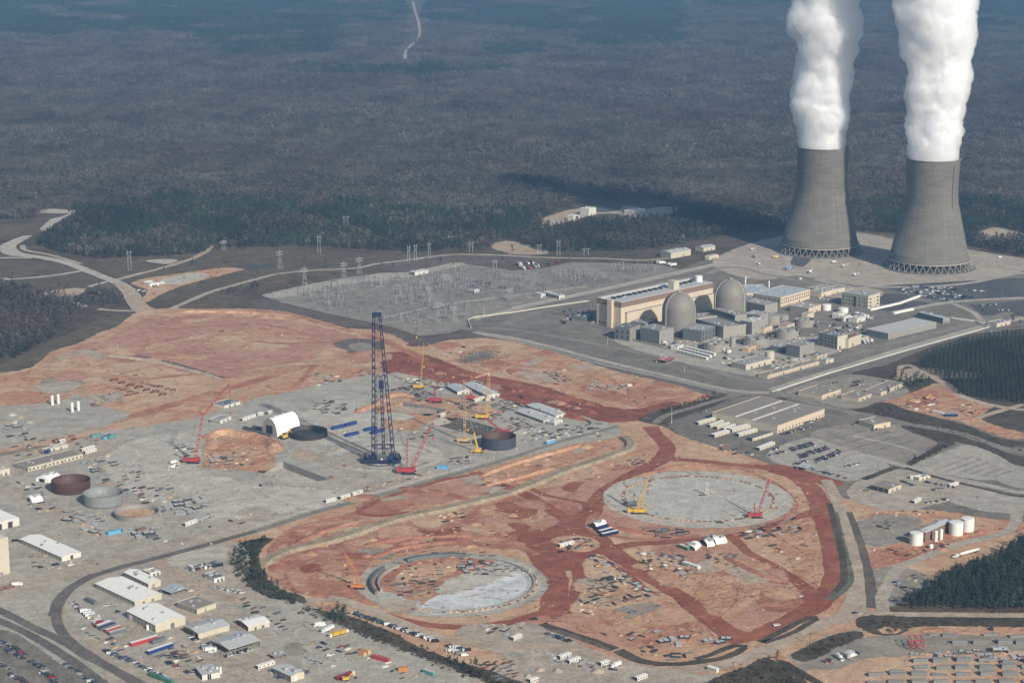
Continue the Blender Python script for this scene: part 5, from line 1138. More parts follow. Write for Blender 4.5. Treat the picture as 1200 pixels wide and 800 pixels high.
def gear(label, x, y, lp, wp, hp, mat, group, rz=None, name='transformer', cat='transformer'):
    s = S(y); L, W, H = lp*s, wp*s*1.2, hp*s; e = empty(name, g(x, y), R(43) if rz is None else rz, label, cat, group)
    MB().box(-L/2, L/2,-W/2, W/2,.3, H*.6,0, True).build('tank', mat, e); MB().box(-L/2-.3, L/2+.3,-W/2-.3, W/2+.3,0,.299).build('plinth', 'conc2', e)
    q = MB()
    for k in range(6): q.box(-L/2+L*(k+.2)/6,-L/2+L*(k+.6)/6,-W/2-.9,-W/2-.02,.5, H*.55)
    q.build('radiator', 'steel', e); q = MB()
    for k in (-.3,0,.3): q.cyl(L*k, 0, H*.6, H, .22,8, r2=.12)
    q.build('bushing', 'brown', e)
for i, (x, y) in enumerate([(667,371),(673,369.5),(679,368),(685,366.5),(691,365),(663,366),(670,364.5)]): gear('grey power transformer left of the turbine hall', x, y, 4.2,2.6,5, 'slate', 'transformers left of the turbine hall')
for i, (x, y) in enumerate([(550,331),(555,331.5),(560,332),(565,332.6),(571,333.5),(575,334),(588,338),(593,338.6),(598,339)]): gear('blue-grey breaker in the row at the right of the switchyard', x, y, 3,2,6, 'slate', 'breakers in the right switchyard row')
for lab, x, y in (('pale transformer near the middle rear of the switchyard', 434,337),('pale transformer right of the middle rear one', 446,334.5),('transformer at the front left of the switchyard', 410,367),('larger transformer at the front of the switchyard', 423,365.5),('lone white cabinet near the front left corner of the switchyard', 387,364),('white cabinet behind the switchyard control house', 466,326)):
    gear(lab, x, y, 4,2.5,5.5, 'galv', None)
gb = MB(); gb.lattice((0,0,0),(0,0,19), 1.2,2.4,.15,.7); GP = gb.mesh('post', ['steel']); gb = MB(); gb.lattice((0,0,17.5),(16,0,17.5), 1.0,1.8,.12); GB = gb.mesh('beam', ['steel'])
gi = MB()
for k in range(3): gi.bar((3.5+k*4.5,0,17),(3.5+k*4.5,0,14.6), .13,5)
GI = gi.mesh('insulator', ['rust'])
def gantry(x, y, rz, s, lab, grp):
    e = empty('switchyard_gantry', g(x, y), rz, lab, 'gantry', grp); s *= .82; e.scale = (s, s, s)
    for nm, me, lx in (('post', GP, 0),('post', GP, 16),('beam', GB, 0),('insulator', GI, 0)):
        o = bpy.data.objects.new(nm, me); COL.objects.link(o); o.parent = e; o.location.x = lx
rg2 = random.Random(5)
for row, (x0, y0, x1, y1, n, s) in enumerate([(395,340,475,330,6,.9),(430,350,560,337,8,1.05),(415,361,545,350,9,1.05),(450,373,545,361,7,1.0),(500,380,545,374,3,1.0),(570,325,620,330,4,.9),(570,348,690,327,8,.85),(620,342,745,322,8,.8),(575,357,640,346,4,.9)]):
    where = ['at the back left of the switchyard', 'in the rear row of the switchyard', 'in the middle row of the switchyard', 'in the front row of the switchyard', 'at the front corner of the switchyard', 'behind the breaker row', 'at the middle of the right yard', 'at the far right of the switchyard', 'beside the relay house'][row]
    for i in range(n):
        t = i/(n-1); gantry(x0+(x1-x0)*t+rg2.uniform(-1.5,1.5), y0+(y1-y0)*t+rg2.uniform(-.6,.6), R(43 if i % 3 else 133), s*rg2.uniform(.85,1.15), 'grey lattice gantry '+where, 'gantries '+where)
q = MB()
YARD = [[(330,345),(440,328),(530,318),(600,322),(560,360),(500,384),(400,366)], [(600,330),(690,318),(770,314),(740,328),(640,345),(590,350)]]
for poly, n in ((YARD[0], 620),(YARD[1], 430)):
    Pm = gn(poly); k = 0
    while k < n:
        x, y = rg2.uniform(Pm[:, 0].min(), Pm[:, 0].max()), rg2.uniform(Pm[:, 1].min(), Pm[:, 1].max())
        if not inpoly(np.array([x]), np.array([y]), Pm)[0]: continue
        ca, sa = math.cos(R(43)), math.sin(R(43)); u = round((x*ca+y*sa)/9)*9; v = round((-x*sa+y*ca)/14)*14; x, y = u*ca-v*sa, u*sa+v*ca
        if noise.noise(Vector((x*.012, y*.012,2))) < -.12: k += .2; continue
        h = rg2.choice((5,6,7,9,13)); mi = rg2.randrange(2); q.bar((x, y, 0),(x, y, h*.6), .26,4, mi); q.bar((x, y, h*.6),(x, y, h), .34,5, mi); k += 1
        if rg2.random() < .6: q.bar((x, y, h),(x+ca*9, y+sa*9, h), .14,3)
o = q.build('bus_supports', ['galv', 'steeldark']); o['kind'] = 'stuff'
def wallrun(label, pts, hgt_, th, mat, name, cat, post=None):
    K = [g(*p) for p in pts]; e = empty(name, K[0], 0, label, cat); o0 = K[0]
    for i in range(len(K)-1):
        a, b = K[i]-o0, K[i+1]-o0; d = (b-a); n_ = Vector((-d.y, d.x, 0)).normalized()*th/2
        v = [a-n_, b-n_, b+n_, a+n_]; MB().add(v+[p+Vector((0,0, hgt_)) for p in v], [(0,1,5,4),(1,2,6,5),(2,3,7,6),(3,0,4,7),(4,5,6,7)]).build('panel', mat, e)
        if post:
            q = MB()
            for k in range(int(d.length/post)+1): p = a+d.normalized()*k*post; q.box(p.x-.15, p.x+.15, p.y-.15, p.y+.15,0, hgt_+.5)
            q.build('post', mat, e)
wallrun('long white barrier wall along the front road of the plant', [(905,459.5),(970,438),(1055,413),(1110,397.5),(1158,384)], 1.4,.6, 'offwhite', 'barrier_wall', 'wall', 12)
wallrun('white barrier wall bending back behind the plant gatehouse', [(1158,384),(1143,377),(1115,373)], 2,1, 'white', 'barrier_wall', 'wall', 12)
wallrun('pale pipe bridge stepping round the switchyard corner', [(690,353),(640,360),(600,366.5),(555,372),(548,375),(552,384.5)], 1.7,1.1, 'cream2', 'pipe_bridge', 'pipe bridge')
wallrun('white covered walkway in front of the three-storey office', [(1020,364),(1055,356),(1078,347.5)], 2.8,3, 'white', 'covered_walkway', 'walkway')
wallrun('white covered walkway below the dark car park', [(1047,368),(1060,365),(1070,363)], 2.8,4, 'white', 'covered_walkway', 'walkway')
wallrun('white pipe line running along the railway by the red clay', [(560,391),(600,399.5),(640,409),(700,426),(790,446),(850,460)], 1.0,.7, 'offwhite', 'pipe_line', 'pipe')
wallrun('pale security wall behind the turbine hall', [(600,361),(700,340),(800,317.5),(850,307)], 1.5,.6, 'grey2', 'barrier_wall', 'wall', 14)
for lab, A, B in (('front one of the three long white trailers below the left dome', (795,413),(829,422)),('middle one of the three long white trailers below the left dome', (799,410.5),(833,419.5)),('rear one of the three long white trailers below the left dome', (803,408.5),(838,417))):
    a, b = g(*A), g(*B); d = b-a; e = empty('office_trailer', a, math.atan2(d.y, d.x), lab, 'trailer'); MB().box(0, d.length, -1.9,1.9,.5,3.6,0, True).build('body', 'offwhite', e); MB().box(-.2, d.length+.2,-2.1,2.1,3.601,3.9).build('roof', 'white', e)
    q = MB()
    for k in range(8): q.box(d.length*(k+.3)/8, d.length*(k+.6)/8,-1.98,-1.904,1.6,2.6)
    q.build('window', 'glass', e); MB().box(1, d.length-1,-1.5,1.5,0,.499).build('undercarriage', 'dark', e)
bld('open shelter with a red roof beside the plant perimeter road', (769,424.5),(781,427),(792,423.5), 4, 'offwhite', 'redroof', parapet=0, name='shelter', cat='shelter', open_='LR')
def pump(label, x, y, mat, sc=1, rz=.6):
    e = empty('plant_machinery', g(x, y), rz, label, 'machinery'); e.scale = (sc,)*3
    MB().box(-5,5,-2,2,0,1.2).build('skid', 'steel', e); q = MB(); q.bar((-4,0,2.4),(3,0,2.4), 1.3,10, cap=True); q.build('vessel', mat, e)
    q = MB(); q.bar((3,0,2),(5,0,4.5), .4,6); q.bar((-2,1,1),(-2,3,3.5), .4,6); q.bar((5,0,4.5),(8,2,.5), .4,6); q.build('pipe', mat, e); MB().box(-1,2,-1.9,-1,1.2,3.8).build('control_box', 'grey', e)
pump('blue pump set on the apron in front of the rear cooling tower', 924,316, 'sky', 1.5); pump('cluster of white pipework below the rear cooling tower', 950,320, 'white', 1.5,1.2); pump('white machinery between the two cooling towers', 990,313, 'offwhite', 1.4); pump('pale machinery right of the white machinery on the apron', 1003,323, 'white', 1.1); pump('tan machine standing between the towers', 1011,310, 'tan', 1.1,.2); pump('white machine on the bare ground behind the right dome', 882,293, 'white', .9); pump('grey machine lying on the bare ground left of the rear tower', 884,302, 'steel', 1.1,1.8); pump('white machine at the edge of the ground left of the rear tower', 889,310, 'white', .9,2)
for i, (x, y, c) in enumerate([(985,371, 'white'),(990,370, 'white'),(1000,373, 'white'),(1006,374, 'white'),(1016,371, 'offwhite'),(1021,374, 'offwhite')]):
    pump(['leftmost', 'second', 'third', 'fourth', 'fifth', 'rightmost'][i]+' white filter unit in the row below the water tanks', x, y, c, .9,.75)

for lab, A, B, C, h_, w_, r_ in (('small cream block behind the water tanks, left of the three-storey office', (951,345.5),(962,348.5),(975,345), 5, 'cream', 'greyroof'),('low grey building behind the cream window-row office', (950,340),(960,344.5),(986,340), 4, 'grey2', 'greyroof'),('little cream block beside the smallest cooling basin', (942,372.5),(946,374.5),(954,371.5), 5.5, 'cream', 'cream2'),('white cube below the squat water tank, upper one', (979,371),(983,373.5),(990,371), 4.5, 'offwhite', 'white'),('white cube below the squat water tank, lower one', (985,375),(989,377),(997,374), 4.5, 'offwhite', 'white'),('slim white cabin row right of the white cubes', (1001,369.5),(1013,373.5),(1017,372.3), 3, 'offwhite', 'white'),('pale low block in front of the slim white cabins', (997,376),(1004,378.5),(1014,375.5), 4.5, 'offwhite', 'offwhite'),('dark cube at the right foot of the right dome', (868,355),(877,359),(888,355), 7, 'grey', 'darkroof'),('flat grey roof filling the gap between the two domes', (812,375),(826,381),(840,376.5), 7, 'grey2', 'greyroof'),('small equipment house behind the grey hatch block', (878,372.5),(888,376.5),(898,372.5), 7, 'grey', 'paleroof'),('small reddish-roofed hut between the basins', (915,384.5),(922,387),(931,383.5), 5, 'cream2', 'redroof'),('low pale store beside the plain square block', (928,425.5),(940,428.5),(949,425.5), 3.5, 'cream2', 'offwhite'),('dark switchgear house left of the turbine hall', (676,373),(686,377),(695,373), 5, 'slate', 'darkroof'),('grey annexe at the front foot of the turbine hall bay', (745,384),(756,388),(770,383), 9, 'grey2', 'grey'),('grey plant block between the left dome and the ribbed building', (818,380),(828,385),(840,380.5), 10, 'conc2', 'grey'),('tall narrow grey block behind the hatch-roofed block', (884,381),(890,384),(900,380.5), 14, 'conc2', 'grey2'),('pale pump house by the end of the long cream building', (962,424.5),(968,426.5),(977,424), 4, 'cream2', 'greyroof'),('low brownish store between the striped building and the warehouse', (1000,398),(1008,401),(1018,398), 4, 'cream2', 'brownroof'),('grey service block behind the plain square block', (905,411),(915,414),(924,411), 7, 'grey2', 'greyroof'),('small pale house at the head of the three long trailers', (788,408.5),(794,410.5),(801,408), 4, 'offwhite', 'offwhite')):
    B_(lab, A, B, C, h_, w_, r_, wl='slate' if w_ in ('grey', 'grey2', 'conc2') else None, units=5, doors=[('R', .3,2.2,3, 'dark')])  # grey blocks get a slate left end: shade put into its colour
B_('long pale shed in the forest clearing right of the white building', (735,250),(741,252),(756,249), 4, 'offwhite', 'white'); B_('small white hut in front of the dark patch in the forest clearing', (668,257),(672,258.5),(679,257), 4.5, 'offwhite', 'white')
pr_ = random.Random(44)
for place, poly, n in (('among the basins mid-plant', [(810,405),(850,398),(905,382),(950,388),(920,410),(870,425),(830,418)], 26),('on the ground right of the round basins', [(945,385),(985,375),(1015,378),(1010,392),(965,400),(940,398)], 16),('between the cream warehouse and the plain concrete block', [(905,425),(925,420),(950,424),(910,438)], 9),('between the domes and the office with window rows', [(875,372),(915,372),(930,370),(905,378)], 8),('at the foot of the square block by the left dome', [(760,404),(800,402),(805,408),(780,408)], 6),('left of the turbine hall', [(655,375),(690,372),(700,388),(668,385)], 9)):
    Pm = gn(poly); k = 0
    while k < n:
        x, y = pr_.uniform(Pm[:, 0].min(), Pm[:, 0].max()), pr_.uniform(Pm[:, 1].min(), Pm[:, 1].max())
        if not inpoly(np.array([x]), np.array([y]), Pm)[0]: continue
        a, b = place_words(x, y); k += 1
        pc = pr_.choice([('white', 'white'),('offwhite', 'pale'),('steel', 'grey'),('tan', 'tan'),('slate', 'dark grey')])
        if pr_.random() < .5: pump(pc[1]+' process machine '+place, a, b, pc[0], pr_.uniform(.7,1.3), R(43)+pr_.choice((0,1.57)))
        else: gear('small grey electrical cabinet '+place, a, b, pr_.uniform(3,6), pr_.uniform(2,3), pr_.uniform(3,7), pr_.choice(['offwhite', 'slate', 'grey2', 'cream2', 'dark']), 'electrical cabinets '+place, name='electrical_cabinet', cat='cabinet')
# ================================================================ CONSTRUCTION SITE
def pit(key, label, wallA, wallB, floor, slope=False):
    k, u, v, L, W, d = PITS[key]; e = empty('excavation_pit', k, math.atan2(u.y, u.x), label, 'pit')
    sg = 1 if (Vector((-u.y, u.x, 0))).dot(v) > 0 else -1
    def q(x, y, z): return (x, sg*y, z)
    MB().add([q(-1,-1,-d), q(L+1,-1,-d), q(L+1, W*.62,-d), q(-1, W*.62,-d)], [(0,1,2,3) if sg > 0 else (3,2,1,0)]).build('floor', floor, e)
    MB().add([q(-1, W*.62,-d), q(L+1, W*.62,-d), q(L+1, W+.5,0), q(-1, W+.5,0)], [(0,1,2,3) if sg > 0 else (3,2,1,0)]).build('ramp', floor if not slope else G['orange'], e)
    MB().add([q(0,0,.25), q(L, 0,.25), q(L, 0,-d), q(0,0,-d), q(0,-1.2,.25), q(L, -1.2,.25), q(0,-1.2,-.2), q(L, -1.2,-.2)], [(0,1,2,3),(4,5,1,0),(4,6,7,5)]).build('long_wall', wallB, e)
    MB().add([q(0,.02,.25), q(0, W*.98,.25), q(0, W*.98,-d), q(0,.02,-d), q(-1.2,.02,.25), q(-1.2, W*.98,.25)], [(0,1,2,3),(4,5,1,0)]).build('end_wall', wallA, e)
    MB().add([q(L, 0,0), q(L, W, 0), q(L, W, -d), q(L, 0,-d)], [(0,1,2,3)]).build('end_wall', wallA, e)
    r = MB()
    for i in range(1, int(L/4)):
        x = i*4; a, b = q(x-.15,.0,.25), q(x+.15,.28,-d); r.box(a[0], b[0], min(a[1], b[1]), max(a[1], b[1]), -d, .2)
    r.build('wall_rib', wallB, e); return e, sg, L, W, d
pit('A', 'concrete-walled rectangular pit nearest the perimeter road', 'conc2', 'grey', G['palegravel'])  # end walls paler than the long wall: sunlit tone put into their colour
pit('B', 'concrete-walled pit behind the dark round vessel', 'conc2', 'grey2', G['mud'])
e, sg, L, W, d = pit('C', 'square foundation pit with orange banks right of the blue crane', G['orange'], 'grey', 'conc2')
rr = random.Random(3)
for k in range(26):
    x, y = rr.uniform(2, L-4), sg*rr.uniform(2, W*.6); MB().box(x, x+rr.uniform(1,4), y, y+rr.uniform(1,3), -d, -d+rr.uniform(.6,3)).build('formwork', rr.choice(['slate', 'grey2', 'conc2', 'dark', 'wood']), e)
def vessel(name, label, x, y, rp, hp, mat, inner, floor, bowl=False, ribs=40, thick=.5, stands=True, cat='vessel section'):
    s = S(y); r = rp*s; h = hp*s/.975; e = empty(name, g(x, y), 0, label, cat); n = 56
    c = [(math.cos(6.28319*i/n), math.sin(6.28319*i/n)) for i in range(n)]; z0 = 1.2 if stands else 0
    pr = [(r*.80, z0),(r*.93, z0+h*.14),(r, z0+h*.36),(r, z0+h)] if bowl else [(r, z0),(r, z0+h)]
    V = []
    for a, z in pr: V += [(p*a, q*a, z) for p, q in c]
    MB().add(V, [(j*n+i, j*n+(i+1) % n, (j+1)*n+(i+1) % n, (j+1)*n+i) for j in range(len(pr)-1) for i in range(n)], 0, True).build('shell', mat, e)
    V = []
    for a, z in ((r, z0+h),(r-thick, z0+h),(r-thick, z0+.5)): V += [(p*a, q*a, z) for p, q in c]
    MB().add(V, [(j*n+i, j*n+(i+1) % n, (j+1)*n+(i+1) % n, (j+1)*n+i) for j in range(2) for i in range(n)], 0, True).build('inner_wall', inner, e)
    MB().add([(p*(r-thick), q*(r-thick), z0+.5) for p, q in c], [tuple(range(n))]).build('floor', floor, e)
    for k in ((.3,.6,.95) if h > 6 else (.5,.93)): MB().ring(0,0, z0+h*k, z0+h*k+.35, r+.28, r-.05, n).build('stiffener_ring', mat, e)
    q = MB()
    for k in range(ribs):
        a = k*6.28319/ribs; q.bar(((r+.1)*math.cos(a),(r+.1)*math.sin(a), z0+h*.36 if bowl else z0),((r+.1)*math.cos(a),(r+.1)*math.sin(a), z0+h), .13,4)
        q.bar(((r-thick-.15)*math.cos(a+.05),(r-thick-.15)*math.sin(a+.05), z0+.6),((r-thick-.15)*math.cos(a+.05),(r-thick-.15)*math.sin(a+.05), z0+h), .13,4)
    q.build('rib', inner, e)
    if stands:
        q = MB()
        for k in range(16):
            a = k*.3927; q.box(r*.8*math.cos(a)-.5, r*.8*math.cos(a)+.5, r*.8*math.sin(a)-.5, r*.8*math.sin(a)+.5,0,1.5)
        q.build('support_stand', 'steel', e)
    q = MB(); q.bar((r+.5,0,0),(r+2.5,-2,0), .3);
    for k in range(10): q.box(r+.3, r+1.6,-1+k*.25,-.75+k*.25, k*h/10, k*h/10+.3)
    q.build('stair', 'galv', e); return e
vessel('steel_bowl', 'rust-brown open steel bowl, the left of the two large ones at far left', 83.5,574.5,22.4,12, 'ringbrown', 'ringbrown', 'maroon', bowl=True)
vessel('steel_ring', 'grey-green open steel ring beside the rust-brown bowl', 121.5,589.5,23.2,12, 'ringgrey', 'ringgrey', 'grey', thick=.4)
vessel('steel_ring', 'low grey wall ring with reddish floor in front of the grey-green ring', 160.5,604,26,6, 'grey', 'grey', G['dirt'], thick=1.2, stands=False)
vessel('steel_ring', 'low black lattice ring beside the white fabric hangar', 361.5,511,22,6, 'black', 'dark', 'dark', ribs=64)
vessel('steel_bowl', 'dark blue-black vessel with rusty inside near the perimeter road', 584.5,523,20.2,12, 'ringblue', 'ringbrown', 'maroon', ribs=44)
def hook(e, p, drop, mat='yellow'):
    q = MB(); p = Vector(p)
    for dx in (-.5,.5): q.bar(p+Vector((dx, 0,0)), p+Vector((dx*.6,0,-drop)), .07,3)
    q.build('hoist_rope', 'dark', e); MB().box(p.x-.8, p.x+.8, p.y-.5, p.y+.5, p.z-drop-2.2, p.z-drop, 0, True).build('hook_block', mat, e)
def at_px(base, tip, depth=None):
    """height above ground and sideways offset of a boom tip whose picture position is tip, leaning only sideways"""
    b = g(*base); z = hgt(b, tip[1]); d = b.y*CT+(CAM_H-z)*ST; return (tip[0]-600)/FPX*d-b.x, z
def crawler(label, base, foot, tips, mat, mat2=None, mast=None, w=2.4, sc=1.0, rz=0, cw=-1, drop=.45, jibw=1.6, name='crawler_crane', r=.17):
    """crawler crane standing at base (px): foot = boom foot offset x (m); tips = px of boom head (and of jib head)"""
    e = empty(name, g(*base), 0, label, 'crane'); mat2 = mat2 or mat; b = MB()
    s = sc
    for y in (-3.4*s, 3.4*s):
        t = MB(); L = 5.2*s
        t.add([(x, y+dy, z) for dy in (-.65*s, .65*s) for x, z in ((-L+.7*s, 0),(L-.7*s, 0),(L, .75*s),(L-.7*s, 1.5*s),(-L+.7*s, 1.5*s),(-L, .75*s))], [(0,1,2,3,4,5)[::-1], (6,7,8,9,10,11)]+[(i, (i+1) % 6,6+(i+1) % 6,6+i) for i in range(6)]); t.build('crawler_track', 'rubber', e)
    MB().box(-2*s, 2*s, -2.7*s, 2.7*s, .6*s, 1.6*s).build('carbody', mat, e)
    MB().box(-5.5*s, 4*s, -1.7*s, 1.7*s, 1.65*s, 3.9*s, 0, True).build('machinery_deck', mat, e)
    MB().box(2.2*s, 4.6*s, 1.75*s if cw < 0 else -3.2*s, 3.2*s if cw < 0 else -1.75*s, 1.9*s, 4.3*s, 0, True).build('cab', mat2, e)
    q = MB()
    for k in range(3): q.box(-8.2*s, -5.6*s, -2.6*s, 2.6*s, (1.7+k*1.0)*s, (2.6+k*1.0)*s, 0, True)
    q.build('counterweight', mat, e)
    p = Vector((foot, 0,3*s)); nm = ['boom', 'jib']
    P = [p]
    for i, t in enumerate(tips):
        x, z = at_px(base, t); P.append(Vector((x, 0, z)))
        q = MB(); q.lattice(P[-2], P[-1], w if i == 0 else jibw, None, r, (w if i == 0 else jibw)*.7, side=Vector((0,1,0))); q.build(nm[i], mat, e)
    if mast:
        x, z = at_px(base, mast[0]); mp = Vector((x, 0, z)); st_ = P[1] if mast[1] == 'head' else Vector((-1.5*s, 0,3.5*s)); q = MB(); q.lattice(st_, mp, w*.6, None, r*.9, w*.4, side=Vector((0,1,0))); q.build('mast', mat, e)
        q = MB(); q.bar(mp, P[-1], .1,3); q.bar(mp, (-6*s, 0,4*s), .1,3); q.build('pendant_line', 'dark', e)
    else:
        q = MB(); q.bar((-3*s, 0,4*s), P[1], .1,3); q.build('pendant_line', 'dark', e)
    hook(e, P[-1], (P[-1].z)*drop, 'red' if mat == 'red' else 'yellow'); return e
def derrick():
    e = empty('heavy_lift_derrick', g(448,542), 0, 'giant dark blue heavy-lift ring derrick crane towering over the yard', 'crane'); s = S(542)
    def X(x): return (x-448)*s
    def Z(y): return hgt(g(448,542), y)
    q = MB(); q.ring(0,0,0,1.6,19,15.5,64); q.build('ring_track', 'steel', e)
    q = MB()
    for k in range(40): a = k*6.28319/40; q.box(17.2*math.cos(a)-.9,17.2*math.cos(a)+.9,17.2*math.sin(a)-.9,17.2*math.sin(a)+.9,0,1.9)
    q.build('ring_pad', 'navy', e)
    for y in (-6,6): MB().box(-20,20, y-1.6, y+1.6,1.9,5.2,0, True).build('carrier_beam', 'navy', e)
    for x in (-14,0,14): MB().box(x-1.6, x+1.6,-4.3,4.3,2.2,4.9,0, True).build('cross_beam', 'navy', e)
    for i, x in enumerate((-16.5,-9.5,9.5,16.5)):
        MB().box(x-2.6, x+2.6,-4,4,5.21,9.2).build('counterweight', 'navy' if i % 2 else 'blue', e)
    for x in (-16,16):
        q = MB(); q.bar((x-1.8,-5,9.3),(x+1.8,-5,9.3), 3.1,16, cap=True); q.build('winch_drum', 'dark', e)
    MB().box(-5,5,-6.5,-2,5.21,10.5).build('machinery_house', 'slate', e); MB().box(5.5,8,-7.6,-5,5.21,8.5).build('cab', 'blue', e)
    MB().box(-.8,.8,-8.2,-7.65,5.5,7).build('floodlight', 'white', e)
    q = MB()
    for k in range(12): q.box(-5.6+k*.95,-5.2+k*.95,-6.6,-6.51,5.6,10)
    q.build('vent_panel', 'dark', e)
    head = Z(370)
    fl, fr = Vector((X(437.5), 0,5)), Vector((X(461.5), 0,5)); tl, tr_ = Vector((X(440.3), 4, head)), Vector((X(447.2), 4, head))
    MB().lattice(fl, tl, 3.4,3.8,.36,2.4, side=Vector((0,1,0))).build('boom_leg', 'navy', e)
    MB().lattice(fr, tr_, 3.4,3.8,.36,2.4, side=Vector((0,1,0))).build('boom_leg', 'navy', e)
    MB().lattice((X(437.6), 0, Z(523)),(X(461.2), 0, Z(523)), 4.5,4,.3, side=Vector((0,0,1))).build('cross_brace', 'navy', e)
    MB().box(X(438.6), X(449), 1.5,6.5, head-1.5, head+2.5,0, True).build('boom_head', 'navy', e)
    mt = Vector((X(448.5), -6, Z(448)))
    MB().lattice((X(450), 2,5), mt, 2.8,3.2,.36,2.4, side=Vector((0,1,0))).build('back_mast', 'navy', e)
    MB().box(mt.x-2.6, mt.x+2.6, mt.y-2, mt.y+2, mt.z-5, mt.z+3,0, True).build('mast_head', 'navy', e); MB().lattice(mt+Vector((0,0,3)), mt+Vector((-.5,0,9)), 2.5,2,.16).build('mast_tip', 'navy', e)
    MB().lattice((X(441.5), 2,5),(X(441.8), 2, Z(440)), 1.6,3,.14,1.2).build('hoist_guide', 'navy', e)
    q = MB()
    for dx in (-2,-.7,.7,2): q.bar(mt+Vector((dx, 0,0)), Vector((X(444)+dx, 4, head)), .11,3); q.bar(mt+Vector((dx, 0,0)),(dx*3,-6,9), .11,3)
    q.build('pendant_line', 'maroon', e); hook(e, (X(444), 3, head-2), head*.62, 'navy')
derrick()
crawler('red crawler crane with raised boom and short mast beside the perimeter road', (479,554.5), 2, [(507.5,495)], 'red', mast=((477.5,514), 'deck'), w=3.0, sc=1.5, drop=.3, r=.26)
crawler('red crawler crane with tall boom and long jib at the left of the yard', (227,542), 1.5, [(237.5,487),(269,449.5)], 'red', mast=((234,481), 'head'), w=2.6, sc=1.35, drop=.35, r=.22, jibw=1.9)
crawler('tan crawler crane with upright boom at the right end of the gravel yard', (545,518), 0, [(543.8,445)], 'tan', 'yellow', w=2.4, sc=1.1, drop=.7, r=.22)
crawler('yellow-bodied crawler crane among stacked materials with tan mast', (567,490.5), 3, [(569.5,457)], 'yellow', w=1.9, sc=1.2, drop=.6, r=.2)
crawler('yellow crawler crane with thin reddish boom on the upper gravel yard', (492,455), 1, [(496.5,402)], 'yellow', w=1.5, sc=1.0, drop=.5, r=.13)
crawler('red crawler crane with short mast beside the laydown rows', (512,471), -1, [(509,452)], 'red', w=1.8, sc=1.2, drop=.5, r=.22)
crawler('red crawler crane parked behind the dark vessel', (592,508), -3, [(567,489)], 'red', w=1.8, sc=1.1, drop=.1, r=.22)
crawler('red crawler crane behind the pale-roofed sheds', (554,468), -2, [(551,455)], 'red', w=1.8, sc=1.1, drop=.3, r=.2)
crawler('red crawler crane standing at the right edge of the round slab', (887,606), .5, [(901.5,561)], 'red', mast=((884,589), 'deck'), w=1.8, sc=1.1, drop=.4, r=.2)
crawler('yellow crawler crane with long boom at the left edge of the round slab', (746,601), .5, [(761.5,553)], 'yellow', w=1.8, sc=1.1, drop=.35, r=.24)
crawler('second yellow crane in front, with shorter boom, at the round slab edge', (752,601), 1, [(754,583)], 'yellow', w=1.4, sc=1.0, drop=.3, r=.24)
crawler('grey crane with short dark boom behind the yellow ones at the round slab', (741,592), 1, [(744,577)], 'slate', w=1.2, sc=.9, drop=.3, r=.16)
crawler('orange and dark crane with lattice boom left of the unfinished circle', (421.5,689), -1, [(417,670),(404,648)], 'orange', 'yellow', w=1.6, sc=.95, drop=.3, r=.18, jibw=1.3)
crawler('small dark crane with thin mast on the red clay above the pits', (485.5,405), 0, [(488,383)], 'maroon', w=1.2, sc=.9, drop=.5, r=.12)
def telescopic(label, base, mid, tip, mat, rz=0, sc=1.0):
    e = empty('mobile_crane', g(*base), 0, label, 'crane'); s = sc
    MB().box(-6*s, 6*s, -1.4*s, 1.4*s, .9*s, 2*s, 0, True).build('chassis', mat, e); MB().box(-2.5*s, 2.5*s, -1.3*s, 1.3*s, 2.01*s, 3.6*s).build('turntable', mat, e); MB().box(3.5*s, 5.8*s, -1.3*s, 1.3*s, 2.01*s, 3.4*s).build('cab', 'glass', e)
    for x in (-4.5,-3,3,4.5):
        for y in (-1.3,1.3): q = MB(); q.bar((x*s, (y-.3)*s, .75*s),(x*s, (y+.3)*s, .75*s), .75*s, 10, cap=True); q.build('wheel', 'rubber', e)
    q = MB()
    for x in (-5.5,5.5): q.box((x-.2)*s, (x+.2)*s, -4*s, 4*s, .3*s, .7*s)
    q.build('outrigger', mat, e)
    x1, z1 = at_px(base, mid); x2, z2 = at_px(base, tip); a, b, c = Vector((0,0,3*s)), Vector((x1,0, z1)), Vector((x2,0, z2))
    q = MB(); q.bar(a, b, 1.0*s, 4, r2=.8*s, cap=True); q.build('boom', mat, e); q = MB(); q.bar(b, c, .55*s, 4, r2=.4*s, cap=True); q.build('boom_extension', 'slate', e); hook(e, c, c.z*.4)
telescopic('yellow telescopic crane with dark upper boom beside the dark vessel', (560,530),(555.6,507),(548.5,484), 'yellow', sc=1.25)
telescopic('small white telescopic crane on the workshop side of the yard', (203,548),(206,543),(210,538), 'white', sc=.8)
def tower_crane(label, base, top, mat):
    e = empty('tower_crane', g(*base), 0, label, 'crane'); x, z = at_px(base, top); p = Vector((0,0, z))
    MB().box(-3,3,-3,3,0,1.2).build('base', 'conc2', e); MB().lattice((0,0,1.2), p, 2.2,2.6,.2).build('mast', mat, e); MB().lattice(p, p+Vector((-16,-6,-4)), 1.5,2,.2,1.0).build('jib', mat, e); MB().lattice(p, p+Vector((-11,5,6)), 1.3,2,.18,.8).build('counter_jib', mat, e)
    MB().box(-1.3,1.3,-1.6,-1.1+2.6, z-3, z+.5,0, True).build('cab', mat, e); hook(e, p+Vector((-15,-5.5,-4)), z*.4)
tower_crane('tan tower crane with stub jibs standing in the laydown rows', (573,489),(572.5,437), 'tan')
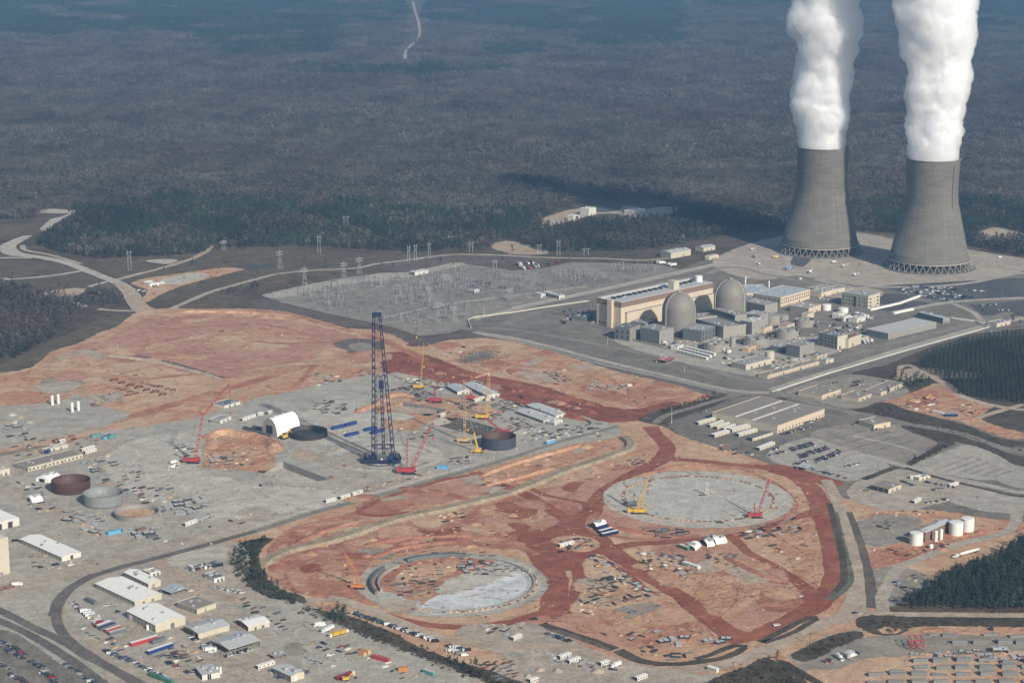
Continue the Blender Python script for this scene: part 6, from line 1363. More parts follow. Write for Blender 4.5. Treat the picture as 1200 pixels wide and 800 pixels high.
def excavator(label, x, y, mat, rz, sc=1.2, group=None):
    e = empty('excavator', g(x, y), rz, label, 'excavator', group); e.scale = (sc,)*3
    for yy in (-1.2,1.2): MB().box(-2,2, yy-.35, yy+.35,0,.9).build('track', 'rubber', e)
    MB().box(-2.2,1.6,-1.4,1.4,1.0,2.4,0, True).build('body', mat, e); MB().box(.2,1.7,.3,1.35,2.41,3.3).build('cab', 'glass', e); MB().box(-2.9,-2.21,-1.3,1.3,1.1,2.3,0, True).build('counterweight', 'dark', e)
    q = MB(); q.bar((1.4,-.3,2),(4.6,-.3,4.6), .32,4, cap=True); q.build('boom', mat, e); q = MB(); q.bar((4.6,-.3,4.6),(6.4,-.3,1.8), .25,4, cap=True); q.build('arm', mat, e); MB().box(5.9,7,-.9,.3,.7,1.8,0, True).build('bucket', 'dark', e)
for lab, x, y, m_, a, s_ in (('big yellow excavator with raised arm at the foot of the white hangar', 333,514, 'yellow', .9,1.9),('orange excavator on the orange clearing beside the tree plantation', 1086,467, 'yellow', .6,1.2),('dark excavator behind the precast stacks on the orange strip', 1162,738, 'dark', 1.4,1.0),('small yellow excavator among materials on the red ground', 757,660, 'yellow', 2,.9),('yellow excavator in the workshop yard by the bottom edge', 405,797, 'yellow', .4,1.3),('orange excavator on the orange ground near the red tyres', 1142,485, 'orange', .3,1.0),
    ('yellow excavator at the rim of the unfinished circle', 700,664, 'yellow', .5,.8),('rust-coloured excavator on the red clay by the pit road', 612,466, 'rust', 2.2,1.0)): excavator(lab, x, y, m_, a, s_)
def earthmover(label, x, y, rz, sc, mat, group):
    e = empty('earthmover', g(x, y), rz, label, 'earthmover', group); e.scale = (sc*.66,)*3
    MB().add([(-1,-1.6,1.2),(5.5,-1.6,1.6),(5.5,1.6,1.6),(-1,1.6,1.2),(-2.2,-1.9,3.6),(6,-1.9,3.4),(6,1.9,3.4),(-2.2,1.9,3.6)], [(0,1,5,4),(1,2,6,5),(2,3,7,6),(3,0,4,7),(3,2,1,0),(4,5,6,7)]).build('bowl', mat, e)
    MB().box(-6.5,-2.6,-1.3,1.3,1.2,2.7,0, True).build('tractor', mat, e); MB().box(-4.2,-2.8,-.9,.9,2.71,4.2).build('cab', 'black', e); q = MB(); q.bar((-2.7,0,1.6),(-.8,0,2.2), .4,5); q.build('gooseneck', mat, e)
    for xx in (-5.2,3.8):
        for yy in (-1.6,1.6): q = MB(); q.bar((xx, yy-.45,1.2),(xx, yy+.45,1.2), 1.2,10, cap=True); q.build('wheel', 'rubber', e)
for i, (x, y, s_) in enumerate([(134,446,1.25),(142.5,449,1.1),(153,452,1.2),(163,454.5,1.3),(172,457.5,1.1),(182,460,1.35),(191,463,1.2)]): earthmover('rust-brown earthmover in the longer front row of the upper clearing', x, y, .5, s_, 'rust', 'earthmovers in the longer row')
for i, (x, y, s_) in enumerate([(138.5,455.8,.8),(145,457.5,.9),(152,459.5,.8),(159,461.5,.95),(150.5,463.5,.9)]): earthmover('smaller rust-brown machine in the front left row of the upper clearing', x, y, .5, s_, 'rust', 'small machines in the front left row')
for i, (x, y, s_) in enumerate([(167,449,.65),(173,450.5,.65),(178,452,.7),(183,453.3,.9),(188,453.5,.9),(196,456,.7),(203,457.5,.9)]): earthmover('small dark machine in the back right row of the upper clearing', x, y, .5, s_, 'rust', 'small machines in the back right row')
earthmover('single dark earthmover parked apart on the clearing edge', 109,474.5,1,.9, 'rust', None); earthmover('lone machine on the clay behind the machine rows', 159,440,.3,.7, 'rust', None)
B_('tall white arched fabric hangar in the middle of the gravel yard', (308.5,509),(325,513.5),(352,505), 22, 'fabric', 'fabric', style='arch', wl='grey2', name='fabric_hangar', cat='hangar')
B_('low shed with blue-grey roof on the red clay behind the red crane', (253,474.5),(263,478.5),(281.5,473.5), 3, 'offwhite', 'slate', name='shed', cat='shed')
B_('shed with grey-green roof and pale front left of the small white boxes', (253,492),(258,496.5),(271,491.5), 3.5, 'offwhite', 'greyroof', wl='grey2', units=0, name='shed', cat='shed')
B_('long pale-roofed lean-to behind the laydown rows', (523,455),(536,462.5),(548,458), 3.5, 'offwhite', 'blueroof', style='gable', ridge='y', wl='slate', name='shed', cat='shed')
B_('very long pale blue-grey roofed shed along the dark red bank, left part', (544,453.5),(571,467),(583,463.5), 3.4, 'offwhite', 'paleroof', style='gable', ridge='y', wl='slate', name='shed', cat='shed')
B_('front one of the two pale long roofs right of the laydown rows', (605,484.5),(637,496),(650,491.5), 3, 'offwhite', 'paleroof', style='gable', ridge='y', rh=1.2, wl='slate', name='shed', cat='shed')
B_('rear one of the two pale long roofs right of the laydown rows', (617,477.5),(651,490),(662,486), 3, 'offwhite', 'paleroof', style='gable', ridge='y', rh=1.2, wl='slate', name='shed', cat='shed')
B_('white cabin at the end of the two long pale roofs', (645,495),(650,498.5),(659,495), 3, 'offwhite', 'white', wl='grey', name='site_cabin', cat='cabin')
B_('long grey-roofed line of site offices with cream fronts, far left', (23,546),(33,552.5),(97,536.5), 4.6, 'cream2', 'brownroof', wl='grey2', win=[('R', 1,14,2,1.6,1.2,2,.02,.02)], doors=[('R', .28,1.5,2.4, 'dark'),('R', .62,1.5,2.4, 'dark')], name='site_offices', cat='offices')
B_('long cream site office behind the grey-roofed line', (52,528),(55,530.5),(80,524), 3, 'cream2', 'offwhite', name='site_offices', cat='offices')
B_('cream building cut by the left edge below the site offices', (-18,552),(-4,559),(9,554.5), 7, 'cream2', 'cream2')
B_('tall cream hall cut by the left edge of the picture', (-60,664),(-18,680),(11.5,671), 43, 'cream2', 'offwhite', name='assembly_hall', cat='hall')
B_('white-roofed hall with open bays above the tall cream hall', (-46,604),(-4,622),(21,614.5), 9, 'offwhite', 'white', style='gable', ridge='y', rh=1.5, wl='grey', doors=[('R', .05,5,6, 'dark'),('R', .5,5,6, 'dark')], name='hall', cat='hall')
B_('long white-roofed shed beside the wide gravel road', (24,636.5),(72.5,658),(95,652), 5.5, 'offwhite', 'white', style='gable', ridge='y', rh=1.6, wl='grey', doors=[('R', .45,3,4, 'dark')], name='shed', cat='shed')
B_('white arched tent left of the rust-brown bowl', (49,560.5),(57,566),(71,560), 7, 'fabric', 'fabric', style='arch', wl='fabric', name='tent', cat='tent')
B_('small white arched tent in front of the rust-brown bowl', (29,585),(38,590),(48,586), 6.5, 'fabric', 'fabric', style='arch', ridge='x', wl='fabric', name='tent', cat='tent')
for lab, A, B, C, hh in (('left one of the three grey-white arch tents by the haul road crossing', (804,641),(815,645.5),(822,640), 6),('middle one of the three arch tents by the haul road crossing', (820,636),(829,641),(834,637.5), 6),('right one of the three arch tents by the haul road crossing', (829.5,633),(839,638),(849,634), 6.5)):
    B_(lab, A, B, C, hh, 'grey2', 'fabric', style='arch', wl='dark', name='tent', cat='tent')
B_('white fabric tent on the blue containers beside the round slab', (692,617.5),(699,620),(711,616), 7, 'fabric', 'fabric', style='arch', wl='dark', name='tent', cat='tent')
for lab, x, y in (('white silo, leftmost of the four beside the batching area', 61.5,474.5),('white silo second from left of the four beside the batching area', 68.5,473),('white silo third from left of the four beside the batching area', 84.8,482.6),('white silo, rightmost of the four beside the batching area', 92,481)):
    e = tank(lab, x, y, 1.7,10.5, 'white', .5, group=None, ring=False, name='silo', cat='silo', n=14)
    MB().bar((2,0,0),(2,0,10), .1,3).build('ladder', 'steel', e)
def longbox(name, label, p, q_, w, h, mat, roof, cat, group=None, wheels=False, win=0):
    a, b = g(*p), g(*q_); d = b-a; L = max(d.length, 3); e = empty(name, (a+b)/2, math.atan2(d.y, d.x), label, cat, group); z = .9 if wheels else .15
    MB().box(-L/2, L/2,-w/2, w/2, z, z+h, 0, True).build('body', mat, e); MB().box(-L/2-.06, L/2+.06,-w/2-.06, w/2+.06, z+h+.002, z+h+.12).build('roof', roof, e)
    q = MB(); n = int(L/1.2)
    for i in range(n): q.box(-L/2+(i+.25)*L/n, -L/2+(i+.75)*L/n, -w/2-.05,-w/2-.002, z+.1, z+h-.1)
    if not win: q.build('rib', mat, e)
    else:
        for i in range(win): MB().box(-L/2+(i+.3)*L/win, -L/2+(i+.3)*L/win+1.1,-w/2-.06,-w/2-.004, z+1.1, z+2.1).build('window', 'glass', e)
    MB().box(-L/2-.05,-L/2-.002,-w/2+.15, w/2-.15, z+.1, z+h-.15).build('door', mat if not win else 'dark', e)
    if wheels:
        for x in (-L*.32,-L*.22, L*.3):
            for y in (-w/2+.25, w/2-.25): t = MB(); t.bar((x, y-.2,.5),(x, y+.2,.5), .5,8, cap=True); t.build('wheel', 'rubber', e)
        MB().box(-L/2+.3, L/2-.3,-.6,.6,.5,.88).build('chassis', 'dark', e)
    return e
CT_ = [('blue container, left of the two end to end behind the derrick', (389,503.5),(403,500.5), 'blue', 'blue'),('blue container, right of the two end to end behind the derrick', (404,500),(417.5,496.5), 'blue', 'blue'),('blue container alone nearest the derrick', (405,512),(420,508.5), 'blue', 'blue'),('blue container half hidden behind the derrick legs, left', (427,505.5),(441,502.5), 'blue', 'blue'),('blue container half hidden behind the derrick legs, right', (435,509),(450,505), 'blue', 'blue'),
       ('dark grey container row end beside the white hangar', (286,503),(302,508), 'slate', 'dark'),('dark container touching the white hangar', (303,508),(319,513), 'slate', 'darkroof'),('small dark container behind the grey ones at the hangar', (297,501.5),(309,505.5), 'slate', 'slate'),('blue container by the flat modules in front of the low ring', (126,627),(141,623.5), 'sky', 'sky'),('bright blue container on the edge of the perimeter road', (640,520.5),(650,517.5), 'sky', 'white'),('blue container under the white tent, left', (699,622),(712,618), 'navy', 'blue'),('blue container under the white tent, middle', (702,625.5),(717,621.5), 'navy', 'white'),('blue container with pale roof in front of the white tent', (705,629),(724,624.5), 'navy', 'white'),
       ('green-white container left of the three arch tents', (796,641),(807,645), 'green', 'offwhite'),('light blue box lying near the perimeter road', (512,549),(525,549.5), 'sky', 'sky'),('teal container at the top of the far-left yard', (107,513),(117,511), 'teal', 'teal'),('blue container right of the teal one at far left', (121,515),(130,512), 'sky', 'blue'),('dark green container at far left beside the blue one', (127,514.5),(136,512.5), 'teal', 'teal'),('blue bin at the end of the cream offices', (53,532),(58,530), 'blue', 'blue'),
       ('white-roofed red trailer on the workshop gravel, longest', (153,757.5),(184,748.5), 'red', 'white'),('grey-roofed container between the red and blue ones', (178,755),(193,750), 'slate', 'slate'),('white-roofed blue trailer in the workshop yard', (173,767),(202,757), 'blue', 'white'),('white-roofed trailer, top of the four side by side', (114,737),(130,731), 'slate', 'white'),('blue-roofed container, second of the four side by side', (118,739.5),(135,733.5), 'slate', 'blue'),('red and white container, third of the four side by side', (124,742),(141,736.5), 'red', 'offwhite'),('long pale trailer, lowest of the four side by side', (128,745),(147,739.5), 'slate', 'paleroof'),
       ('grey container among workshop cars', (101,704),(112,709), 'slate', 'slate'),('green container beside the railway curve', (176,792),(190,797), 'green', 'green'),('second green container beside the railway curve', (190,797),(203,802), 'green', 'teal'),('orange container on the workshop gravel by the ditch', (420,766),(428,769), 'tan', 'orange'),('tan container beside the orange one by the ditch', (424,763),(433,766), 'tan', 'tan'),('red trailer on gravel beside the dark ditch', (437,771),(456,776), 'red', 'redroof'),('orange box truck body by the ditch', (467,786),(478,786), 'orange', 'orange'),('teal tanker box near the bottom edge by the ditch', (497,788),(509,792), 'teal', 'paleroof'),
       ('white and blue container on the orange clearing', (1093,484),(1106,487), 'offwhite', 'white'),('blue container right of the white one on the orange clearing', (1107,488),(1122,488), 'navy', 'sky')]
for lab, p, q_, m_, r_ in CT_: longbox('shipping_container', lab, p, q_, 3.2,3.4, m_, r_, 'container')
TR = [('white trailer leftmost of three by the perimeter road', (381,589),(393,586)),('white trailer middle of three by the perimeter road', (398,585),(410,581.5)),('white trailer rightmost of three by the perimeter road', (412,581),(424,577)),('long pale trailer on the yard edge near the low ring', (216,616.5),(236,609.5)),('cream site trailer on the upper gravel yard', (283,493.5),(299,488)),('white trailer, top left of the bottom compound', (655,772.5),(668,768)),('white trailer in the middle of the bottom compound', (666,777.5),(679,773)),('white trailer at the right of the bottom compound', (703,780),(713,777)),('white trailer on the bottom edge below the tan road', (745,797.5),(757,793)),('white trailer at the tan road crossing left', (600,750.5),(610,746)),
      ('white box lorry trailer on the tan road curve', (830,784),(841,787.5)),('white and teal container trailer on the red laydown', (801,661),(819,667)),('white trailer beside the white containers by the haul road', (655,641),(672,637)),('white trailer by the grey shed among vehicles', (1066,561),(1082,560)),('white trailer at the pale car park corner', (1112,571),(1122,567.5)),('yellow-white bus near the orange ground', (1070,590),(1078,586)),
      ('white site cabin among stacked steel', (555,471),(567,467)),('small white site cabin right of the red crane', (568,470),(574,468)),('white cabin on the upper gravel yard', (313,485.5),(318,483.5)),('low white cabin left of the taller white one', (301,487),(308,485.5)),('white cabin above the pit corner', (515,489),(521,486.5)),('long white trailer at the bottom workshop, blue stripe', (301,784),(321,777.5)),('white cabin below the tower circle trailers', (620,800),(630,797)),('white trailer with dark end in the far-left yard', (95,529),(110,524.5)),('wider white trailer in front at far left', (99,532),(112,528)),('white cabin beside the dark pile far left', (69,519),(76,517)),('white trailer beside the small western hut', (184,334),(192,332))]
for lab, p, q_ in TR: longbox('site_trailer', lab, p, q_, 3.4,3.1, 'offwhite', 'white', 'trailer', win=4)
RW = [((817,498),(839,492), 4.5),((831,501),(847,495.5), 3.4),((839,503.5),(854,498), 3.4),((847,505),(861,500), 3.4),((835,512.5),(853,507), 6),((855,506),(877,501), 8),((864,511.5),(886,505.5), 5),((879,516.5),(903,509), 7),((888,528),(906,521), 5)]
for i, (p, q_, w_) in enumerate(RW):
    lab = ['wide white trailer at the back left of the trailer park', 'slim white trailer, first of three beside the wide one', 'slim white trailer, middle of three in the trailer park', 'slim white trailer, third of three in the trailer park', 'pale office trailer at the front left of the trailer park', 'double-width white trailer in the trailer park', 'pale trailer in front of the double-width one', 'dark-roofed long trailer at the front of the trailer park', 'white trailer apart at the car park end of the trailer park'][i]
    longbox('office_trailer', lab, p, q_, w_, 3.6, 'cream2', 'darkroof' if i == 7 else 'white', 'trailer', win=5)
def steel_frame(label, A, B, C, hp, mat, nx=6, ny=2, nz_=2):
    o, rz, L, W = frame3(A, B, C); h = hp*S(B[1])/.975; e = empty('steel_skeleton', o, rz, label, 'steel structure')
    for i in range(nx+1):
        for j in range(ny+1): MB().box(L*i/nx-.3, L*i/nx+.3, W*j/ny-.3, W*j/ny+.3,0, h).build('column', mat, e)
    for k in range(1, nz_+1):
        for j in range(ny+1): MB().box(0, L, W*j/ny-.2, W*j/ny+.2, h*k/nz_-.5, h*k/nz_-.05,0, True).build('beam', mat, e)
        for i in range(nx+1): MB().box(L*i/nx-.2, L*i/nx+.2,0, W, h*k/nz_-.55, h*k/nz_-.06,0, True).build('beam', mat, e)
    return e
steel_frame('bare reddish-grey steel building frame on the peach clay', (545,424),(553,427.5),(582,419), 8, 'slate', 7)
steel_frame('red steel portal gantry at the edge of the precast yard', (1064,757),(1068,763),(1082,762), 14, 'red', 2,1,2)
B_('pale canopy among the precast stacks', (1161,762),(1164,766),(1182,766), 5, 'offwhite', 'paleroof', name='canopy', cat='canopy', parapet=0, open_='LR')
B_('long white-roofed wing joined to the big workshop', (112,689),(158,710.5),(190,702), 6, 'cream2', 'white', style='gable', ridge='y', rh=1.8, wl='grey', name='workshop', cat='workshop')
B_('big white-roofed workshop with cream gable and shade-grey side', (149,724.5),(182.5,741.5),(216,731), 9.5, 'cream2', 'white', style='gable', ridge='y', rh=3, wl='grey', doors=[('R', .5,4,5, 'slate'),('L', .08,4,5, 'white')], name='workshop', cat='workshop')
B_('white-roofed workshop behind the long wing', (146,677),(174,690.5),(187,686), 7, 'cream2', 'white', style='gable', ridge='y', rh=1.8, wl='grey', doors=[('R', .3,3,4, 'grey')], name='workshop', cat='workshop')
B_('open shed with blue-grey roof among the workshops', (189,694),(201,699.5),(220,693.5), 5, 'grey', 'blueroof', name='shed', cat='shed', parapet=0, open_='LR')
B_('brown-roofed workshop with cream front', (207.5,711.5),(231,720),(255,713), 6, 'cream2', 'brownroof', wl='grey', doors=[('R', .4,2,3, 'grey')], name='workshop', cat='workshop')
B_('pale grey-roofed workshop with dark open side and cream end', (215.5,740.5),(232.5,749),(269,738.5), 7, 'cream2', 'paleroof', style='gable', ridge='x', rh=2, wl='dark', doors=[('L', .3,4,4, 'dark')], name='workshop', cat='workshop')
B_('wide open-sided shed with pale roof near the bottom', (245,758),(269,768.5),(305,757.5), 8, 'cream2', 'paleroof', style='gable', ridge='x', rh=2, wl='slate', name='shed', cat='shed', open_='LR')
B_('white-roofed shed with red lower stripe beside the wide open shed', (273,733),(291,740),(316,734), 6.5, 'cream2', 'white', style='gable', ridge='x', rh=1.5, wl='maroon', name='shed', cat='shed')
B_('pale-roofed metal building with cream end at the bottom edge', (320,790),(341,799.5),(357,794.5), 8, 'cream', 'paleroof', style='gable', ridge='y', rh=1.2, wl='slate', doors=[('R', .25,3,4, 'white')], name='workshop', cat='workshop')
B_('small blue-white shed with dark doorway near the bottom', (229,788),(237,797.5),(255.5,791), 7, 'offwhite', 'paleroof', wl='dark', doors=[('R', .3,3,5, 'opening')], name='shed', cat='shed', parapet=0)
B_('small dark carport right of the wide open shed', (317,769),(322,773.5),(336.5,769.5), 4, 'grey', 'greyroof', name='carport', cat='carport', parapet=0, open_='LR')
B_('small white and dark cabin row right of the brown-roofed workshop', (240,677),(251,683),(261,679), 5, 'offwhite', 'darkroof', name='shed', cat='shed')
B_('small white-roofed cabin at the back of the workshop yard', (168,672),(176,676),(186,672), 4, 'offwhite', 'offwhite', wl='grey', name='shed', cat='shed')
for lab, x, y, r_, hh, m_ in (('slim white silo left of the pair by the blue-white shed', 254.5,790,1.5,9, 'white'),('slim white silo right of the pair by the blue-white shed', 258.5,789,1.5,8, 'white'),('white upright tank at the open side of the big workshop', 173,738,1.6,6, 'white')): tank(lab, x, y, r_, hh, m_, .2, ring=False, name='silo', cat='silo', n=14)
B_('large brown-roofed training hall with cream front beside the car parks', (838,491),(911,508),(966,488), 9, 'cream', 'brownroof', wl='cream2', units=8, win=[('R', 1,14,2,2,1.5,4,.03,.03)], doors=[('R', .1,3,3.5, 'brown'),('L', .08,4,4, 'brown')], name='training_hall', cat='hall')
o, rz, L, W = frame3((838,491),(911,508),(966,488)); hh = 9*S(508)/.975
e = [q for q in SC.objects if q.name.startswith('training_hall')][0]
for k in (.38,.64): MB().box(1, L-1, W*k, W*k+2.5, hh+.26, hh+.9).build('skylight_strip', 'offwhite', e)
B_('cream single-storey building with windows, left of the hilltop group', (937,462.5),(963,468.5),(985,461), 4.8, 'cream', 'brownroof', wl='cream2', win=[('R', 1,9,1.6,1.4,1.2,2,.04,.04)], units=3)
B_('cream office in the middle of the group above the brown car park', (987,466.5),(1006,471),(1021,465.5), 3.8, 'cream', 'brownroof', wl='cream2', win=[('R', 1,6,1.6,1.4,1.2,2,.05,.05)], units=2)
B_('long brown-roofed office at the top right of the group', (1016,460.5),(1032,464.5),(1059,452.5), 4.2, 'cream2', 'brownroof', wl='grey2', win=[('R', 1,9,1.6,1.4,1.2,2,.04,.04)], units=2)
B_('small cream building alone on the brown car park', (1006,497.5),(1024,503.5),(1039,498.5), 5.5, 'cream', 'brownroof', wl='cream2', doors=[('R', .6,3,3, 'brown')])
B_('brown-roofed shed with open dark side in the lower right lot', (1022,573),(1041,578.5),(1056,572.5), 5.5, 'cream2', 'brownroof', wl='dark', parapet=0, name='shed', cat='shed')
B_('small tan cabin with white roof in the lower right lot', (1070,561),(1077,563.5),(1090,560.5), 3, 'cream', 'white', name='site_cabin', cat='cabin')
B_('blue-white canopy beside the rows of cars', (936,549),(945,552.5),(953,549), 4, 'sky', 'paleroof', name='canopy', cat='canopy', parapet=0, open_='LR')
tank('white storage tank at the left end of the brown process building', 1073.5,637.5,7.8,14, 'white', .06); tank('white storage tank middle, right of the brown process building', 1120,626,8.2,15, 'white', .06); tank('white storage tank farthest right and back', 1133.5,621.5,7.7,15, 'white', .06)
tank('slim white upright vessel, left of two before the process building', 1096.5,633.8,2.2,12, 'white', .3, ring=False, n=16); tank('slim white upright vessel, right of two before the process building', 1102.5,632,2.2,12, 'white', .3, ring=False, n=16); tank('small round white tank on the red ground before the process building', 1091,642.5,2.5,3.5, 'white', .8, ring=False, n=16)
B_('brown process building with pale roof between the white tanks', (1075,631),(1084,635),(1113,622), 11.5, 'brown', 'paleroof', style='gable', ridge='x', rh=1.5, wl='brown', doors=[('R', .2,3,5, 'dark')], name='process_building')
B_('low reddish tank house behind the process building', (1107,616),(1111,618),(1122,614), 5, 'maroon', 'redroof', name='process_building')
# ================================================================ VEHICLES
def car_mesh(kind):
    q = MB()
    if kind in ('car', 'suv'):
        h1, h2 = (.85,1.45) if kind == 'car' else (1.0,1.8)
        pr = [(-2.25,.35),(2.25,.35),(2.3, h1*.75),(1.3, h1),(-2.0, h1),(-2.3, h1*.85)]
        q.add([(x, y, z) for y in (-.9,.9) for x, z in pr], [tuple(range(6)), tuple(range(11,5,-1))]+[(i, 6+i, 6+(i+1) % 6,(i+1) % 6) for i in range(6)])
        c = [(-1.9, h1),(1.0, h1),(.35, h2),(-1.4 if kind == 'car' else -1.8, h2)]
        q.add([(x, y*(.85 if z > h1 else 1), z) for y in (-.86,.86) for x, z in c], [(0,1,2,3),(7,6,5,4),(1,5,6,2),(3,7,4,0)], 1); q.add([(x, y*.85, h2+.02) for x, y in ((.35,-.86),(.35,.86),(c[3][0], .86),(c[3][0], -.86))], [(0,1,2,3)])
    elif kind == 'pickup':
        q.box(-2.8,2.8,-.98,.98,.45,1.1,0, True); q.box(-2.75,.2,-.95,-.85,1.1,1.5); q.box(-2.75,.2,.85,.95,1.1,1.5); q.box(-2.8,-2.7,-.85,.85,1.1,1.5); q.box(-2.7,.2,-.84,.84,1.101,1.15,2)
        c = [(.2,1.1),(1.9,1.1),(1.3,1.85),(.35,1.85)]
        q.add([(x, y*(.88 if z > 1.2 else 1), z) for y in (-.95,.95) for x, z in c], [(0,1,2,3),(7,6,5,4),(1,5,6,2),(3,7,4,0)], 1); q.add([(x, y*.84,1.87) for x, y in ((1.3,-1),(1.3,1),(.35,1),(.35,-1))], [(0,1,2,3)])
    elif kind == 'van':
        pr = [(-2.8,.4),(2.8,.4),(2.85,1.1),(2.1,1.35),(1.5,2.3),(-2.8,2.35)]
        q.add([(x, y, z) for y in (-1,1) for x, z in pr], [tuple(range(6)), tuple(range(11,5,-1))]+[(i, 6+i, 6+(i+1) % 6,(i+1) % 6) for i in range(6)]); q.add([(2.12,-.9,1.38),(2.12,.9,1.38),(1.56,.85,2.25),(1.56,-.85,2.25)], [(0,1,2,3)], 1)
    elif kind == 'truck':
        q.box(-4.2,1.6,-1.25,1.25,.9,3.4,0, True); q.box(1.9,4.1,-1.2,1.2,.6,2.7,3, True); q.box(4.1,4.15,-1.05,1.05,1.6,2.5,1); q.box(-4.2,4,-.9,.9,.5,.9,2)
    r = .36 if kind not in ('truck',) else .5
    for x in ((-1.45,1.45) if kind in ('car', 'suv') else (-1.8,1.8) if kind != 'truck' else (-3.2,-2.1,2.9)):
        for y in (-.86,.86) if kind != 'truck' else (-1.05,1.05): q.bar((x, y-.14, r),(x, y+.14, r), r, 8,2, cap=True)
    me = bpy.data.meshes.new(kind); me.from_pydata(q.v, [], q.f); me.polygons.foreach_set('material_index', q.m); me.update(); return me
PAINT = {}
for k, c in (('white', (.72,.72,.70)),('silver', (.42,.43,.44)),('grey', (.17,.175,.18)),('black', (.018,.018,.02)),('dark blue', (.025,.045,.12)),('red', (.28,.02,.02)),('tan', (.36,.29,.20)),('green', (.03,.09,.05)),('yellow', (.6,.38,.04)),('blue', (.05,.14,.38))):
    m, t, b = newmat('car_paint_'+k.replace(' ', '_')); b.inputs['Base Color'].default_value = (*c, 1); b.inputs['Roughness'].default_value = .32; b.inputs['Coat Weight'].default_value = .4
    p = pos(t); f = nmath(t, 'ADD', nmath(t, 'MULTIPLY', nz(t, 2,3,.6, p), .4), .7); n = t.nodes.new('ShaderNodeVectorMath'); n.operation = 'SCALE'; n.inputs[0].default_value = c; t.links.new(f, n.inputs['Scale']); t.links.new(n.outputs[0], b.inputs['Base Color']); PAINT[k] = m
CM = {}
def vehicle(kind, col, x, y, rz, place, sc=1.0, raw=False, label=None, group=None):
    k = (kind, col)
    if k not in CM:
        me = car_mesh(kind)
        for m in (PAINT[col], M['glass'], M['rubber'], PAINT['white' if col != 'white' else 'white']): me.materials.append(m)
        CM[k] = me
    nm = {'car': 'parked_car', 'suv': 'parked_car', 'pickup': 'pickup_truck', 'van': 'van', 'truck': 'box_truck'}[kind]; wd = {'car': 'car', 'suv': 'tall car', 'pickup': 'pickup', 'van': 'van', 'truck': 'box truck'}[kind]
    o = bpy.data.objects.new(nm, CM[k]); COL.objects.link(o); v = Vector((x, y, 0)) if raw else g(x, y); o.location = (v.x, v.y, .12*sc); o.rotation_euler.z = rz; o.scale = (sc,)*3
    tag(o, label or f'{col} {wd} {place}', {'car': 'car', 'suv': 'car', 'pickup': 'pickup', 'van': 'van', 'truck': 'truck'}[kind], group or (f'{col} {wd}s {place}')); return o
vr = random.Random(11)
def row(p, q, n, place, cols, kinds=('car', 'suv', 'pickup'), skew=1.25, keep=.9, sc=1.1):
    a, b = g(*p), g(*q); d = b-a; rz = math.atan2(d.y, d.x)+skew
    for i in range(n):
        if vr.random() > keep: continue
        t = (i+.5)/n; v = a+d*t; vehicle(vr.choice(kinds), vr.choice(cols), v.x+vr.uniform(-.5,.5), v.y+vr.uniform(-.5,.5), rz+vr.uniform(-.06,.06)+(math.pi if vr.random() < .4 else 0), place, sc*vr.uniform(.93,1.06), True)
MIX = ['white', 'silver', 'grey', 'black', 'dark blue', 'red', 'white', 'silver', 'tan', 'black']; DK = ['black', 'dark blue', 'grey', 'grey', 'silver', 'white', 'red', 'black']; LT = ['white', 'white', 'silver', 'white', 'grey', 'dark blue', 'black']
for (p, q, n, k) in (((1057,340),(1128,347), 26,.6),((1056,337.5),(1135,345), 28,.5),((1062,335.6),(1120,338), 16,.4),((1076,347),(1116,352.5), 16,.6),((1066,342),(1130,350), 22,.55)): row(p, q, n, 'in the dark car park beside the nearer cooling tower', LT+['white'], keep=k, sc=1.25)
row((1140,359),(1168,357), 9, 'in the dark car park at the right edge', LT, keep=.6, sc=1.2); row((1150,364),(1188,364), 10, 'in the dark car park at the right edge', LT, keep=.3, sc=1.2)
for p, q, n in (((1052,338.5),(1140,349), 30),((1070,336),(1150,342), 26),((1060,343),(1110,351.5), 20),((1090,337.5),(1165,343), 18)): row(p, q, n, 'in the dark car park beside the nearer cooling tower', LT+['white', 'silver'], keep=.6, sc=1.35)
PL = 'in the double rows of the car park by the haul road'
for (p, q, n) in (((925,526.5),(952,519.5), 14),((927,528.5),(955,521.5), 14),((934,535),(971,523.5), 17),((937,537),(973,525.5), 17),((953,541),(983,528), 15),((956,543),(986,530), 15)): row(p, q, n, PL, DK)
row((901,534.5),(920,529), 9, 'in the short row at the left of that car park', MIX); row((900,529),(914,524.5), 6, 'in the short row at the left of that car park', LT)
row((989,547),(1010,543), 9, 'in the separate short row below the double rows', MIX); row((930,545),(946,540), 7, 'beside the blue-white canopy', MIX); row((952,551),(992,561), 14, 'along the clay edge of the car park', ['tan', 'grey', 'silver', 'black'], keep=.75)
row((915,510),(934,504.5), 9, 'in front of the training hall', DK); row((937,504),(949,500), 6, 'in front of the training hall', DK); row((943,497),(958,491.5), 8, 'in front of the training hall', DK); row((902,491),(922,487), 5, 'behind the training hall', MIX, keep=.5)
row((961,452),(982,448), 8, 'on the upper lot of the hilltop offices', DK, keep=.7); row((997,453),(1015,449), 9, 'on the upper lot of the hilltop offices', MIX, keep=.9); row((999,449.5),(1012,446.5), 6, 'on the upper lot of the hilltop offices', DK, keep=.8); row((1030,446),(1043,449), 6, 'beside the long brown-roofed office', DK)
row((820,484),(830,480), 4, 'on the lot behind the trailer park', LT, keep=.6); row((912,467),(921,468.5), 3, 'at the road junction by the white barrier wall', DK, keep=.9)
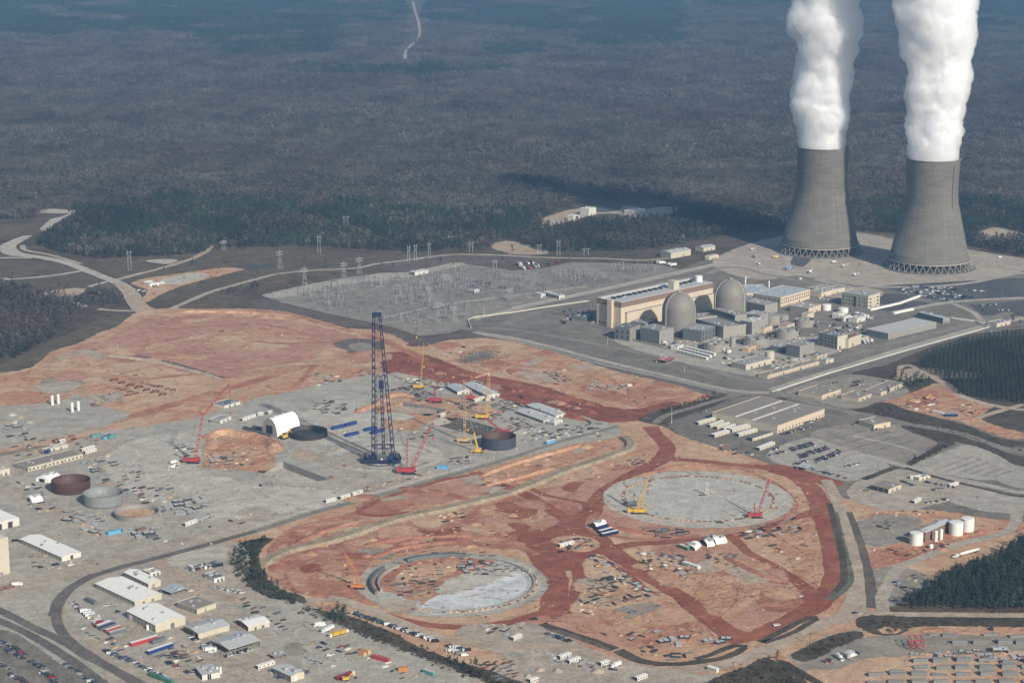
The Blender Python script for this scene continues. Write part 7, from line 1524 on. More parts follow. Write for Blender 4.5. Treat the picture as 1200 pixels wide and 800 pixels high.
row((1056,564),(1072,570), 9, 'in the lower right lot by the brown-roofed shed', DK); row((1085,565),(1110,570), 11, 'in the lower right lot by the brown-roofed shed', MIX); row((1092,575),(1104,572), 6, 'in the lower right lot by the brown-roofed shed', DK); row((1100,568),(1119,572), 7, 'in the lower right lot by the brown-roofed shed', MIX); row((1085,590),(1110,585), 9, 'at the edge of the lower right lot', DK, keep=.7); row((1004,573),(1018,576), 5, 'behind the brown-roofed shed', MIX, keep=.6)
row((1105,524),(1118,519), 3, 'by the dark hedge', DK, keep=.4); row((1020,505),(1042,497), 6, 'by the small cream building on the car park', DK, keep=.6); row((998,498),(1008,494.5), 4, 'by the small cream building on the car park', DK, keep=.8)
row((414,718.5),(512,752.5), 40, 'in the long row between the ditch and the unfinished circle', LT+['dark blue', 'green'], ('pickup', 'suv', 'van'), 1.0,.93); row((525,757),(549,763), 11, 'in the double row at the end of the ditch', LT, ('pickup', 'van'), 1.0,.95); row((526,762),(546,768.5), 10, 'in the double row at the end of the ditch', LT, ('pickup', 'van'), 1.0,.95)
row((640,742.5),(668,752), 12, 'on the tan ground below the dark bank', DK, ('pickup', 'suv'), 1.2,.8)
row((84,706),(100,719), 9, 'on the workshop gravel beside the railway curve', MIX, ('car', 'pickup', 'suv')); row((92,713),(115,727), 10, 'on the workshop gravel beside the railway curve', MIX, ('pickup', 'van', 'truck')); row((106,722),(118,735), 6, 'on the workshop gravel beside the railway curve', ['red', 'yellow', 'white', 'tan'], ('truck', 'pickup'))
row((122,762),(160,780), 18, 'along the inside of the railway curve', MIX, keep=.75); row((140,768),(200,798), 26, 'along the inside of the railway curve', LT, keep=.7); row((196,776),(226,790), 12, 'on the gravel before the blue-white shed', DK, keep=.75)
row((215,667),(258,659), 15, 'on the pale pad behind the workshops', ['white', 'silver', 'red', 'black', 'grey'], ('pickup', 'van', 'car'), keep=.8); row((222,669),(262,662), 12, 'on the pale pad behind the workshops', MIX, ('pickup', 'van'), keep=.7); row((252,689),(285,695), 11, 'beside the small cabins of the workshop yard', LT, ('car', 'pickup'), keep=.8)
row((168,670),(188,672), 7, 'behind the white-roofed workshop', MIX, keep=.8); row((222,746),(232,752), 5, 'under the open side of the pale grey-roofed workshop', LT); row((236,757),(250,765), 6, 'beside the wide open shed', LT, ('pickup', 'truck')); row((262,770),(296,760), 9, 'in front of the wide open shed', LT, ('car', 'pickup'), keep=.8); row((120,707),(160,730), 12, 'along the dark side of the big workshop', MIX, keep=.35); row((318,787),(332,797), 7, 'beside the pale-roofed metal building', LT, keep=.7); row((355,786),(364,790), 4, 'by the cream end of the metal building', LT)
PKL = 'in the dusty car park at the bottom left corner'
for (p, q, n) in (((0,752),(22,762), 11),((0,758),(28,772), 13),((12,757),(30,768), 10),((0,778),(14,786), 7),((36,775),(54,786), 10),((12,790),(36,803), 12),((50,788),(70,799), 10),((60,797),(84,812), 12),((76,778),(92,788), 7),((96,792),(112,802), 7)): row(p, q, n, PKL, DK+['black', 'dark blue'], keep=.88, sc=1.1)
row((160,340),(182,345), 9, 'on the tan clearing in the west', MIX, ('car', 'pickup', 'van'), keep=.8, sc=1.3); row((170,331),(186,338), 7, 'on the tan clearing in the west', LT, ('van', 'pickup'), keep=.9, sc=1.3); row((105,342),(115,345), 3, 'on the small loop clearing in the west', LT, ('van', 'truck'), keep=.9, sc=1.3)
row((604,312),(640,306), 16, 'on the lot behind the switchyard', LT, ('car', 'truck', 'van'), keep=.7, sc=1.4); row((612,316),(655,308), 16, 'on the lot behind the switchyard', MIX, ('car', 'truck', 'van'), keep=.6, sc=1.4); row((768,308),(790,312), 7, 'beside the white shed behind the plant', LT, ('truck', 'van'), keep=.8, sc=1.4)
row((776,402),(800,406), 5, 'in front of the square concrete block', LT, ('van', 'pickup'), keep=.8, sc=1.2); row((848,420),(860,422), 5, 'beside the three long white trailers', LT, keep=.7, sc=1.2); row((940,423),(905,431), 9, 'beside the cream warehouse of the plant', LT, ('car', 'truck', 'van'), keep=.7, sc=1.2); row((1010,402),(1022,400), 3, 'at the end of the wide low grey warehouse', LT, ('truck',), keep=1, sc=1.3); row((960,350),(980,354), 6, 'behind the white water tanks', LT, keep=.6, sc=1.2)
row((622,475),(640,470), 3, 'on the laydown lane', MIX, keep=.5); row((1048,682),(1060,690), 4, 'on the grey pad below the tank farm', LT, ('pickup', 'van'), keep=.9); row((1048,703),(1053,708), 2, 'on the grey pad below the tank farm', DK, keep=1); row((983,773),(1006,765), 7, 'at the edge of the precast yard', LT, ('pickup', 'truck'), keep=.9); row((966,777),(974,773), 3, 'at the edge of the precast yard', ['red', 'white', 'tan'], ('pickup',), keep=1); row((1000,718),(1010,720), 2, 'at the tan road crossing', LT, keep=1)
row((369,734),(380,733), 3, 'beside the ditch at the workshop road', ['white'], ('truck', 'van'), .3,1); row((378,741),(389,737), 2, 'beside the ditch at the workshop road', ['white'], ('truck',), 0,1); row((388,746),(405,742), 4, 'in the yellow group by the ditch', ['yellow'], ('truck', 'pickup'), .2,1); row((362,775),(378,779), 3, 'on the workshop gravel near the bottom', ['red', 'silver'], ('pickup',), .2,1); row((397,796),(412,791), 3, 'near the bottom edge of the workshop yard', ['yellow', 'red'], ('truck',), .2,1)
for lab, x, y, kd, c, a in (('white pickup alone on the workshop road', 387,768, 'pickup', 'white', .5),('dark car alone on the workshop gravel', 374,759, 'car', 'black', .3),('black car parked beside the tall cream hall', 48,665, 'suv', 'black', .4),('black pickup in front of the long white-roofed shed', 65.5,662, 'pickup', 'black', .4),('white truck at the end of the brown rail wagons', 20,686.5, 'truck', 'white', .4),('dark pickup on the wide gravel road far left', 18,634, 'pickup', 'black', .2),('dark pickup at the inner haul road bend', 658,647, 'pickup', 'black', .5),('dark pickup on the clay below the circle', 626,726, 'pickup', 'black', .2),('grey pickup on the grey patch between haul roads', 742,718, 'pickup', 'grey', .3),('white car on the right clay field', 938,699, 'car', 'white', .4),
    ('white pickup by the tan road below the ditch', 910,733, 'pickup', 'white', .5),('white truck on the yard road behind the left crane', 204,543, 'truck', 'white', .7),('white pickup near the low ring', 167,586, 'pickup', 'white', .5),('green pickup on the haul road by the round slab', 844,613, 'pickup', 'green', .1),('white car on the apron right of the nearer cooling tower', 1172,302, 'van', 'white', .2),('dark car on the lot road before the training hall', 881,474, 'car', 'black', .3),('white van on the far plant road', 938,327.5, 'van', 'white', .8),('white truck on the tower apron', 977,308, 'truck', 'white', .7),('white car at the plant road corner', 1161,389, 'car', 'white', .5),('white van on the clay near the pit road', 738,452.5, 'van', 'white', .3),('yellow digger truck on the left tower ground', 908,302, 'truck', 'yellow', .4)):
    vehicle(kd, c, x, y, a, '', 1.15, label=lab, group=None)
def lorry(label, p, q_, mat, cabm, tanker=False):
    a, b = g(*p), g(*q_); d = b-a; L = d.length; e = empty('articulated_lorry', a, math.atan2(d.y, d.x), label, 'lorry')
    q = MB()
    if tanker: q.bar((0,0,2.2),(L*.72,0,2.2), 1.35,14, cap=True)
    else: q.box(0, L*.72,-1.3,1.3,1.2,3.9,0, True)
    q.build('trailer', mat, e); MB().box(L*.77, L*.9,-1.2,1.2,.8,3.3,0, True).build('cab', cabm, e); MB().box(L*.9, L, -1,1,.8,2,0, True).build('bonnet', cabm, e); MB().box(0, L*.9,-.6,.6,.7,1.1,0, True).build('chassis', 'dark', e)
    for x in (L*.08, L*.16, L*.7, L*.78, L*.95):
        for y in (-1.1,1.1): t = MB(); t.bar((x, y-.3,.55),(x, y+.3,.55), .55,8, cap=True); t.build('wheel', 'rubber', e)
lorry('white tanker lorry on the road below the white tanks', (1147,645.5),(1116,654), 'white', 'offwhite', True); lorry('white lorry parked along the bottom compound', (727,779),(716,783), 'white', 'white'); lorry('silver lorry beside the pale trailer near the low ring', (231,612),(250,604.5), 'silver', 'silver')
for i, (p, q_, lab) in enumerate((((-8,694),(4,690.5), 'brown flat rail wagon cut by the left edge'),((5,690),(18,686.5), 'brown flat rail wagon behind the white truck'))):
    a, b = g(*p), g(*q_); d = b-a; e = empty('rail_wagon', a, math.atan2(d.y, d.x), lab, 'wagon'); MB().box(0, d.length, -1.5,1.5,1,1.7,0, True).build('deck', 'rust', e); MB().box(.3, d.length-.3,-1.3,1.3,1.701,2.4).build('load', 'brown', e)
    for x in (1.5,3.2, d.length-3.2, d.length-1.5):
        for y in (-.8,.8): t = MB(); t.bar((x, y-.1,.5),(x, y+.1,.5), .5,10, cap=True); t.build('wheel', 'dark', e)
# ================================================================ POLES, PYLONS
def lamp_mast(label, x, y, hp, mat='galv', head='bar', group=None, base=None):
    s = S(y); h = hp*s/.975; e = empty('light_mast', g(x, y), .7, label, 'light mast', group); q = MB(); q.bar((0,0,0),(0,0, h), .22 if h < 16 else .3,6, r2=.14); q.build('pole', mat, e)
    if head == 'bar':
        MB().box(-1.4,1.4,-.15,.15, h, h+.25,0, True).build('crossarm', mat, e)
        for xx in (-1.1,0,1.1): MB().box(xx-.35, xx+.35,-.6,-.16, h-.1, h+.3,0, True).build('lamp', 'dark', e)
    if base: q = MB(); q.cyl(0,0,0,2.2,2.6,10, r2=.7); q.build('weighted_base', base, e)
for i, (x, y, hp) in enumerate([(986,525.5,11),(1026,535,12),(1060,522,12),(962,503,12),(989,545,11),(1028,556,11),(980,478,10),(1001,470,9),(1085,546,11),(1131,563,11),(1133,548,10),(948,520,11),(1144,592,11),(1102,585,11),(1174,350,12)]): lamp_mast('grey lamp post standing in the right-hand car parks', x, y, hp, 'steel', group='lamp posts of the right-hand car parks')
for lab, x, y, hp, m_, b_ in (('tall pale mast where the red clay meets the trailer park', 787,496,20, 'offwhite', None),('tall mast on the dark corner beside the channel bend', 757,528,19, 'steel', None),('dark mast beside the trailer park', 815,511,12, 'dark', None),('mast beside the red-roofed shelter', 775,424,11, 'offwhite', None),('mast on the plant pavement left of the turbine hall', 712,404,10, 'offwhite', None),('floodlight mast with earth base beside the walled pit', 388,559.5,19, 'steel', 'rust'),('floodlight mast with earth base on the kerb of the perimeter road', 420,595.5,20, 'steel', 'rust'),('floodlight mast beside the orange banks', 418,480.5,11, 'steel', 'dark'),('floodlight mast by the low black ring', 355,503,14, 'steel', None),('mast on the clay above the steel frame', 538,418,18, 'steel', None),('mast near the upper clearing slope', 421,404,16, 'steel', None),('dark mast on the tan road below the dark bank', 949,755,14, 'dark', None),('dark mast at the bottom edge near the ditch', 859,789,14, 'dark', None),('mast at the tan road crossing, right', 1028,719,17, 'steel', None),('mast beside the pine wood road', 1171,722,12, 'dark', None),('mast behind the tank farm', 1143,612,14, 'steel', None),('mast behind the tan road north', 1022,617,13, 'steel', None),('floodlight mast near the dark vessel', 610,498,12, 'steel', None),('thin mast in the gravel yard centre', 404,546,14, 'steel', 'rust'),('floodlight mast beside the upper gravel yard', 470,445,15, 'steel', None),('mast at the switchyard bend', 567,372,13, 'offwhite', None),('mast on the front plant road', 802,436,8, 'offwhite', None),('mast beside the dark car park road', 1048,398,9, 'offwhite', None),('mast on the lower gravel yard by the rings', 238,605,12, 'steel', None)): lamp_mast(lab, x, y, hp, m_, base=b_)
def hframe(label, x, y, hp, wp, mat='galv', arms=1, group=None):
    s = S(y); h = hp*s/.975; w_ = wp*s; e = empty('power_pole', g(x, y), R(25), label, 'power pole', group)
    for xx in (-w_/2, w_/2): q = MB(); q.bar((xx, 0,0),(xx, 0, h), .38,6, r2=.24); q.build('pole', mat, e)
    MB().box(-w_*.95, w_*.95,-.18,.18, h*.88, h*.88+.4,0, True).build('crossarm', mat, e); q = MB(); q.bar((-w_/2,0, h*.55),(w_/2,0, h*.8), .12,4); q.bar((w_/2,0, h*.55),(-w_/2,0, h*.8), .12,4); q.build('brace', mat, e)
    q = MB()
    for xx in (-w_*.9,0, w_*.9): q.bar((xx, 0, h*.88),(xx, 0, h*.88-2.5), .14,5)
    q.build('insulator', 'brown', e)
for lab, x, y, hp, wp in (('pale H-frame power pole on the field inside the road junction', 152,317,24,3.5),('twin-pole power pole at the forest edge, centre left', 374,297,22,3),('H-frame power pole left of three behind the switchyard', 479,307.5,20,2.6),('H-frame power pole middle of three behind the switchyard', 487,306,20,2.6),('H-frame power pole right of three behind the switchyard', 503,303,19,2.6),('H-frame power pole in front of the forest near the brown hill', 654.5,300,19,3.6),('H-frame power pole deep in the forest, centre left', 405.5,268,15,5),('far H-frame power pole standing in the forest', 528,288,12,5),('pair of short power poles right of the brown hill', 687,299,8,6),('H-frame power pole beside the pale road end', 552,296,12,4),('twin power pole behind the back corner of the switchyard', 580,315,10,4),('twin power pole at the forest edge left of the brown hill', 632,296,10,4)): hframe(lab, x, y, hp, wp)
def pylon(label, x, y, hp, mat='galv'):
    s = S(y); h = hp*s/.975; e = empty('lattice_pylon', g(x, y), R(30), label, 'pylon'); q = MB(); q.lattice((0,0,0),(0,0, h*.7), 7,4.5,.2,1.8); q.build('tower', mat, e); q = MB(); q.lattice((0,0, h*.7),(0,0, h), 1.8,2,.15,.6); q.build('tower_head', mat, e)
    for k in (.72,.85): q = MB(); q.lattice((-6,0, h*k),(6,0, h*k), 1,1.6,.12); q.build('crossarm', mat, e)
for lab, x, y, hp in (('broad lattice pylon left of the switchyard on the dark field', 328,315,23),('thin lattice pylon at the left end of the switchyard', 357,334,22),('thin lattice pylon at the back left of the switchyard', 403,325,19),('tall thin lattice pylon behind the switchyard', 421,321,21),('lattice pylon beside the tan clearing', 262,293,12),('lattice pylon in the front row of the switchyard', 513,378,26),('dark lattice pylon at the front centre of the switchyard', 532,377,20),('lattice pylon by the middle of the switchyard', 503,352,18),('lattice pylon at the right part of the switchyard', 521,336,16),('lattice pylon near the relay house', 597,352,16)): pylon(lab, x, y, hp)
# ================================================================ MATERIALS LAID OUT
lr = random.Random(21)
STK = {}
def stack_mesh(kind, v):
    r = random.Random(v*13+7); q = MB()
    if kind == 'rebar':
        for i in range(9): y = -1.6+i*.4; q.bar((-5+r.uniform(-.8,.8), y, .25+.25*(i % 3)),(5+r.uniform(-.8,.8), y+r.uniform(-.2,.2), .25+.25*(i % 3)), .2,4, cap=True)
        return q.mesh('bar', ['dark']), [('timber', [(-3,-1.9,0,.4,3.8,.12),(3,-1.9,0,.4,3.8,.12)], 'wood')]
    if kind == 'pipe':
        for i in range(5): q.bar((-5,-1.8+i*.9,.55),(5+r.uniform(-.5,.5), -1.8+i*.9,.55), .42,8, cap=True)
        for i in range(4): q.bar((-4.9,-1.35+i*.9,1.3),(4.8,-1.35+i*.9,1.3), .42,8, cap=True)
        return q.mesh('pipe', ['steel']), [('timber', [(-3,-2.2,0,.4,4.6,.12),(3,-2.2,0,.4,4.6,.12)], 'wood')]
    if kind == 'panel':
        for i in range(4): q.box(-4+r.uniform(-.3,.3), 4+r.uniform(-.3,.3), -2+r.uniform(-.2,.2), 2+r.uniform(-.2,.2), .3+i*.35,.55+i*.35,0, True)
        return q.mesh('panel', ['slate']), [('timber', [(-3,-2.2,0,.4,4.4,.28),(2.6,-2.2,0,.4,4.4,.28)], 'wood')]
    if kind == 'crate':
        for i in range(3): q.box(-3+i*2.1,-1.2+i*2.1,-1,1,0,1.2+.5*(i % 2))
        return q.mesh('box', ['wood']), [('lid', [(-3.05,-1.05,1.21,1.9,2.1,.1),(1.15,-1.05,1.21,1.9,2.1,.1)], 'tan')]
    if kind == 'module':
        q.box(-5,5,-3,3,.4,.9,0, True)
        for i in range(6): q.box(-4.8+i*1.9,-4.4+i*1.9,-2.8,2.8,.91,1.6)
        return q.mesh('deck', ['steel']), [('plate', [(-4,-2.5,1.61,3.6,5,.08),(.4,-2.5,1.61,3.8,5,.08)], 'paleroof')]
    for i in range(5): q.box(-5+i*.2,5-i*.3,-2+i*.85,-1.5+i*.85,.1,.6+.1*(i % 2), 0, True)
    return q.mesh('beam', ['rust']), [('timber', [(-3,-2.2,0,.4,4.4,.09),(3,-2.2,0,.4,4.4,.09)], 'wood')]
NM = {'rebar': ('rebar_bundle', 'dark bundle of reinforcing bars'), 'pipe': ('pipe_stack', 'grey stack of pipes'), 'panel': ('panel_stack', 'dark stack of formwork panels'), 'crate': ('crate_group', 'wooden crates in a row'), 'module': ('steel_module', 'flat grey steel module'), 'beam': ('beam_stack', 'rusty stack of steel beams')}
ALT = {'rebar': ['dark', 'black', 'slate'], 'pipe': ['grey', 'dark', 'offwhite'], 'panel': ['slate', 'dark', 'brown'], 'crate': ['wood', 'tan', 'offwhite'], 'module': ['grey', 'dark', 'galv'], 'beam': ['rust', 'maroon', 'dark']}
def stack(kind, x, y, rz, place, sc=1.0, raw=False):
    v = lr.randrange(3)
    if (kind, v) not in STK:
        me, ex = stack_mesh(kind, v); me.materials[0] = M[ALT[kind][v]]; out = [(me.name.split('.')[0], me)]
        for nm, bs, m_ in ex:
            q = MB()
            for (a, b, c, l, w_, h) in bs: q.box(a, a+l, b, b+w_, c, c+h)
            out.append((nm, q.mesh(nm, [m_])))
        STK[kind, v] = out
    p = Vector((x, y, 0)) if raw else g(x, y); nm, lab = NM[kind]; col = ['', 'black ', 'pale '][v] if kind in ('rebar',) else ''
    e = empty(nm, (p.x, p.y, .1), rz, f'{lab} {place}', {'rebar': 'rebar', 'pipe': 'pipes', 'panel': 'panels', 'crate': 'crates', 'module': 'module', 'beam': 'beams'}[kind], f'{NM[kind][0].replace("_", " ")}s {place}'); e.scale = (sc,)*3
    for n_, me in STK[kind, v]: o = bpy.data.objects.new(n_, me); COL.objects.link(o); o.parent = e
def field(poly, n, kinds, place, rz=None, sc=(.6,1.1), grid=9):
    n = int(n*1.45); grid *= .82; Pm = gn(poly); k = 0; tr_ = 0; used = []; base = R(43) if rz is None else rz
    while k < n and tr_ < n*30:
        tr_ += 1; x, y = lr.uniform(Pm[:, 0].min(), Pm[:, 0].max()), lr.uniform(Pm[:, 1].min(), Pm[:, 1].max())
        if not inpoly(np.array([x]), np.array([y]), Pm)[0] or any((x-a)**2+(y-b)**2 < grid*grid for a, b in used): continue
        used.append((x, y)); stack(lr.choice(kinds), x, y, base+lr.choice((0,0,0, math.pi/2))+lr.gauss(0,.22), place, lr.uniform(*sc)*.82, True); k += 1
field([(459,457),(480,452),(508,462),(512,470),(490,470)], 34, ['rebar', 'panel', 'rebar'], 'in the dark laydown rows right of the blue derrick', grid=7)
field([(470,444),(500,442),(530,450),(520,458),(485,452)], 22, ['crate', 'pipe', 'module', 'panel'], 'on the upper gravel yard behind the laydown rows', grid=8)
field([(530,472),(552,470),(560,478),(545,482)], 12, ['rebar', 'panel'], 'between the two pits', grid=7); field([(575,474),(600,470),(612,476),(590,484)], 16, ['rebar', 'panel', 'pipe'], 'left of the two long pale roofs', grid=7)
field([(590,490),(612,489),(625,500),(600,506)], 12, ['rebar', 'beam', 'panel'], 'in front of the two long pale roofs', grid=8); field([(560,484),(585,482),(590,490),(572,494)], 8, ['beam', 'panel'], 'beside the yellow-bodied crane', grid=8)
field([(620,508),(690,492),(712,496),(700,503),(640,518)], 22, ['crate', 'panel', 'module', 'rebar'], 'along the perimeter road at the right end of the yard', grid=8)
field([(365,470),(400,468),(412,478),(395,486),(368,482)], 16, ['rebar', 'panel', 'rebar'], 'behind the blue containers', grid=7); field([(523,538),(548,534),(556,542),(530,546)], 7, ['rebar', 'beam'], 'on the gravel before the dark vessel', grid=8)
field([(362,440),(382,436),(405,442),(395,452),(370,452)], 9, ['pipe', 'module', 'panel'], 'on the peach clay left of the derrick top', grid=9); field([(408,437),(440,432),(470,434),(460,440),(420,442)], 9, ['beam', 'panel'], 'on the red clay behind the yard', grid=9)
field([(638,436),(652,436),(672,447),(655,448)], 9, ['rebar', 'panel'], 'on the clay beyond the dark red bank', grid=8); field([(680,446),(722,450),(740,456),(690,456)], 7, ['module', 'panel'], 'on the clay right of the dark bundles', grid=10); field([(525,400),(580,404),(600,416),(540,420)], 7, ['crate', 'beam', 'panel'], 'around the bare steel frame', grid=10)
field([(110,560),(165,552),(172,570),(150,580),(120,565)], 14, ['panel', 'module', 'panel'], 'behind the grey-green ring', grid=8); field([(150,575),(200,568),(212,585),(190,600),(170,590)], 14, ['panel', 'rebar', 'crate'], 'right of the grey-green ring', grid=8)
field([(195,590),(240,583),(250,592),(225,604),(200,600)], 14, ['module', 'module', 'rebar'], 'right of the low grey ring', .55,(1.0,1.5), 12); field([(70,605),(95,606),(128,625),(110,628)], 14, ['module', 'crate'], 'left of the low grey ring', -.6,(.9,1.3), 10); field([(145,622),(180,618),(192,622),(175,632),(155,630)], 8, ['module', 'module', 'panel'], 'in front of the low grey ring', .4,(1.2,1.6), 13)
field([(202,520),(228,522),(230,542),(206,536)], 12, ['beam', 'rebar', 'crate'], 'beside the left red crane', grid=8); field([(240,532),(290,530),(300,545),(265,552),(238,545)], 18, ['crate', 'module', 'panel', 'crate'], 'on the orange ground right of the left red crane', grid=8)
field([(0,495),(25,490),(35,508),(8,515)], 10, ['panel', 'module', 'crate'], 'at the batching area by the left edge', grid=10); field([(105,495),(112,458),(130,458),(135,470),(118,470)], 7, ['panel', 'crate'], 'below the parked earthmovers', grid=9); field([(10,505),(60,520),(98,507),(95,515),(40,535)], 12, ['beam', 'panel', 'crate'], 'behind the site offices', grid=9)
field([(653,633),(690,631),(696,640),(665,644)], 16, ['crate', 'beam', 'panel'], 'on the island between the haul roads', grid=7)
field([(690,653),(704,650),(735,674),(765,697),(755,700),(715,676)], 34, ['crate', 'panel', 'module', 'pipe'], 'in the long strip beside the diagonal haul road', -.75,(.6,1.0), 7)
field([(692,680),(715,676),(724,690),(700,702),(688,696)], 20, ['rebar', 'rebar', 'panel'], 'in the dark group inside the haul road triangle', grid=7); field([(712,704),(745,696),(750,701),(722,710)], 12, ['rebar', 'panel'], 'at the lower corner of the haul road triangle', .3,(.9,1.2), 8); field([(680,704),(700,702),(698,720),(682,722)], 9, ['rebar', 'crate'], 'at the left side of the haul road triangle', grid=7)
field([(755,620),(800,620),(812,626),(780,630),(756,626)], 16, ['rebar', 'panel'], 'in the row below the round slab', .1,(.8,1.1), 8); field([(868,624),(940,617),(936,624),(872,632)], 22, ['rebar', 'panel', 'pipe'], 'in the row right of the arch tents', .25,(.8,1.1), 8); field([(775,646),(800,650),(822,668),(800,676),(772,662)], 30, ['crate', 'module', 'pipe', 'panel'], 'on the peach ground below the arch tents', -.7,(.6,1.0), 8); field([(750,645),(765,648),(762,668),(750,660)], 8, ['crate', 'pipe'], 'left of the teal trailer', grid=8); field([(828,650),(862,648),(862,664),(835,660)], 16, ['crate', 'beam', 'panel'], 'right of the teal trailer', grid=8); field([(880,618),(932,606),(930,611),(885,622)], 9, ['rebar'], 'on the edge of the clay ring', grid=9)
field([(776,747),(806,746),(798,756),(778,756)], 8, ['module', 'module'], 'on the dark pad near the bottom bank', .2,(1.0,1.3), 11); field([(828,750),(855,745),(852,752),(832,756)], 6, ['module'], 'on the right dark pad near the bottom bank', .2,(1.0,1.3), 11); field([(782,768),(808,762),(805,770),(785,774)], 6, ['panel', 'rebar'], 'on the gravel inside the dark ditch', .2,(.9,1.1), 8)
field([(746,756),(766,754),(770,768),(750,768)], 8, ['crate', 'panel'], 'on the gravel island above the ditch', grid=8); field([(560,775),(598,770),(606,795),(575,798)], 26, ['beam', 'beam', 'rebar'], 'in the rusty heap at the bottom', grid=7); field([(563,733),(612,730),(608,744),(570,742)], 14, ['crate', 'beam', 'module'], 'on the tan ground below the unfinished circle', grid=8)
field([(628,760),(700,778),(730,785),(690,785),(640,772)], 16, ['crate', 'module', 'pipe'], 'in the bottom compound', -.5,(.6,.9), 8)
field([(447,665),(500,648),(560,645),(600,655),(560,668),(500,676),(455,690)], 40, ['rebar', 'crate', 'beam', 'panel'], 'inside the unfinished circle, upper half', .2,(.55,.95), 8); field([(465,685),(505,676),(515,690),(490,700),(468,698)], 22, ['rebar', 'panel', 'beam'], 'inside the unfinished circle, left', .2,(.6,1.0), 7); field([(540,655),(600,662),(620,668),(560,674),(535,668)], 18, ['panel', 'module', 'rebar'], 'along the fresh concrete of the unfinished circle', .3,(.7,1.0), 8)
field([(1046,475),(1075,465),(1100,468),(1095,480),(1065,480)], 16, ['crate', 'panel', 'pipe', 'beam'], 'on the orange clearing', grid=8); field([(1118,475),(1135,474),(1140,484),(1120,484)], 9, ['rebar', 'crate'], 'at the right of the orange clearing', grid=8); field([(1125,484),(1155,480),(1140,490)], 4, ['beam'], 'by the pale kerb of the orange clearing', grid=8)
field([(1040,642),(1080,640),(1120,636),(1100,650),(1050,652)], 14, ['crate', 'beam'], 'on the red ground below the tank farm', grid=8); field([(1020,612),(1050,610),(1045,620),(1025,620)], 5, ['panel'], 'on the grey patch left of the tank farm', grid=9); field([(1060,672),(1090,674),(1080,684),(1060,680)], 6, ['beam', 'crate'], 'on the grey pad beside the pine wood', grid=8)
field([(700,505),(735,540),(700,560),(640,575)], 8, ['crate', 'beam'], 'on the clay beside the channel', grid=9); field([(735,538),(760,535),(758,545),(736,546)], 6, ['rebar', 'crate'], 'in the dark row by the upper haul road', grid=7); field([(415,622),(440,612),(450,616),(430,624)], 7, ['crate', 'module'], 'beside the straw-covered channel', grid=7); field([(515,604),(545,600),(542,610),(520,612)], 8, ['rebar', 'crate'], 'on the clay above the unfinished circle', grid=7); field([(480,632),(530,618),(540,622),(500,636)], 9, ['beam', 'crate'], 'on the red bank above the unfinished circle', grid=8)
field([(210,690),(218,684),(240,690),(236,700)], 6, ['crate', 'pipe'], 'among the workshops', grid=8); field([(180,770),(215,762),(220,772),(195,778)], 10, ['pipe', 'beam', 'rebar'], 'in front of the blue trailer', grid=8); field([(350,745),(420,760),(400,785),(360,770)], 8, ['crate', 'beam', 'pipe'], 'on the open workshop gravel', grid=10); field([(205,600),(170,640),(250,640),(330,605)], 8, ['crate', 'beam'], 'on the wide gravel road', grid=12); field([(390,583),(470,560),(520,548),(500,556),(420,578)], 10, ['crate', 'beam'], 'on the strip above the perimeter road', grid=10)
field([(15,521),(60,513),(110,506),(128,515),(60,540),(20,545)], 22, ['crate', 'panel', 'pipe', 'rebar'], 'around the far-left site offices', grid=8); field([(97,540),(130,530),(142,545),(112,556)], 14, ['crate', 'module', 'rebar'], 'at the right end of the site offices', grid=7)
field([(520,440),(560,448),(602,468),(582,472),(530,456)], 26, ['crate', 'pipe', 'panel', 'rebar'], 'along the foot of the dark red bank', grid=7); field([(560,505),(620,500),(660,505),(610,522),(600,515)], 16, ['crate', 'rebar', 'pipe'], 'right of the dark vessel', grid=8); field([(460,500),(505,500),(520,510),(480,515)], 9, ['crate', 'rebar'], 'on the gravel in front of the orange banks', grid=9)
field([(20,565),(55,570),(60,600),(25,600)], 14, ['crate', 'panel', 'rebar'], 'left of the rust-brown bowl', grid=8); field([(60,595),(100,600),(130,612),(80,606)], 9, ['crate', 'rebar'], 'in front of the rust-brown bowl', grid=8); field([(25,660),(60,668),(95,660),(60,645),(30,650)], 10, ['crate', 'beam', 'pipe'], 'around the long white-roofed shed', grid=9)
field([(95,735),(118,745),(160,760),(150,768),(110,752)], 16, ['crate', 'beam', 'pipe', 'rebar'], 'on the gravel inside the railway curve', grid=8); field([(200,745),(240,770),(226,780),(196,758)], 10, ['crate', 'beam'], 'beside the pale grey-roofed workshop', grid=8); field([(280,700),(330,720),(340,740),(300,728)], 12, ['crate', 'beam', 'panel'], 'on the lane right of the workshops', grid=9); field([(380,750),(450,775),(520,795),(470,795)], 14, ['crate', 'beam', 'pipe'], 'on the gravel beside the ditch', grid=10)
field([(700,742),(770,740),(830,735),(850,745),(780,750),(720,752)], 10, ['crate', 'rebar', 'module'], 'on the red ground above the dark bank', grid=10); field([(900,640),(950,630),(960,670),(930,665)], 6, ['crate', 'rebar'], 'on the right clay field', grid=10); field([(840,520),(890,532),(880,537),(830,526)], 9, ['crate', 'panel', 'rebar'], 'on the clay below the trailer park', grid=8); field([(1000,600),(1060,598),(1110,600),(1060,606)], 8, ['crate', 'beam'], 'on the clay below the lower right lot', grid=10)
q = MB(); q.box(-1.5,1.5,-1,1,0,1.1); q.box(-.5,.5,-.4,.4,1.1,2.0); FT = q.mesh('column_footing', ['tan']); q = MB(); q.box(-1.5,1.5,-1,1,0,.9); FT2 = q.mesh('column_footing', ['rust'])
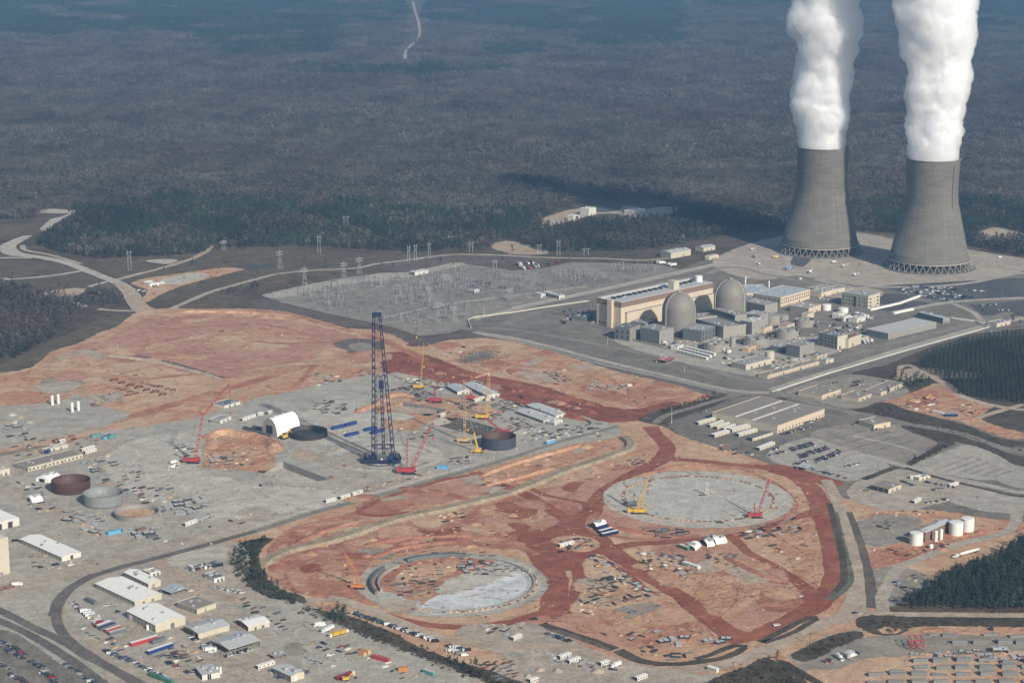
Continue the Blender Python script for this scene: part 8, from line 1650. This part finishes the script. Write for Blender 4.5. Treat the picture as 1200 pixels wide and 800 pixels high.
def footings(cx_, cy_, r, n, a0, a1, place, skip=0):
    c = g(cx_, cy_)
    for i in range(n):
        if lr.random() < skip: continue
        a = R(a0+(a1-a0)*i/n); o = bpy.data.objects.new('column_footing', FT if lr.random() < .45 else FT2); COL.objects.link(o); o.location = (c.x+r*math.cos(a), c.y+r*math.sin(a), .08); o.rotation_euler.z = a+math.pi/2
        tag(o, 'small rusty column footing '+place, 'footing', 'footings '+place)
footings(818,584,76,88,0,360, 'in the ring round the finished round slab', .08)
footings(531,683,74,40,-120,50, 'on the rim of the unfinished circle', .15)
def arcwall(label, cx_, cy_, r0, r1, h, a0, a1, mat, n=24, z=0, name='ring_wall_segment', bars=0):
    c = g(cx_, cy_); e = empty(name, c, 0, label, 'wall segment'); V = []; m = n+1
    for (r, zz) in ((r0, z),(r0, z+h),(r1, z+h),(r1, z)): V += [(r*math.cos(R(a0+(a1-a0)*i/n)), r*math.sin(R(a0+(a1-a0)*i/n)), zz) for i in range(m)]
    MB().add(V, [(j*m+i, (j+1)*m+i, (j+1)*m+i+1, j*m+i+1) for j in range(3) for i in range(n)]+[(0, m, 2*m, 3*m),(n, 3*m+n, 2*m+n, m+n)]).build('wall', mat, e)
    if bars:
        q = MB()
        for k in range(bars): a = R(a0+(a1-a0)*k/bars); q.bar(((r0+r1)/2*math.cos(a),(r0+r1)/2*math.sin(a), z+h),((r0+r1)/2*math.cos(a),(r0+r1)/2*math.sin(a), z+h+2.2), .16,4)
        q.build('starter_bar', 'dark', e)
    else:
        q = MB()
        for k in range(0, n+1,3): a = R(a0+(a1-a0)*k/n); q.bar(((r1+.4)*math.cos(a),(r1+.4)*math.sin(a), z),((r1+.1)*math.cos(a),(r1+.1)*math.sin(a), z+h), .3,4)
        q.build('prop', 'wood', e)
arcwall('dark curved wall at the left rim of the unfinished circle', 531,683,72,74.2,3.2,150,205, 'slate', bars=44)
arcwall('pale inner edge of the curved wall of the unfinished circle', 531,683,65,67,3,140,200, 'conc2')
arcwall('dark reinforcement arc at the top of the unfinished circle', 531,683,70,74,3.5,82,128, 'slate', bars=46)
arcwall('pale curved wall at the upper right of the unfinished circle', 531,683,71,73,1.6,20,80, 'conc2')
arcwall('pale curved kerb at the right rim of the unfinished circle', 531,683,71,73,1.6,-60,18, 'conc2')
e = empty('lattice_mast', g(828,580), .3, 'white lattice mast on a dark base in the middle of the round slab', 'mast'); MB().lattice((0,0,1),(0,0,13), 3,2.2,.2,1.6).build('tower', 'offwhite', e); MB().box(-8,1,-1,1,0,1).build('base', 'dark', e); MB().lattice((0,0,6),(2.5,0,14), 1.2,2,.16).build('boom', 'offwhite', e)
q = MB(); q.add([(-6,-1.4,0),(6,-1.0,0),(6,1.0,0),(-6,1.4,0),(-6,-1.4,1.0),(6,-1.0,.8),(6,1.0,.8),(-6,1.4,1.0)], [(0,1,5,4),(1,2,6,5),(2,3,7,6),(3,0,4,7),(4,5,6,7),(3,2,1,0)]); SL = q.mesh('concrete_unit', ['precast'])
q = MB(); q.box(-.15,.15,-3.2,3.2,0,.3); BE = q.mesh('bearer', ['wood'])
def precast(x, y, place, rows=2, lv=3):
    if lr.random() < .1: return
    x += lr.uniform(-2.5,2.5); y += lr.uniform(-.8,.8)
    e = empty('precast_stack', g(x, y), lr.uniform(-.16,.16), 'stack of tapering concrete units '+place, 'stack', 'precast stacks '+place)
    for bx in (-4,4): o = bpy.data.objects.new('bearer', BE); COL.objects.link(o); o.parent = e; o.location = (bx, 0,.1)
    for j in range(rows):
        for k in range(lv-lr.choice((0,0,0,1,2))): o = bpy.data.objects.new('concrete_unit', SL); COL.objects.link(o); o.parent = e; o.location = (lr.uniform(-.3,.3),(j-(rows-1)/2)*3,.42+k*1.08); o.rotation_euler.z = math.pi if k % 2 else 0
for c in range(8):
    x0 = 1025+c*26
    for y in (783,791,800): precast(x0+(y-783)*-.05, y, 'in the front rows of the precast yard')
    if c >= 2: precast(x0,775.5, 'in the front rows of the precast yard')
for x in (1123,1149,1175,1201): precast(x, 754, 'in the middle row of the precast yard', 2,3)
for x in (1098,1112,1136,1162,1188,1210): precast(x, 745.5, 'in the back row of the precast yard', 2,2)
field([(1085,765),(1155,762),(1160,770),(1090,774)], 16, ['module', 'crate', 'panel'], 'between the rows of the precast yard', 0,(.7,1), 8); field([(1150,772),(1200,768),(1200,775),(1155,779)], 12, ['module', 'panel'], 'at the right of the precast yard', 0,(.8,1), 8); field([(1062,766),(1085,766),(1080,775),(1060,775)], 6, ['module', 'crate'], 'below the red gantry', 0,(.8,1.1), 8)
HM = {}
def heap(x, y, r, h, mat, place, col):
    v = lr.randrange(3)
    if (v, mat) not in HM:
        V, F, n, K = [(0,0,1)], [], 22,6
        for j in range(1, K+1):
            for i in range(n):
                a = i*6.28319/n; f = j/K*(1+.28*noise.noise(Vector((math.cos(a)*1.3, math.sin(a)*1.3, v*7))))
                V.append((f*math.cos(a), f*math.sin(a), max(-.02,(1-j/K)**.8*(1+.5*noise.noise(Vector((math.cos(a)*j, math.sin(a)*j, v*3+9))))-.02*(j == K))))
        F = [(0,1+i, 1+(i+1) % n) for i in range(n)]+[(1+(j-1)*n+i, 1+j*n+i, 1+j*n+(i+1) % n, 1+(j-1)*n+(i+1) % n) for j in range(1, K) for i in range(n)]
        HM[v, mat] = MB().add(V, F, 0, True).mesh('spoil_heap', [G[mat]])
    o = bpy.data.objects.new('spoil_heap', HM[v, mat]); COL.objects.link(o); o.location = g(x, y); o.rotation_euler.z = lr.uniform(0,6); o.scale = (r, r*lr.uniform(.6,1), h); tag(o, f'{col} heap of soil {place}', 'soil heap', 'soil heaps '+place)
for place, poly, n, ms in (('on the dark red bank behind the yard', [(480,425),(560,440),(720,482),(690,488),(540,448)], 14, [('red', 'dark red'),('rust', 'reddish')]),('around the unfinished circle', [(345,640),(480,605),(630,600),(620,640),(430,655),(410,695),(350,685)], 16, [('rust', 'reddish'),('orange', 'orange')]),('beside the orange banks of the yard', [(240,512),(315,520),(318,545),(250,545)], 6, [('orange', 'orange')]),('on the clay between yard and channel', [(560,558),(700,515),(700,535),(600,570)], 8, [('orange', 'orange'),('dirt', 'peach')]),('on the clay beyond the dark red bank', [(600,420),(760,452),(790,462),(700,452)], 8, [('rust', 'reddish'),('dirt', 'peach')]),('on the orange clearing', [(1050,472),(1095,458),(1140,478),(1100,486)], 6, [('orange', 'orange')]),('on the ground around the tank farm', [(1015,650),(1070,640),(1150,615),(1180,618),(1100,648),(1050,658)], 8, [('rust', 'reddish')]),('at the batching area by the left edge', [(5,485),(50,478),(55,490),(15,500)], 4, [('tanroad', 'tan'),('palegravel', 'grey')]),('on the tan ground at the bottom', [(560,750),(640,765),(720,790),(620,795)], 5, [('tanroad', 'tan')])):
    Pm = gn(poly); k = 0
    while k < n:
        x, y = lr.uniform(Pm[:, 0].min(), Pm[:, 0].max()), lr.uniform(Pm[:, 1].min(), Pm[:, 1].max())
        if not inpoly(np.array([x]), np.array([y]), Pm)[0]: continue
        a, b = place_words(x, y); m_, c_ = lr.choice(ms); heap(a, b, lr.uniform(4,10), lr.uniform(1.2,3.2), m_, place, c_); k += 1
def litter(name, poly, n, mats, smin, smax, seed):
    r = random.Random(seed); Pm = gn(poly); q = MB(); X_ = [r.uniform(Pm[:, 0].min(), Pm[:, 0].max()) for _ in range(n*3)]; Y_ = [r.uniform(Pm[:, 1].min(), Pm[:, 1].max()) for _ in range(n*3)]; ok = inpoly(np.array(X_), np.array(Y_), Pm); k = 0
    for x, y, o_ in zip(X_, Y_, ok):
        if not o_ or noise.noise(Vector((x*.02, y*.02, seed))) < -.02: continue
        a = r.uniform(0,3.14); s = r.uniform(smin, smax); c, d = math.cos(a)*s, math.sin(a)*s; h = s*r.uniform(.4,.9); e_ = r.uniform(.35,1)
        q.add([(x+c, y+d, 0),(x-d*e_, y+c*e_, 0),(x-c, y-d, 0),(x+d*e_, y-c*e_, 0),(x+c*.3, y+d*.3, h),(x-c*.4, y-d*.4, h*.9)], [(0,1,4),(1,5,4),(1,2,5),(2,3,5),(3,4,5),(3,0,4)], r.randrange(len(mats))); k += 1
        if k >= n: break
    o = q.build(name, mats); o['kind'] = 'stuff'
litter('rubble', YP, 900, ['dark', 'slate', 'wood', 'offwhite', 'grey'], .5,1.7,1); litter('clods', CP, 800, [G['rust'], 'wood', 'conc2', G['red']], .5,1.8,2); litter('clods', RP, 350, [G['rust'], G['red'], 'dark', 'conc2'], .6,2.2,3); litter('clods', DP, 260, [G['rust'], G['orange'], 'brown'], .6,2,4); litter('rubble', BP, 420, ['dark', 'slate', 'wood', 'offwhite', 'rust'], .4,1.4,5)
litter('rubble', [(950,765),(1060,745),(1200,745),(1200,800),(990,800)], 250, ['dark', 'grey', 'wood', 'precast'], .4,1.4,6); litter('plant_clutter', [(760,400),(900,370),(1010,380),(990,410),(900,440),(840,425)], 420, ['offwhite', 'slate', 'dark', 'grey2', 'rust'], .6,2.4,7); litter('rubble', [(1010,600),(1110,600),(1180,615),(1060,660),(1030,700)], 200, ['dark', 'wood', G['rust'], 'offwhite'], .5,1.5,8)

from collections import defaultdict
by = defaultdict(list)
for o in SC.objects:
    if o.parent is None and o.get('label') and o.get('category'): by[o['label']].append(o)
ORD = ['leftmost', 'second from left', 'third from left', 'fourth from left', 'fifth from left', 'sixth from left', 'seventh from left', 'eighth from left', 'ninth from left', 'tenth from left']
for lab, os_ in by.items():
    n = len(os_)
    if n < 2 or n > 11: continue
    os_.sort(key=lambda o: px(o.location.x, o.location.y)[0])
    for i, o in enumerate(os_):
        w = 'rightmost' if i == n-1 else ORD[i]
        if len((lab+' '+w).split()) <= 16: o['label'] = lab+', '+w
# ================================================================ HAZE
m = bpy.data.materials.new('haze'); m.use_nodes = True; t = m.node_tree; t.nodes.remove(t.nodes['Principled BSDF'])
pv = t.nodes.new('ShaderNodeVolumePrincipled'); pv.inputs['Color'].default_value = (.30,.60,1,1); pv.inputs['Density'].default_value = 5.2e-5; pv.inputs['Anisotropy'].default_value = .1
t.links.new(pv.outputs[0], t.nodes['Material Output'].inputs['Volume'])
bm = bmesh.new(); bmesh.ops.create_cube(bm, size=1)
me = bpy.data.meshes.new('haze'); bm.to_mesh(me); bm.free()
o = link('haze', me, [m]); o.dimensions = (72000,66000,660); o.scale = (72000,66000,672); o.location = (0,28500,335-10); o['kind'] = 'stuff'
